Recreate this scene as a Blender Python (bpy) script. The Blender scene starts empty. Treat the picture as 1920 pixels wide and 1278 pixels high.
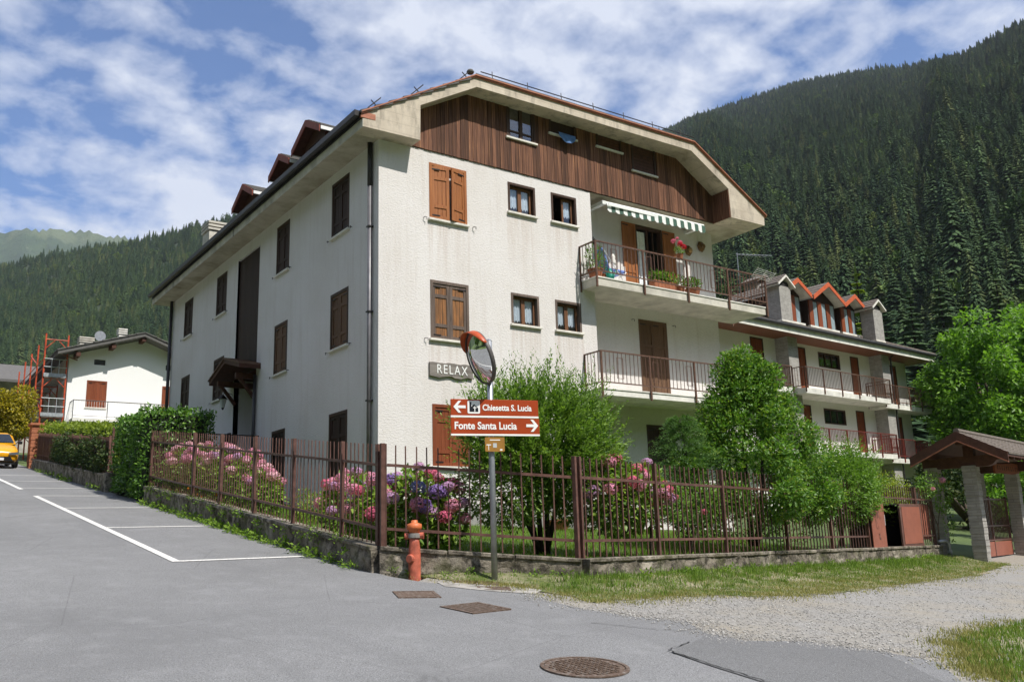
import bpy, bmesh, math, random
import numpy as np
from mathutils import Vector, Matrix
from mathutils.geometry import tessellate_polygon

random.seed(7)
RNG = np.random.default_rng(11)
SC = bpy.context.scene
COL = SC.collection
R = math.radians

# ------------------------------------------------------------------ camera
cam_d = bpy.data.cameras.new("camera")
cam = bpy.data.objects.new("camera", cam_d)
COL.objects.link(cam)
SC.camera = cam
cam_d.sensor_width = 36.0
cam_d.lens = 1685.61 * 36.0 / 1920.0
cam_d.clip_start = 0.1
cam_d.clip_end = 12000
_p, _r, _y = R(12.3296), R(-1.7238), R(35.8087)
_f = Vector((math.sin(_y) * math.cos(_p), math.cos(_y) * math.cos(_p), math.sin(_p)))
_rt = Vector((math.cos(_y), -math.sin(_y), 0))
_up = _rt.cross(_f)
_r2 = _rt * math.cos(_r) + _up * math.sin(_r)
_u2 = -_rt * math.sin(_r) + _up * math.cos(_r)
_m = Matrix((( _r2.x, _u2.x, -_f.x, -8.8766), (_r2.y, _u2.y, -_f.y, -17.3132), (_r2.z, _u2.z, -_f.z, 1.6), (0, 0, 0, 1)))
cam.matrix_world = _m

# ------------------------------------------------------------------ light
SUN_DIR = Vector((0.11, -0.46, 0.70)).normalized()          # towards the sun
sun_el = math.asin(SUN_DIR.z)
sun_az = math.atan2(SUN_DIR.x, SUN_DIR.y)                   # clockwise from +y
sun_d = bpy.data.lights.new("sun", 'SUN')
sun_d.energy = 5.0
sun_d.angle = R(0.53)
sun_d.color = (1.0, 0.955, 0.88)
sun = bpy.data.objects.new("sun", sun_d)
COL.objects.link(sun)
sun.rotation_euler = (-SUN_DIR).to_track_quat('-Z', 'Y').to_euler()

world = bpy.data.worlds.new("World")
SC.world = world
world.use_nodes = True
wt = world.node_tree
for n in list(wt.nodes):
    wt.nodes.remove(n)
def wn(t, **k):
    n = wt.nodes.new(t)
    for a, b in k.items():
        setattr(n, a, b)
    return n
sky = wn('ShaderNodeTexSky', sky_type='NISHITA', sun_disc=False, sun_elevation=sun_el, sun_rotation=sun_az,
         altitude=900.0, air_density=1.0, dust_density=0.35, ozone_density=1.6)
tc = wn('ShaderNodeTexCoord')
sep = wn('ShaderNodeSeparateXYZ')
wt.links.new(tc.outputs['Generated'], sep.inputs[0])
mz = wn('ShaderNodeMath', operation='MAXIMUM'); mz.inputs[1].default_value = 0.0
wt.links.new(sep.outputs['Z'], mz.inputs[0])
az = wn('ShaderNodeMath', operation='ADD'); az.inputs[1].default_value = 0.26
wt.links.new(mz.outputs[0], az.inputs[0])
dx = wn('ShaderNodeMath', operation='DIVIDE'); dy = wn('ShaderNodeMath', operation='DIVIDE')
wt.links.new(sep.outputs['X'], dx.inputs[0]); wt.links.new(az.outputs[0], dx.inputs[1])
wt.links.new(sep.outputs['Y'], dy.inputs[0]); wt.links.new(az.outputs[0], dy.inputs[1])
cxyz = wn('ShaderNodeCombineXYZ')
wt.links.new(dx.outputs[0], cxyz.inputs[0]); wt.links.new(dy.outputs[0], cxyz.inputs[1])
def wnoise(scale, detail, rough, dist, off):
    mp = wn('ShaderNodeMapping'); mp.inputs['Location'].default_value = off
    wt.links.new(cxyz.outputs[0], mp.inputs[0])
    nz = wn('ShaderNodeTexNoise'); nz.inputs['Scale'].default_value = scale; nz.inputs['Detail'].default_value = detail
    nz.inputs['Roughness'].default_value = rough; nz.inputs['Distortion'].default_value = dist
    wt.links.new(mp.outputs[0], nz.inputs['Vector'])
    return nz.outputs['Fac']
def wmath(op, a, b=None):
    m = wn('ShaderNodeMath', operation=op)
    for i, v in enumerate((a, b)):
        if v is None: continue
        if isinstance(v, (int, float)): m.inputs[i].default_value = v
        else: wt.links.new(v, m.inputs[i])
    return m.outputs[0]
CL_OFF = (3.1, 0.4, 0.0)
puff = wnoise(9.5, 8.0, 0.55, 0.15, CL_OFF)         # altocumulus ripples
cover = wnoise(1.5, 4.0, 0.5, 0.2, (CL_OFF[0] + 5.0, CL_OFF[1] + 1.3, 0.0))
dens = wmath('ADD', wmath('MULTIPLY', puff, 0.75), wmath('MULTIPLY', cover, 0.70))
ramp = wn('ShaderNodeValToRGB')
ramp.color_ramp.elements[0].position = 0.60; ramp.color_ramp.elements[0].color = (0, 0, 0, 1)
ramp.color_ramp.elements[1].position = 0.84; ramp.color_ramp.elements[1].color = (1, 1, 1, 1)
wt.links.new(dens, ramp.inputs[0])
shade = wnoise(2.1, 5.0, 0.5, 0.0, (CL_OFF[0] - 2.0, 7.0, 0.0))
cl = wn('ShaderNodeMixRGB'); cl.inputs[1].default_value = (10.5, 11.6, 14.2, 1); cl.inputs[2].default_value = (15.6, 16.0, 17.0, 1)
wt.links.new(shade, cl.inputs[0])
mixw = wn('ShaderNodeMixRGB')
wt.links.new(wmath('MULTIPLY', ramp.outputs[0], 0.92), mixw.inputs[0])
skyt = wn('ShaderNodeMixRGB', blend_type='MULTIPLY'); skyt.inputs[0].default_value = 1.0
skyt.inputs[2].default_value = (1.55, 2.0, 2.6, 1)
wt.links.new(sky.outputs[0], skyt.inputs[1])
wt.links.new(skyt.outputs[0], mixw.inputs[1]); wt.links.new(cl.outputs[0], mixw.inputs[2])
bg = wn('ShaderNodeBackground'); bg.inputs['Strength'].default_value = 0.052
wt.links.new(mixw.outputs[0], bg.inputs['Color'])
wo = wn('ShaderNodeOutputWorld')
wt.links.new(bg.outputs[0], wo.inputs['Surface'])

vs = SC.view_settings
SC.display_settings.display_device = 'sRGB'
vs.view_transform = 'Standard'
vs.look = 'None'
vs.exposure = 0.30
vs.gamma = 1.0
vs.use_curve_mapping = False
SC.render.engine = 'CYCLES'
SC.cycles.use_denoising = True
SC.cycles.max_bounces = 6
SC.cycles.diffuse_bounces = 3
SC.cycles.glossy_bounces = 3
SC.cycles.transmission_bounces = 4
SC.cycles.transparent_max_bounces = 8
SC.cycles.caustics_reflective = False
SC.cycles.caustics_refractive = False
SC.cycles.volume_bounces = 0
SC.cycles.use_adaptive_sampling = True
SC.cycles.adaptive_threshold = 0.015

# ------------------------------------------------------------------ materials
MATS = {}
def lin(c):
    """sRGB 0-255 to linear"""
    o = []
    for v in c:
        v /= 255.0
        o.append(v / 12.92 if v <= 0.04045 else ((v + 0.055) / 1.055) ** 2.4)
    return tuple(o)
class NT:
    def __init__(s, name):
        m = bpy.data.materials.new(name); m.use_nodes = True
        s.m = m; s.t = m.node_tree
        s.b = s.t.nodes['Principled BSDF']; s.out = s.t.nodes['Material Output']
    def n(s, t, **k):
        x = s.t.nodes.new(t)
        for a, b in k.items(): setattr(x, a, b)
        return x
    def l(s, a, b): s.t.links.new(a, b)
    def coord(s, kind='Object', scale=(1, 1, 1)):
        c = s.n('ShaderNodeTexCoord'); mp = s.n('ShaderNodeMapping'); mp.inputs['Scale'].default_value = scale
        s.l(c.outputs[kind], mp.inputs[0]); return mp.outputs[0]
    def geo(s, scale=(1, 1, 1)):
        g = s.n('ShaderNodeNewGeometry'); mp = s.n('ShaderNodeMapping'); mp.inputs['Scale'].default_value = scale
        s.l(g.outputs['Position'], mp.inputs[0]); return mp.outputs[0]
    def noise(s, vec, scale, detail=4, rough=0.55, dist=0.0):
        z = s.n('ShaderNodeTexNoise'); z.inputs['Scale'].default_value = scale; z.inputs['Detail'].default_value = detail
        z.inputs['Roughness'].default_value = rough; z.inputs['Distortion'].default_value = dist
        s.l(vec, z.inputs['Vector']); return z.outputs['Fac']
    def voro(s, vec, scale, feature='F1', out='Distance'):
        z = s.n('ShaderNodeTexVoronoi', feature=feature); z.inputs['Scale'].default_value = scale
        s.l(vec, z.inputs['Vector']); return z.outputs[out]
    def ramp(s, fac, stops):
        r = s.n('ShaderNodeValToRGB'); e = r.color_ramp.elements
        while len(e) < len(stops): e.new(0.5)
        for q, (p, c) in zip(e, stops):
            q.position = p; q.color = (c[0], c[1], c[2], 1) if not isinstance(c, (int, float)) else (c, c, c, 1)
        s.l(fac, r.inputs[0]); return r.outputs[0]
    def mix(s, fac, a, b, mode='MIX'):
        x = s.n('ShaderNodeMixRGB', blend_type=mode)
        for i, v in ((0, fac), (1, a), (2, b)):
            if isinstance(v, (int, float)): x.inputs[i].default_value = v if i == 0 else (v, v, v, 1)
            elif isinstance(v, tuple): x.inputs[i].default_value = (v[0], v[1], v[2], 1)
            else: s.l(v, x.inputs[i])
        return x.outputs[0]
    def math(s, op, a, b=None, clamp=False):
        x = s.n('ShaderNodeMath', operation=op); x.use_clamp = clamp
        for i, v in enumerate((a, b)):
            if v is None: continue
            if isinstance(v, (int, float)): x.inputs[i].default_value = v
            else: s.l(v, x.inputs[i])
        return x.outputs[0]
    def objrand(s): return s.n('ShaderNodeObjectInfo').outputs['Random']
    def island(s): return s.n('ShaderNodeNewGeometry').outputs['Random Per Island']
    def bump(s, h, strength=0.3, dist=0.02):
        b = s.n('ShaderNodeBump'); b.inputs['Strength'].default_value = strength; b.inputs['Distance'].default_value = dist
        s.l(h, b.inputs['Height']); s.l(b.outputs[0], s.b.inputs['Normal'])
    def col(s, c):
        if isinstance(c, tuple): s.b.inputs['Base Color'].default_value = (c[0], c[1], c[2], 1)
        else: s.l(c, s.b.inputs['Base Color'])
    def rough(s, v):
        if isinstance(v, (int, float)): s.b.inputs['Roughness'].default_value = v
        else: s.l(v, s.b.inputs['Roughness'])
    def spec(s, v): s.b.inputs['Specular IOR Level'].default_value = v

def plain(name, c, rough=0.6, metal=0.0, var=0.12, scale=3.0, bump=0.0, bscale=60.0, objvar=0.0, spec=0.4):
    """paint-like material: base colour, slow mottling, fine bump"""
    k = NT(name); v = k.geo()
    nz = k.noise(v, scale, 5, 0.6)
    d = tuple(x * (1 - var * 1.6) for x in c); u = tuple(min(1, x * (1 + var)) for x in c)
    cc = k.ramp(nz, [(0.3, d), (0.7, u)])
    if objvar:
        cc = k.mix(1.0, cc, k.ramp(k.objrand(), [(0.0, 1 - objvar), (1.0, 1 + objvar * 0.4)]), 'MULTIPLY')
    k.col(cc); k.rough(rough); k.b.inputs['Metallic'].default_value = metal; k.spec(spec)
    if bump: k.bump(k.noise(v, bscale, 4, 0.6), bump, 0.01)
    MATS[name] = k.m
    return k.m

def stucco(name, c, stain=0.25, bscale=22.0, bstr=0.9, sills=()):
    k = NT(name); v = k.geo()
    big = k.noise(v, 0.55, 4, 0.6)
    mid = k.noise(v, 4.0, 5, 0.65)
    streak = k.noise(k.geo((5.0, 5.0, 0.35)), 1.0, 4, 0.6)
    a = k.mix(k.math('MULTIPLY', k.ramp(big, [(0.35, 0.0), (0.75, 1.0)]), stain), c, tuple(x * y for x, y in zip(c, (0.82, 0.79, 0.74))))
    a = k.mix(k.math('MULTIPLY', k.ramp(streak, [(0.52, 0.0), (0.8, 1.0)]), stain * 0.8), a, tuple(x * y for x, y in zip(c, (0.72, 0.66, 0.6))))
    fine = k.noise(k.geo((0.8, 0.8, 1.5)), bscale, 4, 0.72)
    a = k.mix(k.math('MULTIPLY', k.ramp(fine, [(0.36, 1.0), (0.5, 0.0)]), 0.26), a, tuple(x * 0.7 for x in c))
    if sills:      # rain-washed dirt below the window sills
        sp = k.n('ShaderNodeSeparateXYZ'); k.l(v, sp.inputs[0]); tot = None
        for x0, x1, zs, ln in sills:
            cmp_ = k.n('ShaderNodeMath', operation='COMPARE'); k.l(sp.outputs[0], cmp_.inputs[0]); cmp_.inputs[1].default_value = (x0 + x1) / 2; cmp_.inputs[2].default_value = (x1 - x0) / 2 + 0.06
            t = k.math('DIVIDE', k.math('SUBTRACT', zs, sp.outputs[2]), ln)
            w = k.math('MULTIPLY', k.math('MULTIPLY', cmp_.outputs[0], k.math('SUBTRACT', 1.0, t, True)), k.math('GREATER_THAN', t, 0.0))
            tot = w if tot is None else k.math('MAXIMUM', tot, w)
        run = k.ramp(k.noise(k.geo((8.0, 8.0, 0.3)), 1.0, 4, 0.65), [(0.42, 0.0), (0.68, 1.0)])
        a = k.mix(k.math('MULTIPLY', k.math('MULTIPLY', tot, run), 0.6), a, tuple(x * y for x, y in zip(c, (0.62, 0.50, 0.41))))
        foot = k.math('SUBTRACT', 1.0, k.math('DIVIDE', k.math('SUBTRACT', sp.outputs[2], 1.9), 1.1), True)
        a = k.mix(k.math('MULTIPLY', k.math('MULTIPLY', foot, k.noise(v, 3.0, 5, 0.7)), 0.6), a, tuple(x * y for x, y in zip(c, (0.6, 0.56, 0.48))))
    k.col(k.mix(k.math('MULTIPLY', mid, 0.1), a, tuple(x * 0.85 for x in c)))
    k.rough(0.9); k.spec(0.15)
    k.bump(fine, bstr, 0.03)
    MATS[name] = k.m

def wood(name, stops, grain=(26, 26, 1.3), bump=0.35, rough=0.7, objvar=0.35, horiz=False):
    """weathered wood, grain along z (or along x/y when horiz)"""
    k = NT(name)
    oi = k.n('ShaderNodeObjectInfo')
    g = k.n('ShaderNodeNewGeometry')
    add = k.n('ShaderNodeVectorMath', operation='ADD')
    sc = k.n('ShaderNodeMath', operation='MULTIPLY'); sc.inputs[1].default_value = 37.0
    k.l(oi.outputs['Random'], sc.inputs[0])
    cb = k.n('ShaderNodeCombineXYZ'); k.l(sc.outputs[0], cb.inputs[2])
    k.l(g.outputs['Position'], add.inputs[0]); k.l(cb.outputs[0], add.inputs[1])
    mp = k.n('ShaderNodeMapping'); mp.inputs['Scale'].default_value = grain
    k.l(add.outputs[0], mp.inputs[0])
    nz = k.noise(mp.outputs[0], 1.0, 6, 0.65, 0.4)
    cc = k.ramp(nz, stops)
    cc = k.mix(1.0, cc, k.ramp(oi.outputs['Random'], [(0.0, 1 - objvar), (1.0, 1 + objvar * 0.5)]), 'MULTIPLY')
    k.col(cc); k.rough(rough); k.spec(0.25)
    k.bump(nz, bump, 0.01)
    MATS[name] = k.m

def leafmat(name, a, b, trans=0.35, rough=0.45, spec=0.35, third=None):
    k = NT(name)
    rp = k.island()
    st = [(0.0, a), (1.0, b)] if third is None else [(0.0, a), (0.75, b), (1.0, third)]
    cc = k.ramp(rp, st)
    k.col(cc); k.rough(rough); k.spec(spec)
    tr = k.n('ShaderNodeBsdfTranslucent')
    k.l(k.mix(1.0, cc, (1.25, 1.35, 0.65), 'MULTIPLY'), tr.inputs['Color'])
    mx = k.n('ShaderNodeMixShader'); mx.inputs[0].default_value = trans
    k.l(k.b.outputs[0], mx.inputs[1]); k.l(tr.outputs[0], mx.inputs[2])
    k.l(mx.outputs[0], k.out.inputs['Surface'])
    MATS[name] = k.m

def glass(name, tint=(0.6, 0.65, 0.7), rough=0.03, ior=1.5):
    k = NT(name)
    tr = k.n('ShaderNodeBsdfTransparent'); tr.inputs[0].default_value = (*tint, 1)
    gl = k.n('ShaderNodeBsdfGlossy'); gl.inputs['Roughness'].default_value = rough
    mx = k.n('ShaderNodeMixShader')
    mx.inputs[0].default_value = 0.14; k.l(tr.outputs[0], mx.inputs[1]); k.l(gl.outputs[0], mx.inputs[2])
    k.l(mx.outputs[0], k.out.inputs['Surface'])
    MATS[name] = k.m

# ------------------------------------------------------------------ object helpers
def _props(o, label=None, cat=None, group=None, kind=None):
    if label: o['label'] = label
    if cat: o['category'] = cat
    if group: o['group'] = group
    if kind: o['kind'] = kind
    return o
OFF = {}
def thing(name, label, cat, loc=(0, 0, 0), rotz=0.0, group=None, local=False):
    """an Empty at the thing's base; with local=False its parts are given in world coordinates"""
    o = bpy.data.objects.new(name, None)
    o.empty_display_size = 0.2
    COL.objects.link(o); o.location = loc; o.rotation_euler = (0, 0, rotz)
    _props(o, label, cat, group)
    OFF[o.name] = Vector((0, 0, 0)) if local else Vector(loc)
    return o
def link(name, me, parent=None):
    o = bpy.data.objects.new(name, me)
    COL.objects.link(o)
    if parent is not None:
        o.parent = parent
        OFF[o.name] = OFF.get(parent.name, Vector((0, 0, 0)))
    else:
        OFF[o.name] = Vector((0, 0, 0))
    return o
def m_(x): return MATS[x] if isinstance(x, str) else x

class MB:
    """collects polygons, then builds one mesh object"""
    def __init__(s): s.v = []; s.f = []; s.mi = []; s.cur = 0
    def mat(s, i): s.cur = i; return s
    def poly(s, pts, faces):
        n = len(s.v)
        s.v.extend([tuple(p) for p in pts])
        for f in faces: s.f.append(tuple(i + n for i in f)); s.mi.append(s.cur)
        return s
    def box(s, x0, x1, y0, y1, z0, z1):
        return s.hexa([(x0, y0, z0), (x1, y0, z0), (x1, y1, z0), (x0, y1, z0), (x0, y0, z1), (x1, y0, z1), (x1, y1, z1), (x0, y1, z1)])
    def hexa(s, p):
        return s.poly(p, [(0, 3, 2, 1), (4, 5, 6, 7), (0, 1, 5, 4), (1, 2, 6, 5), (2, 3, 7, 6), (3, 0, 4, 7)])
    def obox(s, o, u, v, w):
        """box from corner o along vectors u v w"""
        o, u, v, w = Vector(o), Vector(u), Vector(v), Vector(w)
        return s.hexa([o, o + u, o + u + v, o + v, o + w, o + u + w, o + u + v + w, o + v + w])
    def beam(s, a, b, w, h, up=(0, 0, 1)):
        """rectangular bar centred on the line a-b"""
        a, b = Vector(a), Vector(b); d = (b - a).normalized(); up = Vector(up)
        sd = d.cross(up)
        if sd.length < 1e-4: sd = d.cross(Vector((1, 0, 0)))
        sd.normalize(); t = sd.cross(d).normalized()
        q = [sd * (w / 2 * i) + t * (h / 2 * j) for i, j in ((-1, -1), (1, -1), (1, 1), (-1, 1))]
        return s.hexa([a + q[0], a + q[1], a + q[2], a + q[3], b + q[0], b + q[1], b + q[2], b + q[3]])
    def tube(s, path, r, n=8, cap=True):
        path = [Vector(p) for p in path]; rs = r if isinstance(r, (list, tuple)) else [r] * len(path)
        rings = []; ref = None
        for i, p in enumerate(path):
            d = (path[min(i + 1, len(path) - 1)] - path[max(i - 1, 0)]).normalized()
            a = d.cross(Vector((0, 0, 1))) if ref is None else ref - d * ref.dot(d)
            if a.length < 1e-3: a = d.cross(Vector((1, 0, 0)))
            a.normalize(); ref = a; b = d.cross(a)
            rings.append([p + (a * math.cos(2 * math.pi * k / n) + b * math.sin(2 * math.pi * k / n)) * rs[i] for k in range(n)])
        pts = [q for rg in rings for q in rg]; fs = []
        for i in range(len(path) - 1):
            for k in range(n):
                fs.append((i * n + k, i * n + (k + 1) % n, (i + 1) * n + (k + 1) % n, (i + 1) * n + k))
        if cap: fs.append(tuple(range(n - 1, -1, -1))); fs.append(tuple((len(path) - 1) * n + k for k in range(n)))
        return s.poly(pts, fs)
    def lathe(s, prof, c=(0, 0, 0), n=16, axis='z'):
        c = Vector(c); pts = []; fs = []
        for r, z in prof:
            for k in range(n):
                a = 2 * math.pi * k / n
                q = (r * math.cos(a), r * math.sin(a), z)
                if axis == 'y': q = (q[0], q[2], q[1])
                if axis == 'x': q = (q[2], q[0], q[1])
                pts.append(c + Vector(q))
        for i in range(len(prof) - 1):
            for k in range(n):
                fs.append((i * n + k, i * n + (k + 1) % n, (i + 1) * n + (k + 1) % n, (i + 1) * n + k))
        fs.append(tuple(range(n - 1, -1, -1))); fs.append(tuple((len(prof) - 1) * n + k for k in range(n)))
        return s.poly(pts, fs)
    def prism(s, outline, vec):
        """extrude a planar outline (list of 3d points, may be concave) along vec"""
        o = [Vector(p) for p in outline]; n = len(o); vec = Vector(vec)
        tris = tessellate_polygon([o])
        pts = o + [p + vec for p in o]
        fs = [tuple(t) for t in tris] + [tuple(i + n for i in reversed(t)) for t in tris]
        fs += [(i, (i + 1) % n, (i + 1) % n + n, i + n) for i in range(n)]
        return s.poly(pts, fs)
    def build(s, name, mats, parent=None, smooth=False, bevel=0.0):
        me = bpy.data.meshes.new(name)
        off = OFF.get(parent.name, Vector((0, 0, 0))) if parent is not None else Vector((0, 0, 0))
        me.from_pydata([(v[0] - off.x, v[1] - off.y, v[2] - off.z) for v in s.v], [], s.f)
        for m in (mats if isinstance(mats, (list, tuple)) else [mats]): me.materials.append(m_(m))
        if any(s.mi): me.polygons.foreach_set('material_index', s.mi)
        if smooth: me.polygons.foreach_set('use_smooth', [True] * len(me.polygons))
        me.update()
        o = link(name, me, parent)
        if bevel:
            b = o.modifiers.new('bevel', 'BEVEL'); b.width = bevel; b.segments = 1; b.limit_method = 'ANGLE'; b.angle_limit = R(40)
        return o

def npmesh(name, V, F, mats, parent=None, mi=None, smooth=False):
    """fast mesh from numpy arrays; F is (n,3) or (n,4)"""
    me = bpy.data.meshes.new(name)
    off = OFF.get(parent.name, Vector((0, 0, 0))) if parent is not None else Vector((0, 0, 0))
    V = np.asarray(V, np.float32) - np.array(off, np.float32)
    k = F.shape[1]
    me.vertices.add(len(V)); me.vertices.foreach_set('co', V.ravel())
    me.loops.add(F.size); me.loops.foreach_set('vertex_index', F.ravel().astype(np.int32))
    me.polygons.add(len(F)); me.polygons.foreach_set('loop_start', np.arange(0, F.size, k, dtype=np.int32))
    if mi is not None: me.polygons.foreach_set('material_index', np.asarray(mi, np.int32))
    if smooth: me.polygons.foreach_set('use_smooth', np.ones(len(F), bool))
    me.update(calc_edges=True)
    for m in (mats if isinstance(mats, (list, tuple)) else [mats]): me.materials.append(m_(m))
    return link(name, me, parent)

class Fr:
    """frame on a facade: a = to the right seen from outside, b = outwards, c = up"""
    def __init__(s, o, u, n): s.o = Vector(o); s.u = Vector(u).normalized(); s.n = Vector(n).normalized(); s.z = Vector((0, 0, 1))
    def p(s, a, b, c): return s.o + s.u * a + s.n * b + s.z * c
    def bx(s, mb, a0, a1, b0, b1, c0, c1):
        return mb.hexa([s.p(a0, b0, c0), s.p(a1, b0, c0), s.p(a1, b1, c0), s.p(a0, b1, c0), s.p(a0, b0, c1), s.p(a1, b0, c1), s.p(a1, b1, c1), s.p(a0, b1, c1)])

def wall_holes(mb, fr, a0, a1, c0, c1, holes, th=0.3, reveal=0.16):
    """wall sheet with rectangular holes: outer face cells plus reveals, closed behind by a thick back"""
    xs = sorted({a0, a1, *[h[0] for h in holes], *[h[1] for h in holes]}); zs = sorted({c0, c1, *[h[2] for h in holes], *[h[3] for h in holes]})
    xs = [x for x in xs if a0 <= x <= a1]; zs = [z for z in zs if c0 <= z <= c1]
    for i in range(len(xs) - 1):
        for j in range(len(zs) - 1):
            x, z = (xs[i] + xs[i + 1]) / 2, (zs[j] + zs[j + 1]) / 2
            if any(h[0] < x < h[1] and h[2] < z < h[3] for h in holes): continue
            mb.poly([fr.p(xs[i], 0, zs[j]), fr.p(xs[i + 1], 0, zs[j]), fr.p(xs[i + 1], 0, zs[j + 1]), fr.p(xs[i], 0, zs[j + 1])], [(0, 1, 2, 3)])
    for h in holes:
        q = [(h[0], h[2]), (h[1], h[2]), (h[1], h[3]), (h[0], h[3])]
        for k in range(4):
            A, B = q[k], q[(k + 1) % 4]
            mb.poly([fr.p(A[0], 0, A[1]), fr.p(B[0], 0, B[1]), fr.p(B[0], -reveal, B[1]), fr.p(A[0], -reveal, A[1])], [(0, 1, 2, 3)])
        d = h[4] if len(h) > 4 else reveal
        mb.poly([fr.p(*[q[k][0], -d, q[k][1]]) for k in range(4)], [(0, 1, 2, 3)])

def text_mesh(name, s, size, mat, parent, o, u, up, n, depth=0.004, xs=1.0, bold=0.0, align='LEFT', space=1.0):
    """lettering as a flat raised mesh at point o, running along u"""
    cu = bpy.data.curves.new(name, 'FONT')
    cu.body = s; cu.size = size; cu.extrude = depth; cu.offset = bold; cu.align_x = align; cu.space_character = space
    cu.resolution_u = 3
    t = bpy.data.objects.new(name, cu)
    COL.objects.link(t)
    bpy.context.view_layer.update()
    me = bpy.data.meshes.new_from_object(t.evaluated_get(bpy.context.evaluated_depsgraph_get()))
    bpy.data.objects.remove(t)
    u, up, n, o = Vector(u).normalized(), Vector(up).normalized(), Vector(n).normalized(), Vector(o)
    off = OFF.get(parent.name, Vector((0, 0, 0)))
    M = Matrix(((u.x * xs, up.x, n.x, o.x - off.x), (u.y * xs, up.y, n.y, o.y - off.y), (u.z * xs, up.z, n.z, o.z - off.z), (0, 0, 0, 1)))
    me.transform(M)
    me.materials.clear(); me.materials.append(m_(mat))
    return link(name, me, parent)

# ------------------------------------------------------------------ terrain height
def gz(x, y):
    s = 0.10 if y < -6 else 0.122
    z = 1.15 + s * (min(y, 70) + 6)
    if y > 70: z += 0.03 * (y - 70)
    if y < -60: z = 1.15 + 0.1 * (-54)
    e = max(x + 3, 0.0)
    z -= 0.035 * min(e, 5) + 0.042 * min(max(e - 5, 0), 9) + 0.016 * min(max(e - 14, 0), 30)
    return z

# ------------------------------------------------------------------ material library
stucco('white_stucco', (0.75, 0.72, 0.705), 0.6, 19.0, 0.5)
stucco('front_stucco', (0.75, 0.72, 0.705), 0.6, 19.0, 0.5, [(1.33, 2.38, 8.95, 1.6), (3.62, 4.48, 9.56, 1.9), (5.0, 5.85, 9.56, 1.9), (1.33, 2.38, 6.06, 1.4), (3.62, 4.48, 6.66, 1.5), (5.0, 5.85, 6.66, 1.5)])
stucco('house_plaster', (0.86, 0.86, 0.85), 0.12, 30.0, 0.2)
stucco('neighbour_plaster', (0.78, 0.765, 0.73), 0.25, 30.0, 0.25)
plain('grey_plaster', (0.42, 0.39, 0.34), 0.9, var=0.2, scale=1.5, bump=0.3, bscale=40)
plain('sill_stone', (0.72, 0.69, 0.62), 0.6, var=0.12, scale=6)
plain('slab_concrete', (0.56, 0.53, 0.46), 0.85, var=0.2, scale=2.2, bump=0.25, bscale=45)
plain('apron_concrete', (0.34, 0.32, 0.29), 0.9, var=0.3, scale=5, bump=0.3, bscale=40)
plain('balcony_white', (0.74, 0.72, 0.66), 0.8, var=0.15, scale=2.5, bump=0.15, bscale=40)
wood('dark_cladding', [(0.25, (0.05, 0.021, 0.013)), (0.47, (0.135, 0.062, 0.038)), (0.6, (0.215, 0.10, 0.056)), (0.76, (0.52, 0.27, 0.12))], (30, 30, 1.0), 0.4, 0.75, 0.5)
wood('shutter_orange', [(0.3, (0.24, 0.082, 0.028)), (0.7, (0.43, 0.17, 0.06))], (30, 30, 1.2), 0.25, 0.5, 0.12)
wood('shutter_weathered', [(0.25, (0.10, 0.062, 0.042)), (0.45, (0.19, 0.095, 0.045)), (0.62, (0.36, 0.16, 0.06)), (0.8, (0.42, 0.21, 0.09))], (34, 34, 1.6), 0.5, 0.8, 0.15)
wood('weathered_grey_wood', [(0.3, (0.085, 0.062, 0.052)), (0.7, (0.19, 0.145, 0.12))], (34, 34, 2.0), 0.5, 0.85, 0.2)
wood('shutter_tan', [(0.3, (0.105, 0.058, 0.034)), (0.7, (0.17, 0.096, 0.055))], (30, 30, 1.2), 0.25, 0.65, 0.15)
wood('shutter_dark', [(0.3, (0.028, 0.015, 0.011)), (0.7, (0.055, 0.03, 0.022))], (30, 30, 1.2), 0.25, 0.6, 0.15)
wood('shutter_red', [(0.3, (0.17, 0.042, 0.018)), (0.7, (0.26, 0.075, 0.03))], (30, 30, 1.2), 0.2, 0.5, 0.12)
wood('window_wood', [(0.3, (0.12, 0.055, 0.028)), (0.7, (0.22, 0.105, 0.052))], (40, 40, 2), 0.2, 0.55, 0.1)
wood('window_wood_dark', [(0.3, (0.045, 0.026, 0.018)), (0.7, (0.08, 0.045, 0.03))], (40, 40, 2), 0.2, 0.55, 0.1)
wood('beam_brown', [(0.3, (0.06, 0.026, 0.018)), (0.7, (0.115, 0.05, 0.032))], (8, 8, 8), 0.25, 0.6, 0.15)
wood('soffit_wood', [(0.3, (0.14, 0.05, 0.026)), (0.7, (0.22, 0.085, 0.045))], (20, 2, 20), 0.15, 0.55, 0.05)
plain('dormer_red', (0.25, 0.055, 0.03), 0.6, var=0.15, scale=5)
plain('fascia_orange', (0.55, 0.11, 0.035), 0.5, var=0.1, scale=4)
plain('flashing_terracotta', (0.40, 0.15, 0.085), 0.55, var=0.2, scale=5)
plain('gutter_dark', (0.045, 0.042, 0.042), 0.45, 0.3, var=0.2, scale=4)
plain('pipe_grey', (0.16, 0.155, 0.165), 0.45, 0.3, var=0.15, scale=4)
plain('iron_dark', (0.035, 0.03, 0.03), 0.5, 0.5, var=0.2, scale=8)
plain('fence_brown', (0.145, 0.072, 0.057), 0.45, 0.0, var=0.25, scale=9, objvar=0.22)
plain('rail_brown', (0.145, 0.075, 0.05), 0.5, 0.1, var=0.25, scale=9)
plain('rail_red', (0.20, 0.04, 0.03), 0.5, 0.1, var=0.2, scale=9)
plain('cabinet_red', (0.30, 0.105, 0.068), 0.5, var=0.1, scale=4)
plain('white_paint', (0.80, 0.80, 0.78), 0.5, var=0.06, scale=5)
plain('sign_brown', (0.36, 0.052, 0.012), 0.35, var=0.06, scale=4)
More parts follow.
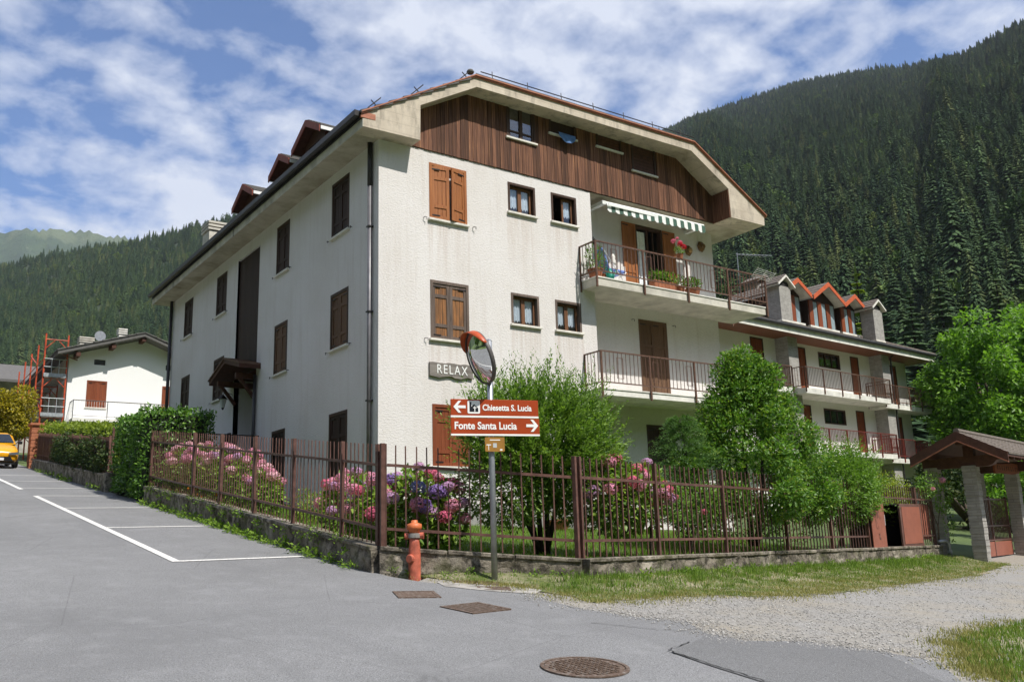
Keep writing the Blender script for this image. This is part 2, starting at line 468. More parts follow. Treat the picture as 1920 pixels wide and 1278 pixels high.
plain('sign_ochre', (0.34, 0.17, 0.035), 0.4, var=0.08, scale=6)
plain('sign_white', (0.86, 0.86, 0.84), 0.4, var=0.03, scale=4)
plain('sign_black', (0.012, 0.014, 0.02), 0.4, var=0.1, scale=4)
plain('galvanised', (0.36, 0.38, 0.41), 0.42, 0.6, var=0.12, scale=9)
plain('visor_orange', (0.50, 0.085, 0.022), 0.4, var=0.12, scale=6)
plain('mirror_back', (0.10, 0.09, 0.085), 0.5, var=0.1, scale=6)
plain('hydrant_red', (0.50, 0.13, 0.08), 0.5, var=0.3, scale=9, bump=0.15, bscale=50)
plain('hydrant_orange', (0.60, 0.16, 0.055), 0.5, var=0.15, scale=9)
plain('hydrant_grey', (0.33, 0.31, 0.29), 0.5, 0.4, var=0.2, scale=15)
plain('scaffold_red', (0.52, 0.085, 0.035), 0.5, var=0.3, scale=6)
plain('scaffold_zinc', (0.42, 0.45, 0.47), 0.45, 0.5, var=0.2, scale=8)
plain('scaffold_plank', (0.30, 0.28, 0.26), 0.7, var=0.3, scale=5)
plain('car_yellow', (0.70, 0.33, 0.006), 0.25, var=0.02, scale=3, spec=0.6)
plain('rubber', (0.02, 0.02, 0.02), 0.8, var=0.2, scale=9)
plain('car_black', (0.015, 0.015, 0.016), 0.35, var=0.1, scale=5)
plain('alloy', (0.45, 0.45, 0.46), 0.3, 0.8, var=0.1, scale=8)
plain('lamp_lens', (0.10, 0.11, 0.12), 0.08, var=0.1, scale=6, spec=0.8)
plain('terracotta', (0.36, 0.13, 0.065), 0.8, var=0.15, scale=9)
plain('plastic_green', (0.02, 0.26, 0.19), 0.4, var=0.05)
plain('plastic_blue', (0.14, 0.22, 0.55), 0.5, var=0.1)
plain('cloth_blue', (0.10, 0.20, 0.42), 0.85, var=0.2, scale=9)
plain('awning_white', (0.80, 0.82, 0.79), 0.8, var=0.05, scale=8)
plain('awning_green', (0.055, 0.115, 0.085), 0.8, var=0.1, scale=8)
plain('curtain', (0.86, 0.90, 0.95), 0.9, var=0.1, scale=14)
plain('interior_shade', (0.022, 0.02, 0.02), 0.9, var=0.2, scale=3)  # near-black colour stands in for shade inside rooms, flues and drains
plain('wreath_straw', (0.16, 0.09, 0.03), 0.9, var=0.4, scale=30, bump=0.6, bscale=60)
plain('face_gold', (0.40, 0.25, 0.09), 0.6, var=0.3, scale=20)
plain('lamp_glass', (0.62, 0.62, 0.58), 0.2, var=0.05)
plain('meter_grey', (0.48, 0.5, 0.5), 0.45, var=0.06)
plain('meter_yellow', (0.75, 0.5, 0.02), 0.45, var=0.06)
plain('copper', (0.45, 0.16, 0.06), 0.4, 0.6, var=0.2, scale=9)
plain('dish_grey', (0.09, 0.09, 0.095), 0.5, var=0.1)
plain('bark', (0.10, 0.075, 0.055), 0.95, var=0.35, scale=14, bump=0.6, bscale=40)
plain('bark_dark', (0.045, 0.034, 0.026), 0.95, var=0.35, scale=14, bump=0.6, bscale=40)
glass('window_glass', (0.75, 0.8, 0.85))
glass('car_glass', (0.12, 0.15, 0.18))
plain('pane_dark', (0.02, 0.024, 0.03), 0.06, var=0.1, scale=2, spec=0.8)
plain('pane_sky', (0.30, 0.38, 0.42), 0.1, var=0.15, scale=2, spec=0.8)
k = NT('mirror_glass'); k.col((0.86, 0.88, 0.88)); k.rough(0.02); k.b.inputs['Metallic'].default_value = 1.0; MATS['mirror_glass'] = k.m

# board-marked concrete of the roof edge
k = NT('board_concrete'); v = k.geo()
a = k.ramp(k.noise(v, 1.3, 5, 0.6), [(0.3, (0.44, 0.375, 0.30)), (0.7, (0.68, 0.60, 0.49))])
wv = k.n('ShaderNodeTexWave', bands_direction='Z', wave_profile='SAW'); wv.inputs['Scale'].default_value = 1.35
wv.inputs['Distortion'].default_value = 0.25; wv.inputs['Detail'].default_value = 2
k.l(v, wv.inputs['Vector'])
lines = k.ramp(wv.outputs['Fac'], [(0.0, 1.0), (0.06, 0.0)])
a = k.mix(k.math('MULTIPLY', lines, 0.5), a, (0.2, 0.17, 0.13))
st = k.ramp(k.noise(k.geo((3.2, 3.2, 0.8)), 1.0, 5, 0.7), [(0.5, 0.0), (0.68, 1.0)])
a = k.mix(k.math('MULTIPLY', st, 0.65), a, (0.17, 0.15, 0.125))
k.col(a); k.rough(0.9); k.spec(0.2); k.bump(k.noise(v, 40, 4, 0.6), 0.3, 0.01); MATS['board_concrete'] = k.m

# soffit of raw, stained concrete
k = NT('soffit_concrete'); v = k.geo()
a = k.ramp(k.noise(v, 1.1, 6, 0.65), [(0.3, (0.30, 0.255, 0.185)), (0.55, (0.50, 0.455, 0.36)), (0.75, (0.60, 0.56, 0.46))])
pan = k.n('ShaderNodeTexWave', bands_direction='Y', wave_profile='SAW'); pan.inputs['Scale'].default_value = 0.28; pan.inputs['Distortion'].default_value = 0.0
k.l(v, pan.inputs['Vector'])
a = k.mix(k.math('MULTIPLY', k.ramp(pan.outputs['Fac'], [(0.0, 1.0), (0.02, 0.0)]), 0.5), a, (0.12, 0.10, 0.07))
k.col(a); k.rough(0.9); k.bump(k.noise(v, 30, 4, 0.6), 0.2, 0.01); MATS['soffit_concrete'] = k.m

# rough rendered garden wall, mossy
k = NT('garden_wall'); v = k.geo()
a = k.ramp(k.noise(v, 2.2, 6, 0.65), [(0.28, (0.08, 0.07, 0.055)), (0.5, (0.27, 0.235, 0.19)), (0.72, (0.46, 0.42, 0.35))])
bl = k.ramp(k.noise(k.geo((1.0, 1.0, 1.0)), 5.0, 6, 0.75), [(0.46, 0.0), (0.6, 1.0)])
a = k.mix(k.math('MULTIPLY', bl, 0.85), a, (0.045, 0.04, 0.033))
mo = k.ramp(k.noise(v, 3.0, 4, 0.6), [(0.5, 0.0), (0.66, 1.0)])
a = k.mix(k.math('MULTIPLY', mo, 0.5), a, (0.09, 0.10, 0.035))
k.col(a); k.rough(0.95); k.spec(0.1); k.bump(k.noise(v, 14, 6, 0.7), 0.9, 0.04); MATS['garden_wall'] = k.m

# coursed stone pillars / chimneys of the neighbour
def stone(name, c, sc=1.0):
    k = NT(name); v = k.geo((1.0, 1.0, 1.0))
    sp = k.n('ShaderNodeSeparateXYZ'); k.l(v, sp.inputs[0])
    cb = k.n('ShaderNodeCombineXYZ'); k.l(k.math('ADD', sp.outputs[0], sp.outputs[1]), cb.inputs[0]); k.l(sp.outputs[2], cb.inputs[1])
    br = k.n('ShaderNodeTexBrick'); br.inputs['Scale'].default_value = 1.0
    br.inputs['Brick Width'].default_value = 0.32 * sc; br.inputs['Row Height'].default_value = 0.075 * sc; br.inputs['Mortar Size'].default_value = 0.006
    br.inputs['Color1'].default_value = (*c, 1); br.inputs['Color2'].default_value = (*[x * 0.72 for x in c], 1); br.inputs['Mortar'].default_value = (*[x * 0.45 for x in c], 1)
    k.l(cb.outputs[0], br.inputs['Vector'])
    k.col(k.mix(0.35, br.outputs['Color'], k.ramp(k.noise(v, 6, 5, 0.6), [(0.3, tuple(x * 0.5 for x in c)), (0.7, tuple(x * 1.2 for x in c))])))
    k.rough(0.9); k.bump(br.outputs['Fac'], -0.6, 0.02); MATS[name] = k.m
stone('coursed_stone', (0.40, 0.38, 0.35))
stone('plinth_stone', (0.36, 0.35, 0.33), 2.2)

# roof tiles, weathered stone colour
def tile(name, stops):
    k = NT(name); v = k.geo()
    a = k.ramp(k.island(), [(0.0, stops[0]), (0.5, stops[1]), (1.0, stops[2])])
    a = k.mix(0.45, a, k.ramp(k.noise(v, 5, 6, 0.7), [(0.3, stops[0]), (0.75, stops[2])]))
    k.col(a); k.rough(0.9); k.spec(0.15); k.bump(k.noise(v, 30, 4, 0.6), 0.3, 0.02); MATS[name] = k.m
tile('roof_tile_grey', ((0.075, 0.062, 0.054), (0.15, 0.125, 0.108), (0.25, 0.215, 0.185)))
tile('roof_tile_brown', ((0.09, 0.052, 0.036), (0.17, 0.105, 0.075), (0.27, 0.19, 0.15)))
tile('roof_slate', ((0.07, 0.068, 0.068), (0.12, 0.115, 0.11), (0.2, 0.19, 0.18)))

# asphalt, fresh and patched
def asphalt(name, base, contrast=0.5):
    k = NT(name); v = k.geo()
    sp = k.voro(v, 95.0)
    f = k.noise(v, 75.0, 5, 0.8)
    big = k.noise(v, 0.35, 5, 0.6); mid = k.noise(v, 2.4, 6, 0.65)
    a = k.ramp(f, [(0.36, tuple(x * 0.55 for x in base)), (0.5, base), (0.66, tuple(min(0.8, x * 1.7) for x in base))])
    a = k.mix(k.math('MULTIPLY', k.ramp(big, [(0.38, 0.0), (0.66, 1.0)]), contrast * 0.7), a, tuple(x * 0.74 for x in base))
    a = k.mix(k.math('MULTIPLY', k.ramp(mid, [(0.52, 0.0), (0.78, 1.0)]), contrast * 0.6), a, tuple(x * 1.35 for x in base))
    st = k.ramp(k.noise(k.geo((1.6, 0.16, 1.0)), 1.0, 5, 0.65), [(0.55, 0.0), (0.7, 1.0)])
    a = k.mix(k.math('MULTIPLY', st, 0.22), a, tuple(x * 0.6 for x in base))
    ck = k.voro(k.mix(0.12, v, k.n('ShaderNodeTexNoise').outputs['Color'], 'ADD'), 0.38, 'DISTANCE_TO_EDGE')
    crack = k.ramp(ck, [(0.0, 1.0), (0.0035, 0.0)])
    a = k.mix(k.math('MULTIPLY', crack, 0.35), a, tuple(x * 0.4 for x in base))
    k.col(a); k.rough(0.88); k.spec(0.25); k.bump(k.math('ADD', f, sp), 0.55, 0.012); MATS[name] = k.m
asphalt('asphalt', (0.212, 0.212, 0.214), 0.9)
asphalt('asphalt_patch', (0.165, 0.165, 0.166), 0.4)
# worn road paint
k = NT('road_paint'); v = k.geo()
w = k.ramp(k.noise(v, 26, 5, 0.75), [(0.36, 0.0), (0.5, 1.0)])
k.col(k.mix(w, (0.30, 0.295, 0.285), (0.72, 0.70, 0.66))); k.rough(0.8); k.bump(k.noise(v, 120, 3, 0.6), 0.4, 0.006); MATS['road_paint'] = k.m
# gravel lane
k = NT('gravel'); v = k.geo()
vr = k.n('ShaderNodeTexVoronoi'); vr.inputs['Scale'].default_value = 46.0; k.l(v, vr.inputs['Vector'])
a = k.mix(0.5, k.ramp(k.noise(v, 46, 4, 0.7), [(0.3, (0.09, 0.085, 0.075)), (0.5, (0.24, 0.23, 0.215)), (0.72, (0.44, 0.425, 0.40))]), k.ramp(vr.outputs['Color'], [(0.0, (0.13, 0.125, 0.115)), (1.0, (0.42, 0.405, 0.385))]))
a = k.mix(k.math('MULTIPLY', k.ramp(k.noise(v, 0.8, 5, 0.65), [(0.42, 0.0), (0.68, 1.0)]), 0.5), a, (0.30, 0.255, 0.18))
k.col(a); k.rough(0.95); k.spec(0.2); k.bump(vr.outputs['Distance'], -0.8, 0.03); MATS['gravel'] = k.m
# soil with thin grass, shows between the blades
k = NT('verge_soil'); v = k.geo()
g = k.ramp(k.noise(v, 1.6, 6, 0.7), [(0.36, 0.0), (0.6, 1.0)])
a = k.mix(g, k.ramp(k.noise(v, 20, 5, 0.7), [(0.3, (0.22, 0.18, 0.12)), (0.7, (0.44, 0.39, 0.29))]), k.ramp(k.noise(v, 24, 5, 0.7), [(0.3, (0.05, 0.075, 0.02)), (0.7, (0.16, 0.19, 0.06))]))
k.col(a); k.rough(0.95); k.spec(0.1); k.bump(k.noise(v, 30, 5, 0.7), 0.7, 0.03); MATS['verge_soil'] = k.m
k = NT('lawn_soil'); v = k.geo()
k.col(k.ramp(k.noise(v, 9, 6, 0.7), [(0.3, (0.035, 0.06, 0.012)), (0.7, (0.10, 0.16, 0.03))])); k.rough(0.95); k.bump(k.noise(v, 30, 5, 0.7), 0.7, 0.03); MATS['lawn_soil'] = k.m
k = NT('meadow'); v = k.geo()
k.col(k.ramp(k.noise(v, 0.25, 6, 0.7), [(0.3, (0.04, 0.07, 0.018)), (0.7, (0.11, 0.15, 0.04))])); k.rough(0.95); MATS['meadow'] = k.m
k = NT('forest_floor'); v = k.geo()
k.col(k.ramp(k.noise(v, 0.02, 6, 0.7), [(0.3, (0.016, 0.03, 0.012)), (0.7, (0.04, 0.06, 0.022))])); k.rough(0.95); MATS['forest_floor'] = k.m
k = NT('far_slope'); v = k.geo()
a = k.ramp(k.noise(v, 0.02, 7, 0.72), [(0.3, (0.022, 0.045, 0.02)), (0.7, (0.06, 0.095, 0.035))])
spz = k.n('ShaderNodeSeparateXYZ'); k.l(v, spz.inputs[0])
alp = k.math('MULTIPLY', k.ramp(k.noise(v, 0.006, 6, 0.65), [(0.5, 0.0), (0.6, 1.0)]), k.ramp(k.math('DIVIDE', spz.outputs[2], 1000.0), [(0.88, 0.0), (1.08, 1.0)]))
a = k.mix(alp, a, (0.095, 0.12, 0.055))
rk = k.math('MULTIPLY', k.ramp(k.noise(v, 0.016, 6, 0.7), [(0.64, 0.0), (0.70, 1.0)]), k.ramp(k.math('DIVIDE', spz.outputs[2], 1000.0), [(0.86, 0.0), (1.0, 1.0)]))
a = k.mix(rk, a, (0.30, 0.28, 0.23))
k.col(a); k.rough(0.95); k.bump(k.noise(v, 0.03, 6, 0.7), 1.0, 12.0); MATS['far_slope'] = k.m
# rusty iron of covers
k = NT('rusty_iron'); v = k.geo()
k.col(k.ramp(k.noise(v, 24, 6, 0.75), [(0.3, (0.05, 0.036, 0.028)), (0.5, (0.125, 0.08, 0.055)), (0.68, (0.26, 0.235, 0.21))])); k.rough(0.75); k.b.inputs['Metallic'].default_value = 0.2
k.bump(k.noise(v, 60, 4, 0.7), 0.5, 0.01); MATS['rusty_iron'] = k.m
# rustic carved wooden board
wood('board_grey', [(0.3, (0.12, 0.105, 0.095)), (0.7, (0.32, 0.29, 0.26))], (1.2, 14, 14), 0.6, 0.9, 0.0)
wood('board_red', [(0.3, (0.16, 0.045, 0.02)), (0.7, (0.30, 0.09, 0.035))], (1.4, 1.4, 14), 0.4, 0.7, 0.0)

leafmat('leaf_willow', (0.06, 0.14, 0.018), (0.24, 0.37, 0.06), 0.4)
leafmat('leaf_holly', (0.05, 0.125, 0.018), (0.14, 0.28, 0.036), 0.36, 0.42, 0.3, (0.28, 0.37, 0.06))
leafmat('leaf_light', (0.08, 0.18, 0.022), (0.22, 0.36, 0.06), 0.4)
leafmat('leaf_yellow', (0.11, 0.165, 0.02), (0.32, 0.37, 0.04), 0.4)
leafmat('leaf_gold', (0.20, 0.19, 0.02), (0.46, 0.36, 0.03), 0.4)
leafmat('leaf_hydrangea', (0.08, 0.18, 0.022), (0.28, 0.40, 0.06), 0.35)
leafmat('leaf_hedge', (0.03, 0.09, 0.014), (0.13, 0.27, 0.035), 0.3, 0.35, 0.4, (0.24, 0.40, 0.07))
leafmat('leaf_hedge_yellow', (0.11, 0.17, 0.018), (0.30, 0.38, 0.04), 0.35)
leafmat('leaf_ash', (0.085, 0.19, 0.022), (0.22, 0.40, 0.05), 0.45)
leafmat('leaf_ash_dark', (0.05, 0.12, 0.02), (0.14, 0.26, 0.045), 0.4)
leafmat('leaf_spruce', (0.06, 0.14, 0.04), (0.16, 0.27, 0.08), 0.25, 0.6, 0.2)
leafmat('grass_green', (0.07, 0.14, 0.018), (0.22, 0.33, 0.055), 0.35, 0.6, 0.2)
leafmat('grass_dry', (0.15, 0.17, 0.04), (0.40, 0.35, 0.14), 0.3, 0.7, 0.15)
leafmat('grass_lush', (0.09, 0.18, 0.02), (0.24, 0.36, 0.05), 0.4, 0.6, 0.2)
for nm, c in dict(pink=(0.72, 0.32, 0.47), rose=(0.70, 0.17, 0.29), mauve=(0.56, 0.33, 0.56), violet=(0.32, 0.20, 0.52), blue=(0.20, 0.20, 0.46), pale=(0.78, 0.48, 0.58), red=(0.60, 0.02, 0.05), orange=(0.72, 0.30, 0.02)).items():
    leafmat('petal_' + nm, tuple(x * 0.7 for x in c), tuple(min(1, x * 1.25) for x in c), 0.3, 0.7, 0.15)

def conifermat(name, lo, hi, third):
    k = NT(name)
    oi = k.n('ShaderNodeObjectInfo')
    cc = k.ramp(oi.outputs['Random'], [(0.0, lo), (0.8, hi), (1.0, third)])
    cc = k.mix(0.5, cc, k.mix(1.0, cc, k.ramp(k.island(), [(0.0, 0.7), (1.0, 1.3)]), 'MULTIPLY'))
    big = k.ramp(k.noise(k.geo(), 0.011, 4, 0.6), [(0.35, (0.72, 0.78, 0.85)), (0.5, (1.0, 1.0, 1.0)), (0.68, (1.22, 1.18, 1.0))])
    cc = k.mix(1.0, cc, big, 'MULTIPLY')
    k.col(cc); k.rough(0.75); k.spec(0.12); MATS[name] = k.m
conifermat('conifer', (0.042, 0.082, 0.036), (0.080, 0.130, 0.048), (0.14, 0.17, 0.06))
conifermat('far_broadleaf', (0.075, 0.135, 0.035), (0.14, 0.21, 0.05), (0.2, 0.23, 0.06))
leafmat('leaf_dark', (0.018, 0.038, 0.010), (0.055, 0.095, 0.022), 0.25, 0.5, 0.25, (0.10, 0.10, 0.03))

# ------------------------------------------------------------------ ground and roads
from mathutils.geometry import delaunay_2d_cdt
def sheet(name, poly, mat, dz=0.0, cell=0.5, extra=None, hole=None, jitter=0.0):
    """ground sheet inside a polygon, draped on the terrain"""
    P = []
    n = len(poly)
    for i in range(n):
        a, b = Vector(poly[i]), Vector(poly[(i + 1) % n]); L = (b - a).length
        k = max(1, int(L / cell))
        for j in range(k):
            q = a.lerp(b, j / k)
            if jitter and 0 < j: q += Vector((random.uniform(-jitter, jitter), random.uniform(-jitter, jitter)))
            P.append(q)
    nb = len(P)
    xs = [p.x for p in P]; ys = [p.y for p in P]
    x = min(xs) + cell * 0.5
    while x < max(xs):
        y = min(ys) + cell * 0.5
        while y < max(ys):
            P.append(Vector((x + 0.01 * math.sin(y), y))); y += cell
        x += cell
    r = delaunay_2d_cdt(P, [], [list(range(nb))], 1, 1e-4)
    V = [(v.x, v.y, gz(v.x, v.y) + dz + (extra(v.x, v.y) if extra else 0)) for v in r[0]]
    F = r[2]
    if hole: F = [f for f in F if not hole(sum(V[i][0] for i in f) / len(f), sum(V[i][1] for i in f) / len(f))]
    me = bpy.data.meshes.new(name); me.from_pydata(V, [], F); me.materials.append(m_(mat)); me.update()
    return link(name, me)

# the ground reaches the horizon in one sheet
gx = sorted({*[float(a) for a in np.arange(-40, 70.1, 2.0)], -3.0, 2.0, -4000.0, -2000.0, -900.0, -400.0, -200.0, -120.0, -70.0, 100.0, 150.0, 250.0, 450.0, 900.0, 2000.0, 4000.0})
gy = sorted({*[float(a) for a in np.arange(-42, 76.1, 2.0)], -6.0, -4000.0, -2000.0, -900.0, -300.0, -150.0, -60.0, 70.0, 90.0, 120.0, 180.0, 300.0, 600.0, 1200.0, 2500.0, 4500.0})
V = [(x, y, gz(x, y) - 0.08) for x in gx for y in gy]
NY = len(gy)
F = [(i * NY + j, (i + 1) * NY + j, (i + 1) * NY + j + 1, i * NY + j + 1) for i in range(len(gx) - 1) for j in range(NY - 1)]
me = bpy.data.meshes.new('ground'); me.from_pydata(V, [], F); me.materials.append(m_('meadow'))
_props(link('ground', me), kind='structure')

ASPH_EDGE = [(-2.95, -6.1), (-2.79, -6.69), (-2.49, -7.12), (-2.08, -7.5), (-1.87, -7.9), (-2.15, -8.5), (-2.15, -9.26), (-1.94, -9.81), (-1.6, -10.25), (-1.96, -10.82), (-1.9, -11.3), (-1.3, -11.5), (-1.01, -12.06), (-0.94, -12.64), (-1.6, -13.2), (-2.2, -15), (-2.6, -20), (-2.6, -40)]
road = _props(sheet('road', [(-2.95, 74)] + ASPH_EDGE + [(-13.5, -40), (-13.5, 74)], 'asphalt', 0.0, 0.7, jitter=0.05), kind='structure')
lane = _props(sheet('gravel_lane', [(-2.4, -6.2), (-0.6, -7.6), (13, -4.9), (30, -1.5), (60, 3), (60, -3), (22, -8.5), (6, -11), (1.2, -13.6), (-0.5, -16), (-3.2, -16), (-3.2, -7)], 'gravel', -0.006, 0.6), kind='structure')
patch = _props(sheet('asphalt_patch', [(-3.08, -11.48), (-3.19, -12.06), (-3.25, -12.58), (-3.3, -13.4), (-2.0, -13.4), (-1.75, -13.1), (-1.3, -12.53), (-1.12, -12.1), (-1.45, -11.58), (-2.0, -11.3), (-2.08, -10.95), (-2.6, -11.25)], 'asphalt_patch', 0.005, 0.3, jitter=0.03), kind='structure')
# edge of concrete round the drain by the sign post
_props(sheet('concrete_apron', [(-2.6, -6.75), (-2.25, -7.0), (-1.75, -7.25), (-1.62, -7.75), (-1.95, -8.05), (-2.35, -7.75), (-2.75, -7.2)], 'apron_concrete', 0.006, 0.25, jitter=0.02), kind='structure')

# painted parking bays
def paint(pts, w, name='road_marking'):
    mb = MB()
    a, b = Vector(pts[0]), Vector(pts[1]); d = (b - a).normalized(); s = Vector((-d.y, d.x)) * w / 2
    k = max(1, int((b - a).length / 0.6)); P = []
    for i in range(k + 1):
        q = a.lerp(b, i / k)
        for t in (s, -s): P.append((q.x + t.x, q.y + t.y, gz(q.x + t.x, q.y + t.y) + 0.008))
    mb.poly(P, [(2 * i, 2 * i + 1, 2 * i + 3, 2 * i + 2) for i in range(k)])
    o = mb.build(name, 'road_paint', road)
    o['kind'] = 'structure'
for y in (-3.86, 0.98, 5.5, 9.52, 12.85, 16.6, 20.4):
    paint([(-5.1, y), (-3.25, y)], 0.11)
paint([(-5.16, -3.9), (-5.16, 9.5)], 0.12)
paint([(-5.16, 12.2), (-5.16, 30)], 0.12)

# verge in front of the wall and the grass at the lower right corner
def fence_y(x):    # line of the front fence
    return -7.24 + 0.2042 * (x + 0.53)
def mound(x, y):
    d = fence_y(x) - y if x > -0.53 else (-(x + 2.9) * 0.535 - (y + 5.74) * 0.845) / 1.0
    e = 9.0
    for (ax, ay), (bx, by) in zip(VERGE[4:], VERGE[5:] + VERGE[:1]):
        L2 = (bx - ax) ** 2 + (by - ay) ** 2; t = max(0, min(1, ((x - ax) * (bx - ax) + (y - ay) * (by - ay)) / L2))
        e = min(e, math.hypot(x - ax - t * (bx - ax), y - ay - t * (by - ay)))
    return 0.12 * math.exp(-(max(d, 0) / 0.7) ** 2) * min(1, e / 0.45)
VERGE = [(-2.66, -5.95), (-0.5, -7.2), (13.4, -4.35), (14.4, -4.6), (14.9, -5.55), (9.4, -7.25), (6.4, -7.9), (3.06, -8.73), (1.5, -8.85), (0.58, -8.58), (-0.7, -8.65), (-1.65, -8.85), (-1.6, -7.6), (-1.75, -7.2), (-2.3, -6.6)]
_props(sheet('verge', VERGE, 'verge_soil', 0.004, 0.3, mound, jitter=0.14), kind='structure')
CORNER = [(3.07, -11.46), (1.45, -11.78), (0.31, -12.1), (-0.11, -12.54), (-0.66, -12.73), (-1.03, -13.11), (-1.31, -13.4), (-1.2, -15.5), (3, -15.8), (12, -14), (20, -12), (20, -9.2), (9, -10.4)]
_props(sheet('grass_corner', CORNER, 'verge_soil', 0.002, 0.35, jitter=0.16), kind='structure')
LAWN = [(-2.78, -5.75), (-0.5, -7.1), (13.5, -4.25), (13.5, 6), (13.5, 17.5), (-2.78, 17.5), (-2.78, 6)]
_props(sheet('lawn', LAWN, 'lawn_soil', 0.2, 0.6, hole=lambda x, y: 0.4 < x < 11 and 1.2 < y < 16), kind='structure')

# tar-filled joints in the asphalt
def seam(pts, w):
    mb = MB(); P = []
    for i, (x, y) in enumerate(pts):
        a = Vector(pts[max(i - 1, 0)]); b = Vector(pts[min(i + 1, len(pts) - 1)]); d = (b - a).normalized()
        ww = w * random.uniform(0.5, 1.2)
        for s in (1, -1): P.append((x - d.y * s * ww / 2, y + d.x * s * ww / 2, gz(x, y) + 0.009))
    mb.poly(P, [(2 * i, 2 * i + 1, 2 * i + 3, 2 * i + 2) for i in range(len(pts) - 1)])
    mb.build('tar_seam', 'gutter_dark', road)['kind'] = 'structure'
def wob(a, b, n, j):
    return [(a[0] + (b[0] - a[0]) * t / n + random.uniform(-j, j), a[1] + (b[1] - a[1]) * t / n + random.uniform(-j, j)) for t in range(n + 1)]
seam(wob((-3.07, -11.42), (-3.3, -13.2), 30, 0.016), 0.013)
seam(wob((-3.07, -11.42), (-2.55, -11.2), 8, 0.012), 0.014)
seam(wob((-2.75, -10.05), (-2.35, -10.55), 10, 0.015), 0.016)
seam(wob((-2.35, -10.55), (-1.95, -10.9), 10, 0.02), 0.010)

# ------------------------------------------------------------------ mountains and forest
RIDGE = [(-158.8, 870.1, 159.1), (-60.2, 981.4, 210.5), (85.4, 1028.4, 292.4), (133.7, 1023.0, 313.3), (200.7, 960.5, 320.0), (229.2, 902.4, 319.6), (274.2, 889.5, 337.4), (325.4, 871.9, 357.8), (464.4, 920.0, 441.1), (662.3, 977.5, 537.6), (882.5, 996.5, 622.4), (1007.3, 945.7, 645.2), (1053.2, 863.9, 663.5), (1046.2, 707.4, 636.1), (987.5, 556.8, 567.6), (918.4, 453.6, 503.2), (860.2, 390.4, 464.8), (790.9, 298.9, 431.8), (738.4, 206.1, 407.1), (685.4, 71.9, 387.5)]
BASE = [(-59.2, 308.8, 15.6), (-20.7, 312.5, 15.7), (26.3, 310.8, 14.9), (41.2, 308.9, 14.6), (62.6, 294.6, 14.2), (72.6, 281.8, 13.8), (83.5, 268.1, 13.4), (91.7, 244.0, 12.7), (99.6, 196.8, 11.2), (107.1, 157.7, 10.1), (113.9, 127.7, 9.2), (111.4, 102.8, 8.4), (103.4, 82.2, 7.8), (99.1, 63.7, 6.7), (96.3, 50.2, 5.0), (93.5, 41.5, 4.0), (89.8, 35.7, 3.3), (86.2, 27.2, 2.2), (89.4, 19.8, 1.3), (98.6, 6.3, -0.3)]
NS = 60; NR = 34
def lerp_poly(P, t):
    k = t * (len(P) - 1); i = min(int(k), len(P) - 2); f = k - i
    return [P[i][c] * (1 - f) + P[i + 1][c] * f for c in range(3)]
def slope_point(t, s):
    a = lerp_poly(BASE, t); b = lerp_poly(RIDGE, t)
    x = a[0] + (b[0] - a[0]) * s; y = a[1] + (b[1] - a[1]) * s
    zf = s + 0.0 if s <= 1 else 1 - (s - 1) * 0.5
    z = a[2] + (b[2] - a[2]) * zf
    rib = math.sin(t * 61 + 3 * s) * 0.6 + math.sin(t * 97 + 5 * s + 1.7) * 0.3 + math.sin(t * 31 + 1.1) * 0.6
    amp = 0.010 * math.hypot(b[0] - a[0], b[1] - a[1]) * math.sin(math.pi * min(s, 1.0)) ** 0.8
    return x, y, z + rib * amp
V = []; NT_ = 120
for i in range(NT_ + 1):
    for j in range(NR + 1):
        V.append(slope_point(i / NT_, j / NR * 1.25))
F = [(i * (NR + 1) + j, (i + 1) * (NR + 1) + j, (i + 1) * (NR + 1) + j + 1, i * (NR + 1) + j + 1) for i in range(NT_) for j in range(NR)]
me = bpy.data.meshes.new('mountain'); me.from_pydata(V, [], F); me.materials.append(m_('forest_floor'))
me.polygons.foreach_set('use_smooth', [True] * len(me.polygons))
_props(link('mountain', me), kind='structure')

# the far ridge beyond the valley
FR = [(-788.5, 3292.1, 736.3), (-145.5, 3379.9, 974.9), (129.5, 3279.8, 1011.2), (277.2, 3270.3, 1041.8), (357.7, 3161.6, 1034.5), (419.2, 3153.9, 1041.4), (497.8, 3142.3, 1048.3), (560.4, 3030.0, 1008.9), (623.9, 3017.4, 1007.0), (697.8, 2898.3, 957.5), (1019.5, 2800.9, 912.4)]
V = []
for i in range(61):
    t = i / 60
    b = lerp_poly(FR, t)
    for j in range(25):
        s = j / 24
        d = math.hypot(b[0], b[1]); q = 1 - 0.45 * (1 - s)
        n = 22 * math.sin(t * 40 + s * 6) + 14 * math.sin(t * 95 + s * 11)
        V.append((b[0] * q, b[1] * q, b[2] * s ** 1.15 + n * math.sin(math.pi * s) + (6 * math.sin(t * 170) + 4 * math.sin(t * 330) if s > 0.9 else 0)))
F = [(i * 25 + j, (i + 1) * 25 + j, (i + 1) * 25 + j + 1, i * 25 + j + 1) for i in range(60) for j in range(24)]
me = bpy.data.meshes.new('far_mountain'); me.from_pydata(V, [], F); me.materials.append(m_('far_slope'))
me.polygons.foreach_set('use_smooth', [True] * len(me.polygons))
_props(link('far_mountain', me), kind='structure')

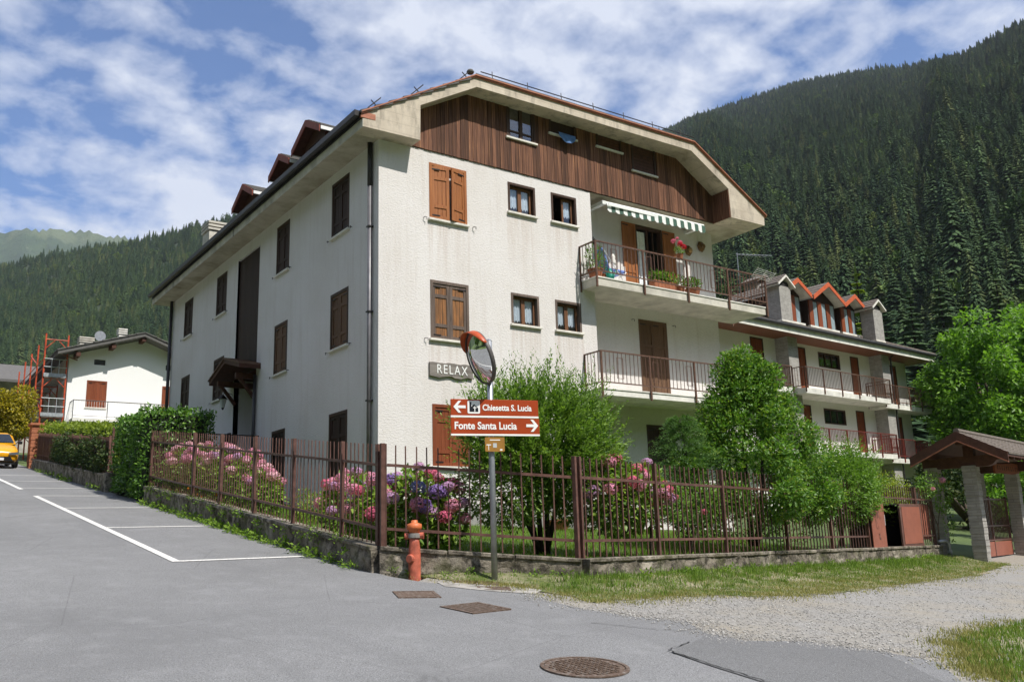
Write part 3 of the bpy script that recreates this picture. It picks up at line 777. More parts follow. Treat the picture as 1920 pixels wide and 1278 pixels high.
def conifer_mesh(name, h, r, whorls, per, sub, seed, droop=0.35, mats=('conifer', 'bark_dark'), thin=0.0):
    rg = random.Random(seed); mb = MB()
    mb.mat(1).tube([(0, 0, -0.6), (0, 0, h * 0.5), (0, 0, h * 0.97)], [h * 0.014, h * 0.009, h * 0.002], 5, False)
    mb.mat(0)
    for i in range(whorls):
        f = (i + rg.uniform(-0.3, 0.3)) / whorls
        z = h * (0.08 + 0.92 * f)
        L = r * (1 - f) ** 0.8 * (1.0 if f > 0.12 else 0.75) + r * 0.04
        a0 = rg.uniform(0, 6.28)
        for k in range(per):
            if rg.random() < thin: continue
            a = a0 + 6.283 * k / per + rg.uniform(-0.3, 0.3); l = L * rg.uniform(0.7, 1.18)
            dr = droop * rg.uniform(0.5, 1.4)
            for q in range(sub):
                aa = a + (q - (sub - 1) / 2) * 0.34; ll = l * (1 - 0.16 * abs(q - (sub - 1) / 2)) * rg.uniform(0.85, 1.1)
                ca, sa = math.cos(aa), math.sin(aa); w = ll * 0.15 + r * 0.025
                z0 = z; zm = z - dr * ll * 0.45 + rg.uniform(-.03, .03) * ll; zt = z - dr * ll * 0.8
                m = 0.58
                mb.poly([(ca * ll * 0.05, sa * ll * 0.05, z0 + ll * 0.06), (ca * ll * m - sa * w, sa * ll * m + ca * w, zm - w * 0.35), (ca * ll, sa * ll, zt), (ca * ll * m + sa * w, sa * ll * m - ca * w, zm - w * 0.35)], [(0, 1, 2), (0, 2, 3)])
    mb.poly([(0, 0, h * 1.02), (r * .06, 0, h * .93), (-r * .03, r * .05, h * .93), (-r * .03, -r * .05, h * .93)], [(0, 1, 2), (0, 2, 3), (0, 3, 1)])
    me = bpy.data.meshes.new(name); me.from_pydata(mb.v, [], mb.f)
    for m in mats: me.materials.append(m_(m))
    me.polygons.foreach_set('material_index', mb.mi); me.update()
    return me
def round_mesh(name, h, r, seed):
    rg = random.Random(seed); V = []; F = []
    for q in range(420):
        a = rg.uniform(0, 6.283); c = rg.uniform(-0.8, 1); s = math.sqrt(1 - c * c); k = rg.uniform(0.75, 1.05) * (1 + 0.15 * math.sin(a * 3) + 0.12 * math.sin(c * 7 + a * 2))
        p = Vector((math.cos(a) * s * r * k, math.sin(a) * s * r * k, h * 0.55 + c * h * 0.45 * k)); d = Vector((math.cos(a) * s + rg.uniform(-.6, .6), math.sin(a) * s + rg.uniform(-.6, .6), c - 0.3 + rg.uniform(-.5, .5))).normalized()
        e = d.cross(Vector((rg.uniform(-1, 1), rg.uniform(-1, 1), 1))).normalized(); L = rg.uniform(0.7, 1.4); n = len(V)
        V += [p, p + d * L * 0.5 + e * L * 0.4, p + d * L, p + d * L * 0.5 - e * L * 0.4]; F += [(n, n + 1, n + 2), (n, n + 2, n + 3)]
    me = bpy.data.meshes.new(name); me.from_pydata(V, [], F); me.materials.append(m_('far_broadleaf')); me.update(); return me
protos = [conifer_mesh('far_conifer', 20, 4.8, 28, 14, 1, 3, 0.75), conifer_mesh('far_conifer', 21, 4.5, 30, 13, 1, 5, 0.9), conifer_mesh('far_conifer', 17, 5.0, 25, 14, 1, 8, 0.6), conifer_mesh('far_conifer', 22, 5.4, 30, 14, 1, 9, 0.8, thin=.2), conifer_mesh('far_conifer', 15, 5.0, 16, 12, 1, 10, 0.55), round_mesh('far_broadleaf', 13, 4.4, 11), round_mesh('far_broadleaf', 11, 5.0, 12)]
pcol = bpy.data.collections.new('conifer_kinds')
for i, me in enumerate(protos):
    pcol.objects.link(bpy.data.objects.new('conifer_kind', me))

def forest(name, label, pts, sc, parent=None):
    n = len(pts)
    me = bpy.data.meshes.new(name); me.vertices.add(n); me.vertices.foreach_set('co', np.asarray(pts, np.float32).ravel())
    for an, ty, val in (('scale', 'FLOAT', np.asarray(sc, np.float32)), ('kindex', 'INT', RNG.choice(len(protos), n, p=[0.22, 0.2, 0.17, 0.16, 0.15, 0.05, 0.05]).astype(np.int32)), ('turn', 'FLOAT', RNG.uniform(0, 6.28, n).astype(np.float32)), ('wide', 'FLOAT', RNG.uniform(0.8, 1.25, n).astype(np.float32))):
        me.attributes.new(an, ty, 'POINT').data.foreach_set('value', val)
    me.materials.append(m_('conifer'))
    o = link(name, me)
    ng = bpy.data.node_groups.new(name, 'GeometryNodeTree')
    ng.interface.new_socket('Geometry', in_out='INPUT', socket_type='NodeSocketGeometry'); ng.interface.new_socket('Geometry', in_out='OUTPUT', socket_type='NodeSocketGeometry')
    gi = ng.nodes.new('NodeGroupInput'); go = ng.nodes.new('NodeGroupOutput')
    ci = ng.nodes.new('GeometryNodeCollectionInfo'); ci.inputs['Collection'].default_value = pcol; ci.inputs['Separate Children'].default_value = True; ci.inputs['Reset Children'].default_value = True
    ip = ng.nodes.new('GeometryNodeInstanceOnPoints'); ip.inputs['Pick Instance'].default_value = True
    def attr(nm, ty):
        a = ng.nodes.new('GeometryNodeInputNamedAttribute'); a.data_type = ty; a.inputs['Name'].default_value = nm; return a.outputs['Attribute']
    cb = ng.nodes.new('ShaderNodeCombineXYZ'); ng.links.new(attr('turn', 'FLOAT'), cb.inputs[2])
    s0 = attr('scale', 'FLOAT'); ml = ng.nodes.new('ShaderNodeMath'); ml.operation = 'MULTIPLY'; ng.links.new(s0, ml.inputs[0]); ng.links.new(attr('wide', 'FLOAT'), ml.inputs[1])
    cs = ng.nodes.new('ShaderNodeCombineXYZ'); ng.links.new(ml.outputs[0], cs.inputs[0]); ng.links.new(ml.outputs[0], cs.inputs[1]); ng.links.new(s0, cs.inputs[2])
    ng.links.new(gi.outputs[0], ip.inputs['Points']); ng.links.new(ci.outputs[0], ip.inputs['Instance']); ng.links.new(attr('kindex', 'INT'), ip.inputs['Instance Index'])
    ng.links.new(cb.outputs[0], ip.inputs['Rotation']); ng.links.new(cs.outputs[0], ip.inputs['Scale']); ng.links.new(ip.outputs[0], go.inputs[0])
    md = o.modifiers.new('forest', 'NODES'); md.node_group = ng
    _props(o, label, 'forest', kind='stuff')
    return o
pts = []; sc = []
def scatter(t0, t1, s0, s1):
    """even cover: area-weighted random points on the slope"""
    for i in range(60):
        ta, tb = t0 + (t1 - t0) * i / 60, t0 + (t1 - t0) * (i + 1) / 60
        for j in range(30):
            sa, sb = s0 + (s1 - s0) * j / 30, s0 + (s1 - s0) * (j + 1) / 30
            A = Vector(slope_point(ta, sa)); B = Vector(slope_point(tb, sa)); D = Vector(slope_point(ta, sb))
            r = math.hypot(A.x + 8.9, A.y + 17.3)
            sp = 2.9 + r * 0.0031
            area = (B - A).cross(D - A).length / (sp * sp)
            n = int(area) + (1 if random.random() < area - int(area) else 0)
            for q in range(n):
                p = slope_point(random.uniform(ta, tb), random.uniform(sa, sb))
                pts.append(p); sc.append((random.uniform(0.36, 0.70) if random.random() > 0.06 else random.uniform(0.7, 0.95)) * (1 - 0.3 * min(1, r / 1300)))
scatter(0.0, 1.0, 0.0, 1.03)
forest('forest', 'dense dark conifer forest covering the mountain slopes', pts, sc)

# ------------------------------------------------------------------ window builders (parts of a building)
def shutter_leaf(fr, a0, a1, c0, c1, b, parent, mat, mat2=None, tilt=0.0, rails=(0.0, 0.24, 0.77, 1.0), hinge='l', name='shutter', hooks=True):
    """framed and panelled shutter leaf; tilt swings it outwards about its hinge"""
    mb = MB(); w = a1 - a0; h = c1 - c0; st = 0.075
    def P(a, d, c):
        if tilt:
            if hinge == 'l': q = a - a0; a, d = a0 + q * math.cos(tilt) - d * math.sin(tilt) * 0, d + q * math.sin(tilt)
            else: q = a1 - a; a, d = a1 - q * math.cos(tilt), d + q * math.sin(tilt)
        return fr.p(a, b + d, c)
    def bx(x0, x1, d0, d1, z0, z1):
        mb.hexa([P(x0, d0, z0), P(x1, d0, z0), P(x1, d1, z0), P(x0, d1, z0), P(x0, d0, z1), P(x1, d0, z1), P(x1, d1, z1), P(x0, d1, z1)])
    mb.mat(1 if mat2 else 0)
    bx(a0, a0 + st, 0, 0.04, c0, c1); bx(a1 - st, a1, 0, 0.04, c0, c1)
    for r in rails:
        z = c0 + h * r; z0 = min(max(z - 0.04, c0), c1 - 0.08)
        bx(a0 + st, a1 - st, 0.0, 0.038, z0, z0 + 0.08)
    mb.mat(0)
    n = max(2, round((w - 2 * st) / 0.11)); pw = (w - 2 * st) / n
    for i in range(n):
        bx(a0 + st + i * pw + 0.003, a0 + st + (i + 1) * pw - 0.003, 0.008, 0.022, c0 + 0.02, c1 - 0.02)
    bx(a0 + 0.02, a1 - 0.02, 0.001, 0.007, c0 + 0.02, c1 - 0.02)
    if hooks:
        mb.mat(2)
        hx = (a0, a0 + 0.22) if hinge == 'l' else (a1 - 0.22, a1)
        for z in (c0 + 0.07, c1 - 0.1): bx(hx[0], hx[1], 0.041, 0.047, z, z + 0.03)
    return mb.build(name, [mat, mat2 or mat, 'iron_dark'], parent)

def sill(fr, a0, a1, c, parent, depth=0.07):
    mb = MB(); fr.bx(mb, a0 - 0.04, a1 + 0.04, -0.14, depth, c - 0.055, c)
    return mb.build('sill', 'sill_stone', parent, bevel=0.006)

def frame(fr, a0, a1, c0, c1, parent, mat, t=0.07, b0=-0.12, b1=0.012, bottom=False):
    mb = MB()
    fr.bx(mb, a0, a0 + t, b0, b1, c0, c1); fr.bx(mb, a1 - t, a1, b0, b1, c0, c1); fr.bx(mb, a0 + t, a1 - t, b0, b1, c1 - t, c1)
    if bottom: fr.bx(mb, a0 + t, a1 - t, b0, b1, c0, c0 + t)
    return mb.build('frame', mat, parent)

def hooks(fr, a0, a1, c, parent):
    for a in (a0 - 0.16, a1 + 0.16):
        mb = MB(); mb.tube([fr.p(a, 0, c), fr.p(a, 0.06, c), fr.p(a + 0.05, 0.07, c), fr.p(a + 0.05, 0.07, c - 0.06)], 0.009, 5)
        mb.build('shutter_catch', 'iron_dark', parent)

def window_shut(fr, a0, a1, c0, c1, root, mat, fmat, mat2=None, tilts=(0, 0), label=None, sl=True, hk=True, rails=(0.0, 0.24, 0.77, 1.0)):
    w = link('window', None, root) if False else bpy.data.objects.new('window', None)
    COL.objects.link(w); w.parent = root; w.empty_display_size = 0.1; OFF[w.name] = OFF[root.name]
    if label: w['label'] = label
    frame(fr, a0, a1, c0, c1, w, fmat)
    t = 0.06; m = (a0 + a1) / 2
    shutter_leaf(fr, a0 + t, m - 0.003, c0 + 0.01, c1 - t, -0.045, w, mat, mat2, tilts[0], rails, 'l')
    shutter_leaf(fr, m + 0.003, a1 - t, c0 + 0.01, c1 - t, -0.045, w, mat, mat2, tilts[1], rails, 'r')
    if sl: sill(fr, a0, a1, c0, w)
    if hk: hooks(fr, a0, a1, c0 - 0.02, w)
    return w

def curtain(fr, a0, a1, c0, c1, b, parent, mat='curtain', waves=5, scallop=0.0):
    mb = MB(); n = waves * 6; P = []
    for i in range(n + 1):
        f = i / n; a = a0 + (a1 - a0) * f; d = b + 0.012 * math.sin(f * waves * 6.283)
        zb = c0 + (scallop * abs(math.sin(f * waves * 3.14)) if scallop else 0)
        P += [fr.p(a, d, zb), fr.p(a, d, c1)]
    mb.poly(P, [(2 * i, 2 * i + 2, 2 * i + 3, 2 * i + 1) for i in range(n)])
    return mb.build('curtain', mat, parent, smooth=True)

def window_glazed(fr, a0, a1, c0, c1, root, fmat, smat, leaves=2, depth=0.16, curt=None, label=None, opened=False):
    w = bpy.data.objects.new('window', None); COL.objects.link(w); w.parent = root; w.empty_display_size = 0.1; OFF[w.name] = OFF[root.name]
    if label: w['label'] = label
    frame(fr, a0, a1, c0, c1, w, fmat, 0.06, -depth + 0.005, 0.012)
    t = 0.065; iw = (a1 - a0 - 2 * t) / leaves
    for i in range(leaves):
        x0 = a0 + t + i * iw; x1 = x0 + iw
        if opened and i == 0: continue
        mb = MB(); s = 0.055; b0, b1 = -depth + 0.02, -depth + 0.065
        fr.bx(mb, x0, x0 + s, b0, b1, c0, c1 - t); fr.bx(mb, x1 - s, x1, b0, b1, c0, c1 - t)
        fr.bx(mb, x0 + s, x1 - s, b0, b1, c0, c0 + s); fr.bx(mb, x0 + s, x1 - s, b0, b1, c1 - t - s, c1 - t)
        mb.build('sash', smat, w)
        mb = MB(); mb.poly([fr.p(x0 + s, b0 + 0.02, c0 + s), fr.p(x1 - s, b0 + 0.02, c0 + s), fr.p(x1 - s, b0 + 0.02, c1 - t - s), fr.p(x0 + s, b0 + 0.02, c1 - t - s)], [(0, 1, 2, 3)])
        mb.build('pane', 'window_glass', w)
        if curt is not None:
            curtain(fr, x0 + s, x1 - s, c0 + s + (c1 - c0) * curt, c1 - t - s, b0 - 0.012, w, waves=3, scallop=0.06)
    sill(fr, a0, a1, c0, w)
    return w

# ------------------------------------------------------------------ the white apartment house
BLD = thing('apartment_house', 'white three storey apartment house with dark timber gable and balconies', 'house', (0, 0, 1.7))
FRONT = Fr((0, 0, 0), (1, 0, 0), (0, -1, 0))
LEFT = Fr((0, 0, 0), (0, -1, 0), (-1, 0, 0))        # a = -y
RECESS = Fr((0, 0.7, 0), (1, 0, 0), (0, -1, 0))
XE = 6.36; XR = 11.9; YB = 16.75; ZS = 10.66
SH = [(1.33, 2.38, 8.99, 10.39), (1.33, 2.38, 6.10, 7.49), (1.35, 2.40, 3.20, 4.59)]
SM = [(3.62, 4.48, 9.60, 10.39), (5.00, 5.85, 9.60, 10.39), (3.62, 4.48, 6.70, 7.49), (5.00, 5.85, 6.70, 7.49)]
holes = [h + (0.10,) for h in SH] + [h + (0.9,) for h in SM]
mb = MB(); wall_holes(mb, FRONT, 0, XE, 0.6, 10.75, holes, reveal=0.16)
mb.poly([(XE, 0, 0.6), (XE, 0.7, 0.6), (XE, 0.7, 10.75), (XE, 0, 10.75)], [(0, 1, 2, 3)])
mb.build('front_wall', 'front_stucco', BLD)
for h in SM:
    mb = MB(); FRONT.bx(mb, h[0] + 0.002, h[1] - 0.002, -0.88, -0.87, h[2] + 0.002, h[3] - 0.002); mb.build('room_shade', 'interior_shade', BLD)  # dark sheet behind the window, painted as the unlit interior
# stone plinth at the foot of the sunlit wall
mb = MB(); FRONT.bx(mb, 0.0, XE + 0.02, 0.0, 0.035, 0.6, 2.32); mb.build('plinth', 'plinth_stone', BLD)
# recessed balcony wall
DU = (8.62, 9.72, 8.1, 10.40); DL = (8.55, 9.66, 5.2, 7.55); WG = (8.62, 9.7, 3.35, 4.55)
mb = MB(); wall_holes(mb, RECESS, XE, XR, 0.6, ZS, [DU + (0.8,), DL + (0.1,), WG + (0.12,)], reveal=0.2)
mb.poly([(XR, 0.7, 0.6), (XR, YB, 0.6), (XR, YB, ZS), (XR, 0.7, ZS)], [(0, 1, 2, 3)])
mb.poly([(0, YB, 0.6), (XR, YB, 0.6), (XR, YB, ZS), (0, YB, ZS)], [(0, 1, 2, 3)])
mb.build('recessed_wall', 'white_stucco', BLD)
# shaded side wall; y of the window edges
YW = dict(A=(1.53, 2.52), B=(5.30, 6.23), C=(10.55, 11.55), D=(14.22, 15.20))
LW = []
for kname, rows in (('A', ((8.97, 10.39), (6.13, 7.52), (2.35, 4.59))), ('B', ((8.97, 10.39), (6.13, 7.52), (2.35, 4.59))), ('C', ((8.93, 10.27), (6.14, 7.49))), ('D', ((8.93, 10.27), (5.3, 7.49)))):
    for r in rows: LW.append((kname, -YW[kname][1], -YW[kname][0], r[0], r[1]))
NICHE = (-9.5, -7.6, 1.5, 10.3)          # stairwell bay set back behind the wall
lh = [(w[1], w[2], w[3], w[4], 0.10) for w in LW] + [NICHE + (1.2,)]
mb = MB(); wall_holes(mb, LEFT, -YB, 0, 0.6, ZS, lh, reveal=0.16)
mb.build('side_wall', 'white_stucco', BLD)
# stair bay: timber screen above, plastered entrance below
mb = MB()
for a in (NICHE[0], NICHE[1]):
    mb.poly([LEFT.p(a, 0, 0.6), LEFT.p(a, -1.2, 0.6), LEFT.p(a, -1.2, 10.3), LEFT.p(a, 0, 10.3)], [(0, 1, 2, 3)])
LEFT.bx(mb, NICHE[0], NICHE[1], -0.95, -0.75, 0.6, 6.6)
mb.build('stair_bay', 'white_stucco', BLD)
scr = bpy.data.objects.new('timber_screen', None); COL.objects.link(scr); scr.parent = BLD; OFF[scr.name] = OFF[BLD.name]
for i in range(16):
    mb = MB(); a = NICHE[0] + 0.01 + i * (1.88 / 16); LEFT.bx(mb, a + 0.004, a + 1.88 / 16 - 0.004, -0.10, -0.06, 6.6, 10.3)
    mb.build('plank', 'shutter_dark', scr)

for i, h in enumerate(SH):
    spec = [('shutter_orange', 'shutter_orange', None, (0.16, 0.30)), ('shutter_weathered', 'weathered_grey_wood', 'weathered_grey_wood', (0.0, 0.0)), ('shutter_red', 'shutter_red', None, (0, 0))][i]
    window_shut(FRONT, *h, BLD, spec[0], spec[1], spec[2], spec[3], label=['orange brown shutters pushed ajar', 'bleached weathered shutters, closed', 'red brown shutters behind the road sign'][i])
for i, h in enumerate(SM):
    window_glazed(FRONT, *h, BLD, 'window_wood_dark' if i < 2 else 'weathered_grey_wood', 'window_wood', curt=(0.12, 0.2, 0.04, 0.12)[i], opened=(i == 1),
                  label=['small window with lace half curtains', 'small window with an open dark sash', None, None][i])
LM = {('A', 0): 'shutter_dark', ('B', 0): 'shutter_dark', ('A', 1): 'shutter_tan', ('B', 1): 'shutter_tan', ('A', 2): 'shutter_dark', ('B', 2): 'shutter_dark'}
cnt = {}
for w in LW:
    i = cnt.get(w[0], 0); cnt[w[0]] = i + 1
    mt = LM.get((w[0], i), 'shutter_dark')
    window_shut(LEFT, w[1], w[2], w[3], w[4], BLD, mt, 'window_wood_dark', sl=(w[3] > 4), hk=True)
# ground floor window under the lower balcony
window_shut(RECESS, *WG, BLD, 'shutter_dark', 'window_wood_dark', sl=True, hk=False)

# balcony doors
def door_leaf(fr, a0, a1, c0, c1, b, parent, mat):
    return shutter_leaf(fr, a0, a1, c0, c1, b, parent, mat, rails=(0.0, 0.36, 0.7, 1.0), name='shutter')
d = bpy.data.objects.new('balcony_door', None); COL.objects.link(d); d.parent = BLD; OFF[d.name] = OFF[BLD.name]
d['label'] = 'open balcony door with folded brown shutters and white curtain'
frame(RECESS, *DU, d, 'window_wood_dark', 0.07, -0.15, 0.01)
door_leaf(RECESS, DU[0] - 0.52, DU[0] - 0.01, DU[2], DU[3] - 0.02, 0.01, d, 'shutter_orange')
door_leaf(RECESS, DU[1] + 0.01, DU[1] + 0.5, DU[2], DU[3] - 0.02, 0.01, d, 'shutter_orange')
curtain(RECESS, DU[0] + 0.07, DU[0] + 0.5, DU[2] + 0.02, DU[3] - 0.15, -0.12, d, waves=4)
mb = MB(); RECESS.bx(mb, DU[0] + 0.52, DU[0] + 0.58, -0.1, -0.06, DU[2], DU[3] - 0.08); RECESS.bx(mb, DU[0] + 0.8, DU[0] + 0.84, -0.14, -0.1, DU[2], DU[3] - 0.08)
mb.build('sash', 'window_wood_dark', d)
mb = MB(); RECESS.bx(mb, DU[0] - 0.3, DU[1] + 0.3, -1.0, -0.99, DU[2] - 0.2, DU[3] + 0.2); mb.build('room_shade', 'interior_shade', d)  # dark sheet painted as the unlit interior behind the door
d = bpy.data.objects.new('balcony_door', None); COL.objects.link(d); d.parent = BLD; OFF[d.name] = OFF[BLD.name]
d['label'] = 'closed pair of brown shutters on the lower balcony'
frame(RECESS, *DL, d, 'shutter_tan', 0.05, -0.1, 0.012)
m = (DL[0] + DL[1]) / 2
door_leaf(RECESS, DL[0] + 0.05, m - 0.003, DL[2], DL[3] - 0.05, -0.03, d, 'shutter_tan')
door_leaf(RECESS, m + 0.003, DL[1] - 0.05, DL[2], DL[3] - 0.05, -0.03, d, 'shutter_tan')
hooks(RECESS, DL[0] - 0.1, DL[1] + 0.1, 7.5, d)

# balconies: slab, posts, rails, balusters with square loops every few bars
def balcony(root, label, x0, x1, zt, zb, yf=-0.6, yb=0.7, mat='rail_brown', slabmat='slab_concrete', side_to=0.0):
    b = bpy.data.objects.new('balcony', None); COL.objects.link(b); b.parent = root; OFF[b.name] = OFF[root.name]; b['label'] = label
    mb = MB(); mb.box(x0, x1, yf, yb, zb, zt - 0.035); mb.build('slab', slabmat, b)
    mb = MB(); mb.box(x0 - 0.015, x1 + 0.015, yf - 0.02, yb, zt - 0.033, zt); mb.build('floor_edge', 'balcony_white', b)
    yr = yf - 0.045; zr = zt + 0.93
    runs = [((x0 - 0.03, yr), (x1 + 0.03, yr)), ((x0 - 0.03, yr), (x0 - 0.03, side_to)), ((x1 + 0.03, yr), (x1 + 0.03, yb))]
    for ri, (A, B) in enumerate(runs):
        A = Vector((*A, 0)); B = Vector((*B, 0)); L = (B - A).length; dd = (B - A) / L
        mb = MB(); mb.beam(A + Vector((0, 0, zr)), B + Vector((0, 0, zr)), 0.05, 0.03); mb.build('handrail', mat, b)
        mb = MB(); mb.beam(A + Vector((0, 0, zt + 0.14)), B + Vector((0, 0, zt + 0.14)), 0.04, 0.025); mb.build('bottom_rail', mat, b)
        npost = max(1, round(L / 1.68)); step = L / npost
        for i in range(npost + (1 if ri == 0 else 0)):
            q = A + dd * (i * step + (step if ri else 0))
            mb = MB(); mb.beam(q + Vector((0, 0, zb - 0.06)), q + Vector((0, 0, zr)), 0.045, 0.045, (1, 0, 0)); mb.build('post', mat, b)
        nb = round(L / 0.14); k = 0
        loop = MB()
        for i in range(1, nb):
            q = A + dd * (L * i / nb)
            if ri == 0 and i % 9 in (4,):      # rectangular loop instead of a bar
                q2 = A + dd * (L * (i + 1) / nb); e = dd * 0.035
                for (P, Q) in (((q - e, zt + 0.26), (q - e, zr - 0.14)), ((q2 + e, zt + 0.26), (q2 + e, zr - 0.14)), ((q - e, zt + 0.26), (q2 + e, zt + 0.26)), ((q - e, zr - 0.14), (q2 + e, zr - 0.14))):
                    loop.beam(P[0] + Vector((0, 0, P[1])), Q[0] + Vector((0, 0, Q[1])), 0.012, 0.012, (0, 1, 0))
            mb = MB(); mb.beam(q + Vector((0, 0, zt + 0.14)), q + Vector((0, 0, zr)), 0.013, 0.013, (1, 0, 0)); mb.build('baluster', mat, b)
        if loop.v: loop.build('ornament', mat, b)
    return b
balcony(BLD, 'upper balcony full of pots and plants', 5.92, 12.55, 8.10, 7.86)
balcony(BLD, 'lower balcony with bare railing', 5.92, 12.55, 5.20, 5.02, slabmat='balcony_white')

# timber gable: one plank after another
def yf(x): return -0.42 - 0.0233 * (x + 0.6)
def zin(x):      # underside of the roof edge
    if x < 2.43: return 11.54 + (x - 0.85) * (12.44 - 11.54) / (2.43 - 0.85)
    if x < 9.77: return 12.44
    return 12.44 - (x - 9.77) * (12.43 - 11.55) / (11.23 - 9.77)
GW = [(3.62, 4.54, 11.62, 12.62), (5.01, 5.92, 12.07, 12.72), (6.66, 7.59, 12.09, 12.72), (7.97, 8.91, 11.67, 12.6)]
clad = bpy.data.objects.new('cladding', None); COL.objects.link(clad); clad.parent = BLD; OFF[clad.name] = OFF[BLD.name]; clad['label'] = 'vertical dark brown plank cladding of the gable'
x = 0.60
while x < 11.6:
    w = random.uniform(0.105, 0.128); x1 = min(x + w, 11.62); xm = (x + x1) / 2
    zt = zin(xm) + 0.16
    segs = [(10.69 + random.uniform(-0.006, 0.006), zt)]
    for g in GW:
        if g[0] < xm < g[1]: segs = [(segs[0][0], g[2]), (g[3], zt)]
    y = -0.032 + random.uniform(-0.005, 0.005)
    for s in segs:
        if s[1] - s[0] > 0.02:
            mb = MB(); mb.box(x + 0.004, x1 - 0.004, y, 0.0, s[0], s[1]); mb.build('plank', 'dark_cladding', clad)
    x = x1
mb = MB(); mb.prism([(0.6, 0.0, 10.68), (11.6, 0.0, 10.68), (11.6, 0.0, 11.5), (9.8, 0.0, 12.66), (2.4, 0.0, 12.66), (0.6, 0.0, 11.5)], (0, 0.04, 0)); mb.build('backing', 'shutter_dark', clad)
for i, g in enumerate(GW):
    w = bpy.data.objects.new('gable_window', None); COL.objects.link(w); w.parent = BLD; OFF[w.name] = OFF[BLD.name]
    w['label'] = ['tall gable window with white curtains', 'open dark gable window with a cloth over the sill', 'shuttered gable window hardly seen in shadow', 'gable window with closed roller shutter'][i]
    frame(FRONT, *g, w, 'window_wood_dark', 0.06, -0.02, 0.05)
    mb = MB()
    if i == 0:
        for q in (0, 1):
            a0 = g[0] + 0.06 + q * 0.4; FRONT.bx(mb, a0, a0 + 0.05, 0.0, 0.035, g[2], g[3]); FRONT.bx(mb, a0 + 0.35, a0 + 0.4, 0.0, 0.035, g[2], g[3]); FRONT.bx(mb, a0, a0 + 0.4, 0.0, 0.034, g[2] + 0.16, g[2] + 0.2)
        mb.build('sash', 'window_wood_dark', w)
        mb = MB(); FRONT.bx(mb, g[0] + 0.06, g[1] - 0.06, 0.006, 0.008, g[2], g[3]); mb.build('pane', 'window_glass', w)
        for q in (0, 1): curtain(FRONT, g[0] + 0.11 + q * 0.4, g[0] + 0.38 + q * 0.4, g[2] + 0.02, g[3] - 0.05, -0.025, w, waves=3)
        mb = MB(); FRONT.bx(mb, g[0] + 0.06, g[1] - 0.06, -0.05, -0.045, g[2], g[3]); mb.build('backing', 'interior_shade', w)
    else:
        FRONT.bx(mb, g[0] + 0.06, g[1] - 0.06, -0.03, 0.01 if i > 1 else -0.02, g[2], g[3])
        mb.build('roller' if i > 1 else 'backing', 'shutter_dark' if i > 1 else 'interior_shade', w)
        if i > 1:
            mb = MB()
            for q in range(9): FRONT.bx(mb, g[0] + 0.07, g[1] - 0.07, 0.011, 0.02, g[2] + 0.04 + q * 0.1, g[2] + 0.125 + q * 0.1)
            mb.build('slat', 'beam_brown', w)
    sill(FRONT, g[0] + 0.0, g[1] - 0.0, g[2], w, 0.085)

# roof edge of board-marked concrete: two box ends and a sloping beam between
prof = [(-0.6, 10.65), (0.84, 10.66), (0.85, 11.54), (2.43, 12.44), (9.77, 12.44), (11.23, 11.55), (11.25, 10.66), (12.71, 10.66), (12.73, 10.99), (9.89, 12.68), (2.37, 12.68), (-0.6, 10.99)]
mb = MB(); o0 = [Vector((x, yf(x), z)) for x, z in prof]; n = len(prof)
tr = tessellate_polygon([o0]); back = [Vector((x, 0.02, z)) for x, z in prof]
mb.poly(o0 + back, [tuple(t) for t in tr] + [(i, (i + 1) % n, (i + 1) % n + n, i + n) for i in range(n)])
mb.build('roof_edge', 'board_concrete', BLD)
# timber lining on the inner side of the right box end
mb = MB(); mb.box(11.20, 11.235, yf(11.2) + 0.01, -0.01, 10.665, 11.53); mb.build('lining', 'dark_cladding', BLD)
# soffits and eaves fascia
mb = MB(); mb.box(-0.6, 0.0, 0.02, YB + 0.7, ZS, 10.8); mb.box(XR, 12.72, 0.02, YB + 0.7, ZS, 10.8); mb.box(XE - 0.2, XR, 0.0, 0.75, ZS, 10.69); mb.box(0, XR, YB, YB + 0.7, ZS, 10.8)
mb.build('soffit', 'soffit_concrete', BLD)
mb = MB(); mb.box(-0.615, -0.59, yf(-0.6) + 0.002, YB + 0.7, 10.645, 10.85); mb.build('eaves_fascia', 'slab_concrete', BLD)
for y in (8.2, 14.6):
    mb = MB(); mb.box(-0.619, -0.6, y, y + 0.05, 10.643, 10.852); mb.build('fascia_joint', 'gutter_dark', BLD)
# half-round gutter and downpipes
mb = MB(); gp = []
for k in range(9):
    a = math.pi + math.pi * k / 8; gp.append((-0.70 + 0.085 * math.cos(a), 10.98 + 0.085 * math.sin(a)))
P = [(x, y, z) for y in (yf(-0.6) + 0.05, YB + 0.7) for x, z in gp]
mb.poly(P, [(i, i + 1, i + 10, i + 9) for i in range(8)])
mb.box(-0.79, -0.775, yf(-0.6) + 0.04, YB + 0.72, 10.9, 11.03); mb.box(-0.63, -0.60, yf(-0.6) + 0.05, YB + 0.7, 10.85, 11.02)
mb.poly([(-0.785, yf(-0.6) + 0.05, 10.9), (-0.61, yf(-0.6) + 0.05, 10.9), (-0.61, yf(-0.6) + 0.05, 11.03), (-0.785, yf(-0.6) + 0.05, 11.03)], [(0, 1, 2, 3)])
mb.build('gutter', 'gutter_dark', BLD)
mb = MB(); mb.tube([(-0.07, 0.30, 1.9), (-0.07, 0.30, 9.6)], 0.05, 10); mb.build('downpipe', 'pipe_grey', BLD, smooth=True)
mb = MB(); mb.tube([(-0.07, 0.30, 9.6), (-0.07, 0.30, ZS)], 0.06, 10); mb.build('downpipe', 'gutter_dark', BLD, smooth=True)
mb = MB()
for z in (2.6, 4.6, 6.6, 8.6): mb.box(-0.13, 0.0, 0.235, 0.25 + 0.115, z, z + 0.03)
mb.build('pipe_clip', 'gutter_dark', BLD)
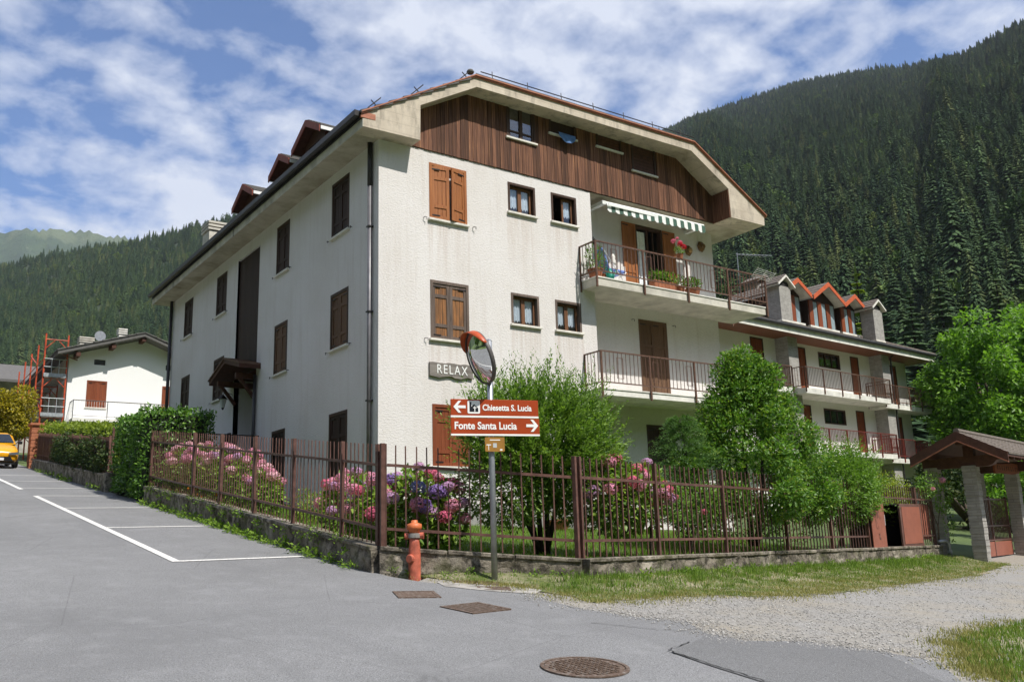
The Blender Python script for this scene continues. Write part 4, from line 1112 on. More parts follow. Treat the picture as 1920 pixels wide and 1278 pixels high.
mb = MB(); mb.tube([(-0.09, YB - 0.06, 3.2), (-0.09, YB - 0.06, ZS)], 0.06, 8); mb.build('downpipe', 'gutter_dark', BLD, smooth=True)
mb = MB(); mb.tube([(-0.07, 7.5, 2.5), (-0.07, 7.5, 6.35)], 0.05, 8); mb.build('downpipe', 'gutter_dark', BLD, smooth=True)

# roof: sloping courses of tiles with a clipped front gable
SL = 0.569; XM = 6.065; ZR = 10.99 + SL * (XM + 0.6); YC = 4.6
roof = bpy.data.objects.new('roof', None); COL.objects.link(roof); roof.parent = BLD; OFF[roof.name] = OFF[BLD.name]
nc = 19
for side in (0, 1):
    for i in range(nc):
        f0, f1 = i / nc, (i + 1) / nc + 0.012
        q = []
        for f, lift in ((f0, 0.075), (f1, 0.02)):
            xx = -0.68 + (XM + 0.68) * min(f, 1); zz = 10.945 + SL * (xx + 0.68) + lift
            yfront = yf(xx) - 0.05
            if zz - lift > 12.70: yfront = yf(2.4) + (zz - lift - 12.70) / (ZR - 12.70) * YC
            q.append((xx if side == 0 else 2 * XM - xx, yfront, zz))
        A, B = q; yb_ = YB + 0.75
        mb = MB(); mb.poly([(A[0], A[1], A[2]), (A[0], yb_, A[2]), (B[0], yb_, B[2]), (B[0], B[1], B[2]), (A[0], A[1], A[2] - 0.06), (A[0], yb_, A[2] - 0.06), (B[0], yb_, B[2] - 0.06), (B[0], B[1], B[2] - 0.06)], [(0, 1, 2, 3), (0, 4, 5, 1), (0, 3, 7, 4), (4, 7, 6, 5)])
        mb.build('tile_course', 'roof_slate', roof)
for i in range(9):          # the hipped front
    f0, f1 = i / 9, (i + 1) / 9 + 0.01
    mb = MB(); Q = []
    for f, lift in ((f0, 0.075), (f1, 0.02)):
        zz = 12.70 + (ZR - 12.70) * min(f, 1); xl = 2.37 + (XM - 2.37) * min(f, 1); y = yf(xl) - 0.05 + YC * min(f, 1)
        Q += [(xl, y if f else yf(xl) - 0.05, zz + lift), (2 * XM - xl, y - 0.17 * (1 - f), zz + lift)]
    mb.poly([Q[0], Q[1], Q[3], Q[2], (Q[0][0], Q[0][1], Q[0][2] - 0.06), (Q[1][0], Q[1][1], Q[1][2] - 0.06)], [(0, 1, 2, 3), (0, 4, 5, 1)])
    mb.build('tile_course', 'roof_slate', roof)
# terracotta coloured flashing along the roof edge
mb = MB(); pr = [(-0.66, 10.93), (2.37, 12.68), (9.89, 12.68), (12.79, 10.93)]
for a, b in zip(pr, pr[1:]):
    for (o, t0, t1) in ((-0.035, -0.005, 0.03), (-0.06, 0.032, 0.065)):
        A0 = Vector((a[0], yf(a[0]) + o, a[1] + t0)); B0 = Vector((b[0], yf(b[0]) + o, b[1] + t0)); h = Vector((0, 0, t1 - t0)); dp = Vector((0, 0.12, 0))
        mb.hexa([A0, B0, B0 + dp, A0 + dp, A0 + h, B0 + h, B0 + dp + h, A0 + dp + h])
mb.box(-0.66, -0.30, yf(-0.6) - 0.012, yf(-0.6) + 0.05, 10.86, 11.0)
mb.build('flashing', 'flashing_terracotta', roof)
# snow guard rail over the clipped edge, snow hooks on the left verge
mb = MB(); mb.tube([(2.6, -0.42, 12.93), (10.0, -0.6, 12.93)], 0.014, 6)
for i in range(7):
    x = 2.9 + i * 1.08; mb.tube([(x, yf(x), 12.76), (x, yf(x) + 0.02, 12.99)], 0.011, 5)
mb.build('snow_guard', 'iron_dark', roof)
for x in (-0.38, 0.72, 2.05):
    z = 10.99 + SL * (x + 0.6) + 0.08
    mb = MB(); mb.beam((x - 0.10, yf(x) + 0.02, z - 0.06), (x + 0.22, yf(x) + 0.02, z + 0.27), 0.025, 0.025, (0, 1, 0)); mb.beam((x - 0.02, yf(x) + 0.03, z + 0.16), (x + 0.14, yf(x) + 0.03, z + 0.03), 0.018, 0.018, (0, 1, 0))
    mb.build('snow_hook', 'iron_dark', roof)
mb = MB(); mb.lathe([(0.02, 0), (0.08, 0.02), (0.10, 0.06), (0.07, 0.11), (0.02, 0.12)], (2.28, yf(2.3) + 0.05, 12.76), 10); mb.build('ridge_end', 'roof_slate', roof, smooth=True)
# ridge caps
mb = MB(); mb.tube([(XM, YC - 0.5, ZR + 0.03), (XM, YB + 0.7, ZR + 0.03)], 0.12, 8); mb.build('ridge', 'roof_slate', roof)

# dormers on the left slope
def dormer(yc, zt, hw, xg):
    d = bpy.data.objects.new('dormer', None); COL.objects.link(d); d.parent = BLD; OFF[d.name] = OFF[BLD.name]
    ze = zt - hw * 0.55; back = xg + 3.2
    zr = 10.99 + SL * (xg + 0.85)
    ww = hw - 0.28
    mb = MB(); mb.box(xg + 0.28, xg + 0.36, yc - ww, yc + ww, zr - 0.3, ze + 0.02); mb.prism([(xg + 0.28, yc - ww, ze + 0.02), (xg + 0.28, yc + ww, ze + 0.02), (xg + 0.28, yc, zt - 0.12)], (0.08, 0, 0))
    mb.box(xg + 0.36, back, yc - ww, yc - ww + 0.06, zr - 0.3, ze + 0.02); mb.box(xg + 0.36, back, yc + ww - 0.06, yc + ww, zr - 0.3, ze + 0.02)
    mb.build('cheek', 'beam_brown', d)
    mb = MB(); mb.box(xg + 0.262, xg + 0.279, yc - ww * 0.55, yc + ww * 0.55, zr - 0.1, ze - 0.1); mb.build('pane', 'pane_dark', d)
    for s in (-1, 1):
        mb = MB()
        A = Vector((xg, yc, zt)); B = Vector((xg, yc + s * (hw + 0.02), ze)); t = Vector((0, 0, -0.10)); v = Vector((back - xg, 0, 0))
        mb.hexa([A + t, B + t, B + t + v, A + t + v, A + t * 0.5, B + t * 0.5, B + t * 0.5 + v, A + t * 0.5 + v]); mb.build('soffit_board', 'beam_brown', d)
        mb = MB(); w = Vector((-0.03, 0, 0)); mb.hexa([A + Vector((0, 0, -0.17)), B + Vector((0, 0, -0.17)), B + Vector((0, 0, -0.17)) + w, A + Vector((0, 0, -0.17)) + w, A + Vector((0, 0, 0.03)), B + Vector((0, 0, 0.03)), B + w + Vector((0, 0, 0.03)), A + w + Vector((0, 0, 0.03))])
        mb.build('bargeboard', 'dormer_red', d)
        mb = MB(); B2 = B + Vector((0, s * 0.02, -0.11)); mb.box(B2.x, back, min(B2.y, B2.y + s * 0.03), max(B2.y, B2.y + s * 0.03), B2.z, B2.z + 0.1); mb.build('eaves_board', 'white_paint', d)
        nr = 5
        for i in range(nr):
            P0 = A.lerp(B, i / nr); P1 = A.lerp(B, (i + 1.1) / nr)
            mb = MB(); mb.hexa([P0 + Vector((0, 0, 0.0)), P1 + Vector((0, 0, 0.035)), P1 + Vector((back - xg, 0, 0.035)), P0 + Vector((back - xg, 0, 0)), P0 + Vector((0, 0, 0.035)), P1 + Vector((0, 0, 0.075)), P1 + Vector((back - xg, 0, 0.075)), P0 + Vector((back - xg, 0, 0.035))])
            mb.build('tile_course', 'roof_slate', d)
dormer(5.05, 13.28, 0.98, 0.3)
dormer(7.05, 13.02, 0.80, 0.3)
dormer(10.25, 13.18, 0.98, 0.3)

# chimney of the house, concrete slats on top
def chimney(root, x0, x1, y0, y1, z0, z1, mat='slab_concrete', rings=3):
    c = bpy.data.objects.new('chimney', None); COL.objects.link(c); c.parent = root; OFF[c.name] = OFF[root.name]
    mb = MB(); mb.box(x0, x1, y0, y1, z0, z1); mb.build('stack', mat, c)
    mb = MB()
    for px in (x0 + 0.05, x1 - 0.12):
        for py in (y0 + 0.05, y1 - 0.12): mb.box(px, px + 0.07, py, py + 0.07, z1, z1 + rings * 0.13)
    mb.build('pier', mat, c)
    for i in range(rings):
        z = z1 + 0.045 + i * 0.13
        mb = MB(); e = 0.05; mb.box(x0 - e, x1 + e, y0 - e, y1 + e, z, z + 0.075); mb.build('cap_slab', mat, c)
    return c
chimney(BLD, 0.68, 1.36, 15.0, 15.8, 11.0, 13.12)

# entrance: little tiled canopy, door, lantern, letter box
en = bpy.data.objects.new('entrance_canopy', None); COL.objects.link(en); en.parent = BLD; OFF[en.name] = OFF[BLD.name]
for s, (ya, yb_) in enumerate(((7.25, 8.55), (8.55, 9.95))):
    za, zb2 = (6.62, 6.95) if s == 0 else (6.95, 6.50)
    mb = MB(); mb.hexa([(-0.62, ya, za - 0.1), (-0.62, yb_, zb2 - 0.1), (0.7, yb_, zb2 - 0.1), (0.7, ya, za - 0.1), (-0.62, ya, za + 0.03), (-0.62, yb_, zb2 + 0.03), (0.7, yb_, zb2 + 0.03), (0.7, ya, za + 0.03)]) if False else mb.hexa([(-0.62, ya, za - 0.12), (-0.62, yb_, zb2 - 0.12), (0.7, yb_, zb2 - 0.12), (0.7, ya, za - 0.12), (-0.62, ya, za), (-0.62, yb_, zb2), (0.7, yb_, zb2), (0.7, ya, za)])
    mb.build('canopy_roof', 'beam_brown', en)
    for i in range(6):
        t0, t1 = i / 6, (i + 1.08) / 6
        y0_, y1_ = ya + (yb_ - ya) * t0, ya + (yb_ - ya) * t1; z0_, z1_ = za + (zb2 - za) * t0, za + (zb2 - za) * t1
        mb = MB(); mb.hexa([(-0.66, y0_, z0_ + 0.003), (-0.66, y1_, z1_ + 0.003), (0.7, y1_, z1_ + 0.003), (0.7, y0_, z0_ + 0.003), (-0.66, y0_, z0_ + 0.05), (-0.66, y1_, z1_ + 0.03), (0.7, y1_, z1_ + 0.03), (0.7, y0_, z0_ + 0.05)]); mb.build('tile_course', 'roof_tile_brown', en)
for y in (7.75, 9.35):
    mb = MB(); mb.beam((0.7, y, 6.35), (-0.55, y, 6.35), 0.12, 0.16); mb.build('beam', 'beam_brown', en)
    mb = MB(); mb.beam((0.0, y, 5.75), (-0.45, y, 6.3), 0.09, 0.09); mb.build('brace', 'beam_brown', en)
mb = MB(); LEFT.bx(mb, -8.95, -8.05, -0.74, -0.70, 3.65, 5.72); mb.build('entrance_door', 'shutter_dark', BLD)
mb = MB(); LEFT.bx(mb, -9.03, -8.952, -0.75, -0.66, 3.65, 5.8); LEFT.bx(mb, -8.048, -7.97, -0.75, -0.66, 3.65, 5.8); LEFT.bx(mb, -8.95, -8.05, -0.75, -0.66, 5.722, 5.8); mb.build('door_surround', 'slab_concrete', BLD)
mb = MB(); LEFT.bx(mb, -7.9, -7.72, -0.745, -0.72, 5.05, 5.45); mb.build('notice', 'white_paint', BLD)
lt = bpy.data.objects.new('wall_lantern', None); COL.objects.link(lt); lt.parent = BLD; OFF[lt.name] = OFF[BLD.name]
mb = MB(); mb.tube([(0.0, 9.62, 6.1), (-0.25, 9.62, 6.18), (-0.28, 9.62, 6.05)], 0.012, 5); mb.lathe([(0.02, 0.26), (0.14, 0.14), (0.14, 0.12)], (-0.28, 9.62, 5.82), 6); mb.lathe([(0.05, 0.0), (0.02, -0.06)], (-0.28, 9.62, 5.68), 6); mb.build('bracket', 'iron_dark', lt)
mb = MB(); mb.lathe([(0.055, 0), (0.11, 0.26)], (-0.28, 9.62, 5.68), 6); mb.build('lamp_glass', 'lamp_glass', lt)
mb = MB(); mb.box(-0.16, 0.0, 9.6, 9.85, 4.35, 4.85); mb.prism([(-0.16, 9.6, 4.85), (0, 9.6, 4.85), (0, 9.6, 4.93), (-0.1, 9.6, 4.92)], (0, 0.25, 0)); mb.build('letter_box', 'iron_dark', BLD, bevel=0.01)
# entrance terrace with railing
mb = MB(); mb.box(-1.7, 0.0, 6.9, 12.3, 1.0, 3.6); mb.build('terrace', 'slab_concrete', BLD)
mb = MB(); mb.tube([(-1.62, 6.95, 3.6), (-1.62, 6.95, 4.55), (-1.62, 12.2, 4.55), (-1.62, 12.2, 3.6)], 0.02, 6); mb.tube([(-1.62, 6.95, 4.55), (-0.1, 6.95, 4.55)], 0.02, 6)
for i in range(30): mb.tube([(-1.62, 7.1 + i * 0.17, 3.6), (-1.62, 7.1 + i * 0.17, 4.55)], 0.008, 4, False)
mb.build('terrace_railing', 'iron_dark', BLD)

# ------------------------------------------------------------------ things on and at the house
aw = thing('awning', 'white and green striped awning rolled in above the balcony door', 'awning', (7.0, 0.6, 10.5))
mb = MB(); mb.tube([(6.95, 0.1, 10.52), (10.75, -0.02, 10.5)], 0.055, 8); mb.box(6.85, 6.98, 0.05, 0.7, 10.46, 10.56); mb.box(10.7, 10.8, 0.0, 0.7, 10.46, 10.56); mb.build('roller', 'awning_white', aw)
ns = 26
for i in range(ns):
    a0 = 6.97 + (10.73 - 6.97) * i / ns; a1 = 6.97 + (10.73 - 6.97) * (i + 1) / ns
    yA = 0.03 - 0.12 * (a0 - 6.97) / 3.76
    mb = MB(); P = [(a0, yA + 0.10, 10.56), (a1, yA + 0.10, 10.56), (a1, yA - 0.03, 10.46), (a0, yA - 0.03, 10.46)]
    ph = math.pi * ((i % 2) + 0.5)
    mb.poly(P + [(a0, yA - 0.04, 10.28 if i % 2 == 0 else 10.24), (a1, yA - 0.04, 10.24 if i % 2 == 0 else 10.28), ((a0 + a1) / 2, yA - 0.04, 10.235)], [(0, 1, 2, 3), (3, 2, 5, 6, 4)])
    mb.build('stripe', 'awning_white' if (i // 1) % 2 == 0 else 'awning_green', aw)
mb = MB(); mb.box(6.97, 10.73, -0.06, -0.045, 10.40, 10.475); mb.build('front_bar', 'awning_white', aw)

rl = thing('name_board', 'weathered grey wooden board lettered RELAX on the white wall', 'sign', (1.83, -0.03, 5.28))
mb = MB(); pts = []
nb = 14
top = [(1.27 + 1.14 * i / nb, 5.54 + random.uniform(-0.012, 0.012)) for i in range(nb + 1)]; bot = [(2.43 - 1.16 * i / nb, 5.22 + 0.02 * math.sin(i) + random.uniform(-0.012, 0.012)) for i in range(nb + 1)]
mb.prism([(x, -0.055, z) for x, z in top + bot], (0, 0.05, 0)); mb.build('board', 'board_grey', rl, bevel=0.008)
text_mesh('lettering', 'RELAX', 0.30, 'sign_white', rl, (1.44, -0.061, 5.29), (1, 0, 0), (0, 0, 1), (0, -1, 0), 0.004, 0.82, 0.0, space=1.22)

cl = thing('hanging_cloth', 'blue cloth hung over the sill of the open gable window', 'cloth', (5.45, -0.1, 12.0))
mb = MB(); P = []; NX = 10; NZ = 6
for j in range(NZ + 1):
    for i in range(NX + 1):
        fx = i / NX; fz = j / NZ
        P.append((5.22 + 0.55 * fx + 0.05 * fz * math.sin(fx * 3), -0.10 - 0.09 * min(1, fz * 3) - 0.02 * math.sin(fx * 14) * fz, 12.13 - fz * (0.16 + 0.14 * math.sin(3.14 * fx) ** 0.7)))
mb.poly(P, [(j * (NX + 1) + i, j * (NX + 1) + i + 1, (j + 1) * (NX + 1) + i + 1, (j + 1) * (NX + 1) + i) for j in range(NZ) for i in range(NX)])
mb.build('cloth', 'cloth_blue', cl, smooth=True)

# ------------------------------------------------------------------ garden walls and fences
P0 = Vector((-2.9, -5.74)); P1 = Vector((-0.53, -7.24)); P2 = Vector((13.75, -4.32)); PL = Vector((-2.9, 7.0))
def garden_wall(name, label, A, B, zA, zB, th=0.28, steps=None, endcaps=True):
    """rough low wall with an uneven face and a thin coping; A-B is the fence line on top of it"""
    A, B = Vector(A), Vector(B); d = (B - A); L = d.length; d.normalize(); nrm = Vector((d.y, -d.x))
    w = thing(name, label, 'wall', (A.x, A.y, gz(A.x, A.y)))
    n = int(L / 0.16); m = 4; V = []
    rows = []
    for side in (1, -1):
        for j in range(m + 1):
            row = []
            for i in range(n + 1):
                t = i / n; q = A + d * (L * t); o = nrm * side * (th / 2)
                zt = zA + (zB - zA) * t; zb = gz(q.x, q.y) - 0.25
                bulge = 0.022 * math.sin(i * 1.3 + j * 2.1) * math.sin(i * 0.37 + 1) + random.uniform(-0.008, 0.008)
                p = q + o + nrm * side * bulge
                row.append((p.x, p.y, zb + (zt - zb) * j / m))
            rows.append(row)
    mb = MB(); pts = [p for r in rows for p in r]; k = n + 1; fs = []
    for s in (0, 1):
        for j in range(m):
            for i in range(n):
                a = (s * (m + 1) + j) * k + i; fs.append((a, a + 1, a + k + 1, a + k))
    for i in range(n): fs.append((m * k + i, m * k + i + 1, (2 * m + 1) * k + i + 1, (2 * m + 1) * k + i))
    for i in (0, n):
        fs.append(tuple([j * k + i for j in range(m + 1)] + [(m + 1 + j) * k + i for j in range(m, -1, -1)]))
    mb.poly(pts, fs); mb.build('wall_body', 'garden_wall', w, smooth=False)
    # coping stones
    nc = max(1, round(L / 1.1))
    for i in range(nc):
        t0, t1 = i / nc, (i + 1) / nc
        a = A + d * (L * t0 + 0.006); b = A + d * (L * t1 - 0.006); hw = nrm * (th / 2 + 0.025)
        za, zb_ = zA + (zB - zA) * t0 + random.uniform(-0.006, 0.006), zA + (zB - zA) * t1 + random.uniform(-0.006, 0.006)
        c = MB(); c.hexa([(*(a - hw), za - 0.01), (*(b - hw), zb_ - 0.01), (*(b + hw), zb_ - 0.01), (*(a + hw), za - 0.01), (*(a - hw), za + 0.05), (*(b - hw), zb_ + 0.05), (*(b + hw), zb_ + 0.05), (*(a + hw), za + 0.05)])
        c.build('coping', 'garden_wall', w, bevel=0.012)
    return w
garden_wall('garden_wall', 'low mossy wall under the railing beside the parking bays', P0, PL, 1.49, 3.12)
garden_wall('garden_wall', 'short low wall across the street corner behind the hydrant', P0, P1, 1.49, 1.24)
garden_wall('garden_wall', 'low stained wall along the grass verge under the front railing', P1, P2, 1.24, 1.05, 0.30)

PICKET = {}
def picket_mesh(h, s=0.0095):
    key = (round(h, 3), s)
    if key not in PICKET:
        mb = MB(); mb.box(-s, s, -s, s, 0, h)
        me = bpy.data.meshes.new('picket'); me.from_pydata(mb.v, [], mb.f); me.materials.append(m_('fence_brown')); PICKET[key] = me
    return PICKET[key]
def fence(label, A, B, zA, zB, posts, H=1.44, spacing=0.148, double=(), skip=None, group=None, pw=0.0095, gap=None):
    A, B = Vector(A), Vector(B); d = B - A; L = d.length; d.normalize()
    f = thing('railing_fence', label, 'fence', (A.x, A.y, zA), group=group)
    zz = lambda s: zA + (zB - zA) * s / L
    for pi, s in enumerate(posts):
        q = A + d * s
        for o in ((-0.055, 0.055) if pi in double else (0.0,)):
            mb = MB(); c = q + d * o; t = 0.021 if pi in double else 0.025
            u = Vector((d.x, d.y, 0)) * t; v = Vector((-d.y, d.x, 0)) * 0.03
            base = Vector((c.x, c.y, zz(s) - 0.05)); top = Vector((0, 0, H + 0.05))
            mb.obox(base - u - v, u * 2, v * 2, top); mb.build('post', 'fence_brown', f)
    seg = list(posts)
    for a, b in zip(seg, seg[1:]):
        for hz in ((0.25, H - 0.30) if a != gap else (H - 0.30,)):
            mb = MB(); p = A + d * (a + 0.03); q = A + d * (b - 0.03); mb.beam((p.x, p.y, zz(a) + hz), (q.x, q.y, zz(b) + hz), 0.032, 0.04); mb.build('rail', 'fence_brown', f)
        n = round((b - a) / spacing)
        for i in range(1, n):
            s = a + (b - a) * i / n; q = A + d * s
            if skip and skip(q.x): continue
            me = picket_mesh(H - 0.03 if not (abs(q.x + 2.05) < 0.06 and abs(q.y + 6.28) < 0.1) else 0.92, pw)
            if a == gap: me = picket_mesh(0.42, pw)
            o = link('picket', me, f); off = OFF[f.name]
            o.location = (q.x - off.x, q.y - off.y, zz(s) + (0.02 if a != gap else H - 0.43) - off.z); o.rotation_euler = (0, 0, math.atan2(d.y, d.x))
            o.rotation_euler[0] = random.uniform(-0.006, 0.006); o.rotation_euler[1] = random.uniform(-0.006, 0.006)
    return f
LL = (PL - P0).length
fence('brown iron picket railing beside the parking bays', P0, PL, 1.53, 3.16, [0.0, 1.27, 3.2, 5.1, 7.1, 9.0, LL], double=(0,), pw=0.007)
fence('short run of brown railing behind the hydrant and sign post', P0, P1, 1.53, 1.28, [0.06, (P1 - P0).length - 0.05])
LF = (P2 - P1).length
fence('long brown railing along the verge in front of the bushes', P1, P2, 1.28, 1.09, [0.0, 1.97, 4.04, 6.35, 8.35, 10.28, 13.42, LF], double=(0,), gap=10.28)

# old fence and wall further up the street, half hidden by the hedge
garden_wall('garden_wall', 'low grey wall under the old fence further up the street', (-2.95, 11.6), (-2.95, 26.0), 3.75, 5.45, 0.3)
f = thing('board_fence', 'old rust brown panel fence in front of the far hedge', 'fence', (-2.95, 11.6, 3.8))
for i in range(10):
    y = 11.7 + i * 1.55; z = 3.8 + (y - 11.6) * 0.118
    mb = MB(); mb.box(-2.98, -2.92, y, y + 0.07, z - 0.03, z + 1.15); mb.build('post', 'fence_brown', f)
    if i < 9:
        for hz in (0.2, 1.0):
            mb = MB(); mb.beam((-2.95, y + 0.07, z + hz), (-2.95, y + 1.55, z + hz + 0.183), 0.03, 0.05); mb.build('rail', 'fence_brown', f)
        if i in (0, 1, 4, 6, 7, 8):
            mb = MB(); mb.hexa([(-2.955, y + 0.08, z + (0.75 if i < 2 else 0.1)), (-2.935, y + 0.08, z + (0.75 if i < 2 else 0.1)), (-2.935, y + 1.54, z + (0.93 if i < 2 else 0.28)), (-2.955, y + 1.54, z + (0.93 if i < 2 else 0.28)), (-2.955, y + 0.08, z + 1.1), (-2.935, y + 0.08, z + 1.1), (-2.935, y + 1.54, z + 1.28), (-2.955, y + 1.54, z + 1.28)]); mb.build('panel', 'fence_brown', f)
        for k in range(1, 11):
            yy = y + 0.07 + k * 0.135; o = link('picket', picket_mesh(1.08), f); off = OFF[f.name]; o.location = (-2.965 - off.x, yy - off.y, z + 0.02 + (yy - y) * 0.118 - off.z)
gp = thing('gate_pier', 'stubby concrete pier at the end of the far wall', 'pier', (-2.95, 11.35, gz(-2.95, 11.35)))
mb = MB(); z = gz(-2.95, 11.35); mb.box(-3.15, -2.75, 11.1, 11.55, z - 0.1, z + 0.55); mb.build('block', 'garden_wall', gp, bevel=0.02)
mb = MB(); mb.box(-2.98, -2.92, 11.3, 11.36, z + 0.55, z + 1.9); mb.build('post', 'fence_brown', gp)
bp = thing('gate_pillar', 'rust red brick gate pillar behind the yellow car', 'pillar', (-2.6, 27.2, gz(-2.6, 27.2)))
z = gz(-2.6, 27)
for i in range(12):
    mb = MB(); e = 0.0 if i % 2 else 0.012; mb.box(-3.1 - e, -2.4 + e, 26.8 - e, 27.5 + e, z + i * 0.16 - 0.05, z + i * 0.16 + 0.1); mb.build('block', 'terracotta', bp)
mb = MB(); mb.box(-3.18, -2.32, 26.72, 27.58, z + 1.88, z + 1.98); mb.build('cap', 'terracotta', bp)

# ------------------------------------------------------------------ sign post with traffic mirror
PX, PY = -1.78, -6.91; PZ = 1.12
VD = Vector((0.585, 0.811, 0)); VR = Vector((0.811, -0.585, 0)); NF = -VD
sp = thing('sign_post', 'grey pole carrying a round traffic mirror and two brown tourist signs', 'sign', (PX, PY, PZ))
mb = MB(); mb.tube([(PX, PY, PZ - 0.2), (PX, PY, 4.36)], 0.042, 14); mb.build('pole', 'galvanised', sp, smooth=True)
mb = MB(); mb.lathe([(0.042, 0.0), (0.045, 0.01), (0.02, 0.035)], (PX, PY, 4.355), 12); mb.build('pole_cap', 'galvanised', sp)
SU = VR * math.cos(R(18.6)) + VD * math.sin(R(18.6)); SN = Vector((SU.y, -SU.x, 0)); SF = Fr(Vector((PX, PY, 0)) + SN * 0.065, SU, SN)
def sign_panel(zc, h, a0, a1, nm):
    s = bpy.data.objects.new('direction_sign', None); COL.objects.link(s); s.parent = sp; OFF[s.name] = OFF[sp.name]; s['label'] = nm
    mb = MB(); SF.bx(mb, a0, a1, 0, 0.018, zc - h / 2, zc + h / 2); mb.build('panel', 'sign_brown', s, bevel=0.004)
    mb = MB(); SF.bx(mb, a0, a1, -0.004, 0.0205, zc - h / 2 - 0.022, zc - h / 2 + 0.003); mb.build('border', 'sign_white', s)
    mb = MB()
    for a in (-0.12, 0.1): SF.bx(mb, a - 0.02, a + 0.02, -0.1, -0.001, zc - 0.02, zc + 0.02)
    mb.build('clamp', 'galvanised', s)
    return s
def arrow(root, ac, zc, dirn, size=0.088, nm='arrow'):
    mb = MB(); t = 0.030; b0, b1 = 0.019, 0.0225
    def q(a, c): return SF.p(ac + dirn * a, b1, zc + c)
    S = size
    shp = [(S, 0), (0.18 * S, 0.95 * S), (-0.28 * S, 0.95 * S), (0.30 * S, 0.22 * S), (-S, 0.22 * S), (-S, -0.22 * S), (0.30 * S, -0.22 * S), (-0.28 * S, -0.95 * S), (0.18 * S, -0.95 * S)]
    mb.prism([q(a, c) for a, c in shp], -SF.n * 0.003); mb.build(nm, 'sign_white', root)
s1 = sign_panel(3.385, 0.232, -0.60, 0.685, 'upper brown sign, arrow left, chapel symbol')
arrow(s1, -0.475, 3.393, -1, 0.088)
mb = MB()
def rrect(a0, a1, c0, c1, r, b):
    o = []
    for (ca, cc, st) in ((a1 - r, c1 - r, 0), (a0 + r, c1 - r, 90), (a0 + r, c0 + r, 180), (a1 - r, c0 + r, 270)):
        for k in range(5):
            an = R(st + k * 22.5); o.append(SF.p(ca + r * math.cos(an), b, cc + r * math.sin(an)))
    return o
mb.prism(rrect(-0.36, -0.18, 3.30, 3.482, 0.02, 0.022), -SF.n * 0.003); mb.build('pictogram_field', 'sign_white', s1)
mb = MB()
mb.prism([SF.p(a, 0.0235, c) for a, c in ((-0.332, 3.325), (-0.332, 3.462), (-0.305, 3.462), (-0.305, 3.395), (-0.266, 3.432), (-0.206, 3.375), (-0.206, 3.325))], -SF.n * 0.001); mb.build('chapel_symbol', 'sign_black', s1)
mb = MB(); mb.prism([SF.p(a, 0.0245, c) for a, c in ((-0.262, 3.33), (-0.262, 3.376), (-0.28, 3.376), (-0.28, 3.388), (-0.262, 3.388), (-0.262, 3.405), (-0.25, 3.405), (-0.25, 3.388), (-0.232, 3.388), (-0.232, 3.376), (-0.25, 3.376), (-0.25, 3.33))], -SF.n * 0.001); mb.build('cross_symbol', 'sign_white', s1)
text_mesh('lettering', 'Chiesetta S. Lucia', 0.118, 'sign_white', s1, SF.p(-0.145, 0.0205, 3.348), SF.u, (0, 0, 1), SF.n, 0.002, 0.86, 0.003, space=1.0)
s2 = sign_panel(3.127, 0.222, -0.60, 0.695, 'lower brown sign, arrow right')
arrow(s2, 0.585, 3.14, 1, 0.090)
text_mesh('lettering', 'Fonte Santa Lucia', 0.142, 'sign_white', s2, SF.p(-0.555, 0.0205, 3.085), SF.u, (0, 0, 1), SF.n, 0.002, 0.90, 0.0035)
s3 = bpy.data.objects.new('info_plate', None); COL.objects.link(s3); s3.parent = sp; OFF[s3.name] = OFF[sp.name]
mb = MB(); mb.prism(rrect(-0.115, 0.17, 2.775, 2.975, 0.015, 0.012), -SF.n * 0.014); mb.build('plate', 'sign_ochre', s3)
mb = MB(); SF.bx(mb, -0.045, 0.105, 0.012, 0.0135, 2.93, 2.942); mb.build('print_line', 'sign_white', s3)
mb = MB(); SF.bx(mb, -0.095, -0.03, 0.012, 0.0135, 2.862, 2.875); SF.bx(mb, -0.068, -0.06, 0.012, 0.0135, 2.795, 2.863); mb.build('print_symbol', 'sign_white', s3)
mb = MB(); mb.prism(rrect(0.0, 0.055, 2.83, 2.892, 0.006, 0.0135), -SF.n * 0.001); mb.build('print_field', 'meter_grey', s3)
mb = MB(); SF.bx(mb, 0.1, 0.135, 0.012, 0.0135, 2.79, 2.81); mb.build('print_symbol', 'sign_white', s3)
# the mirror: turned towards the street, tipped down
mr = bpy.data.objects.new('traffic_mirror', None); COL.objects.link(mr); mr.parent = sp; OFF[mr.name] = OFF[sp.name]
ang = R(66)
mn = (NF * math.cos(ang) - VR * math.sin(ang)); mn = (mn * math.cos(R(20)) - Vector((0, 0, math.sin(R(20))))).normalized()
mu = Vector((0, 0, 1)).cross(mn).normalized(); mv = mn.cross(mu)
MC = Vector((PX, PY, 4.10)) - VR * 0.13 + NF * 0.10; RM = 0.385
def ring(r, h, n=36, a0=0.0, a1=360.0): return [MC + mu * (r * math.cos(R(a0 + (a1 - a0) * k / n))) + mv * (r * math.sin(R(a0 + (a1 - a0) * k / n))) + mn * h for k in range(n if a1 - a0 >= 360 else n + 1)]
mb = MB(); prof = [(RM - 0.012, 0.012)] + [((RM - 0.012) * math.cos(t * math.pi / 2 / 6), 0.012 + 0.075 * (1 - math.cos(t * math.pi / 2 / 6) ** 2) ** 0.5 * 1.0) for t in range(1, 6)]
rings = [ring(r, 0.012 + 0.075 * (1 - (r / (RM - 0.012)) ** 2)) for r in [(RM - 0.012) * q for q in (1.0, 0.92, 0.8, 0.65, 0.48, 0.3, 0.12)]]
pts = [p for rg in rings for p in rg]; fs = [(i * 36 + k, i * 36 + (k + 1) % 36, (i + 1) * 36 + (k + 1) % 36, (i + 1) * 36 + k) for i in range(6) for k in range(36)] + [tuple(6 * 36 + k for k in range(36))]
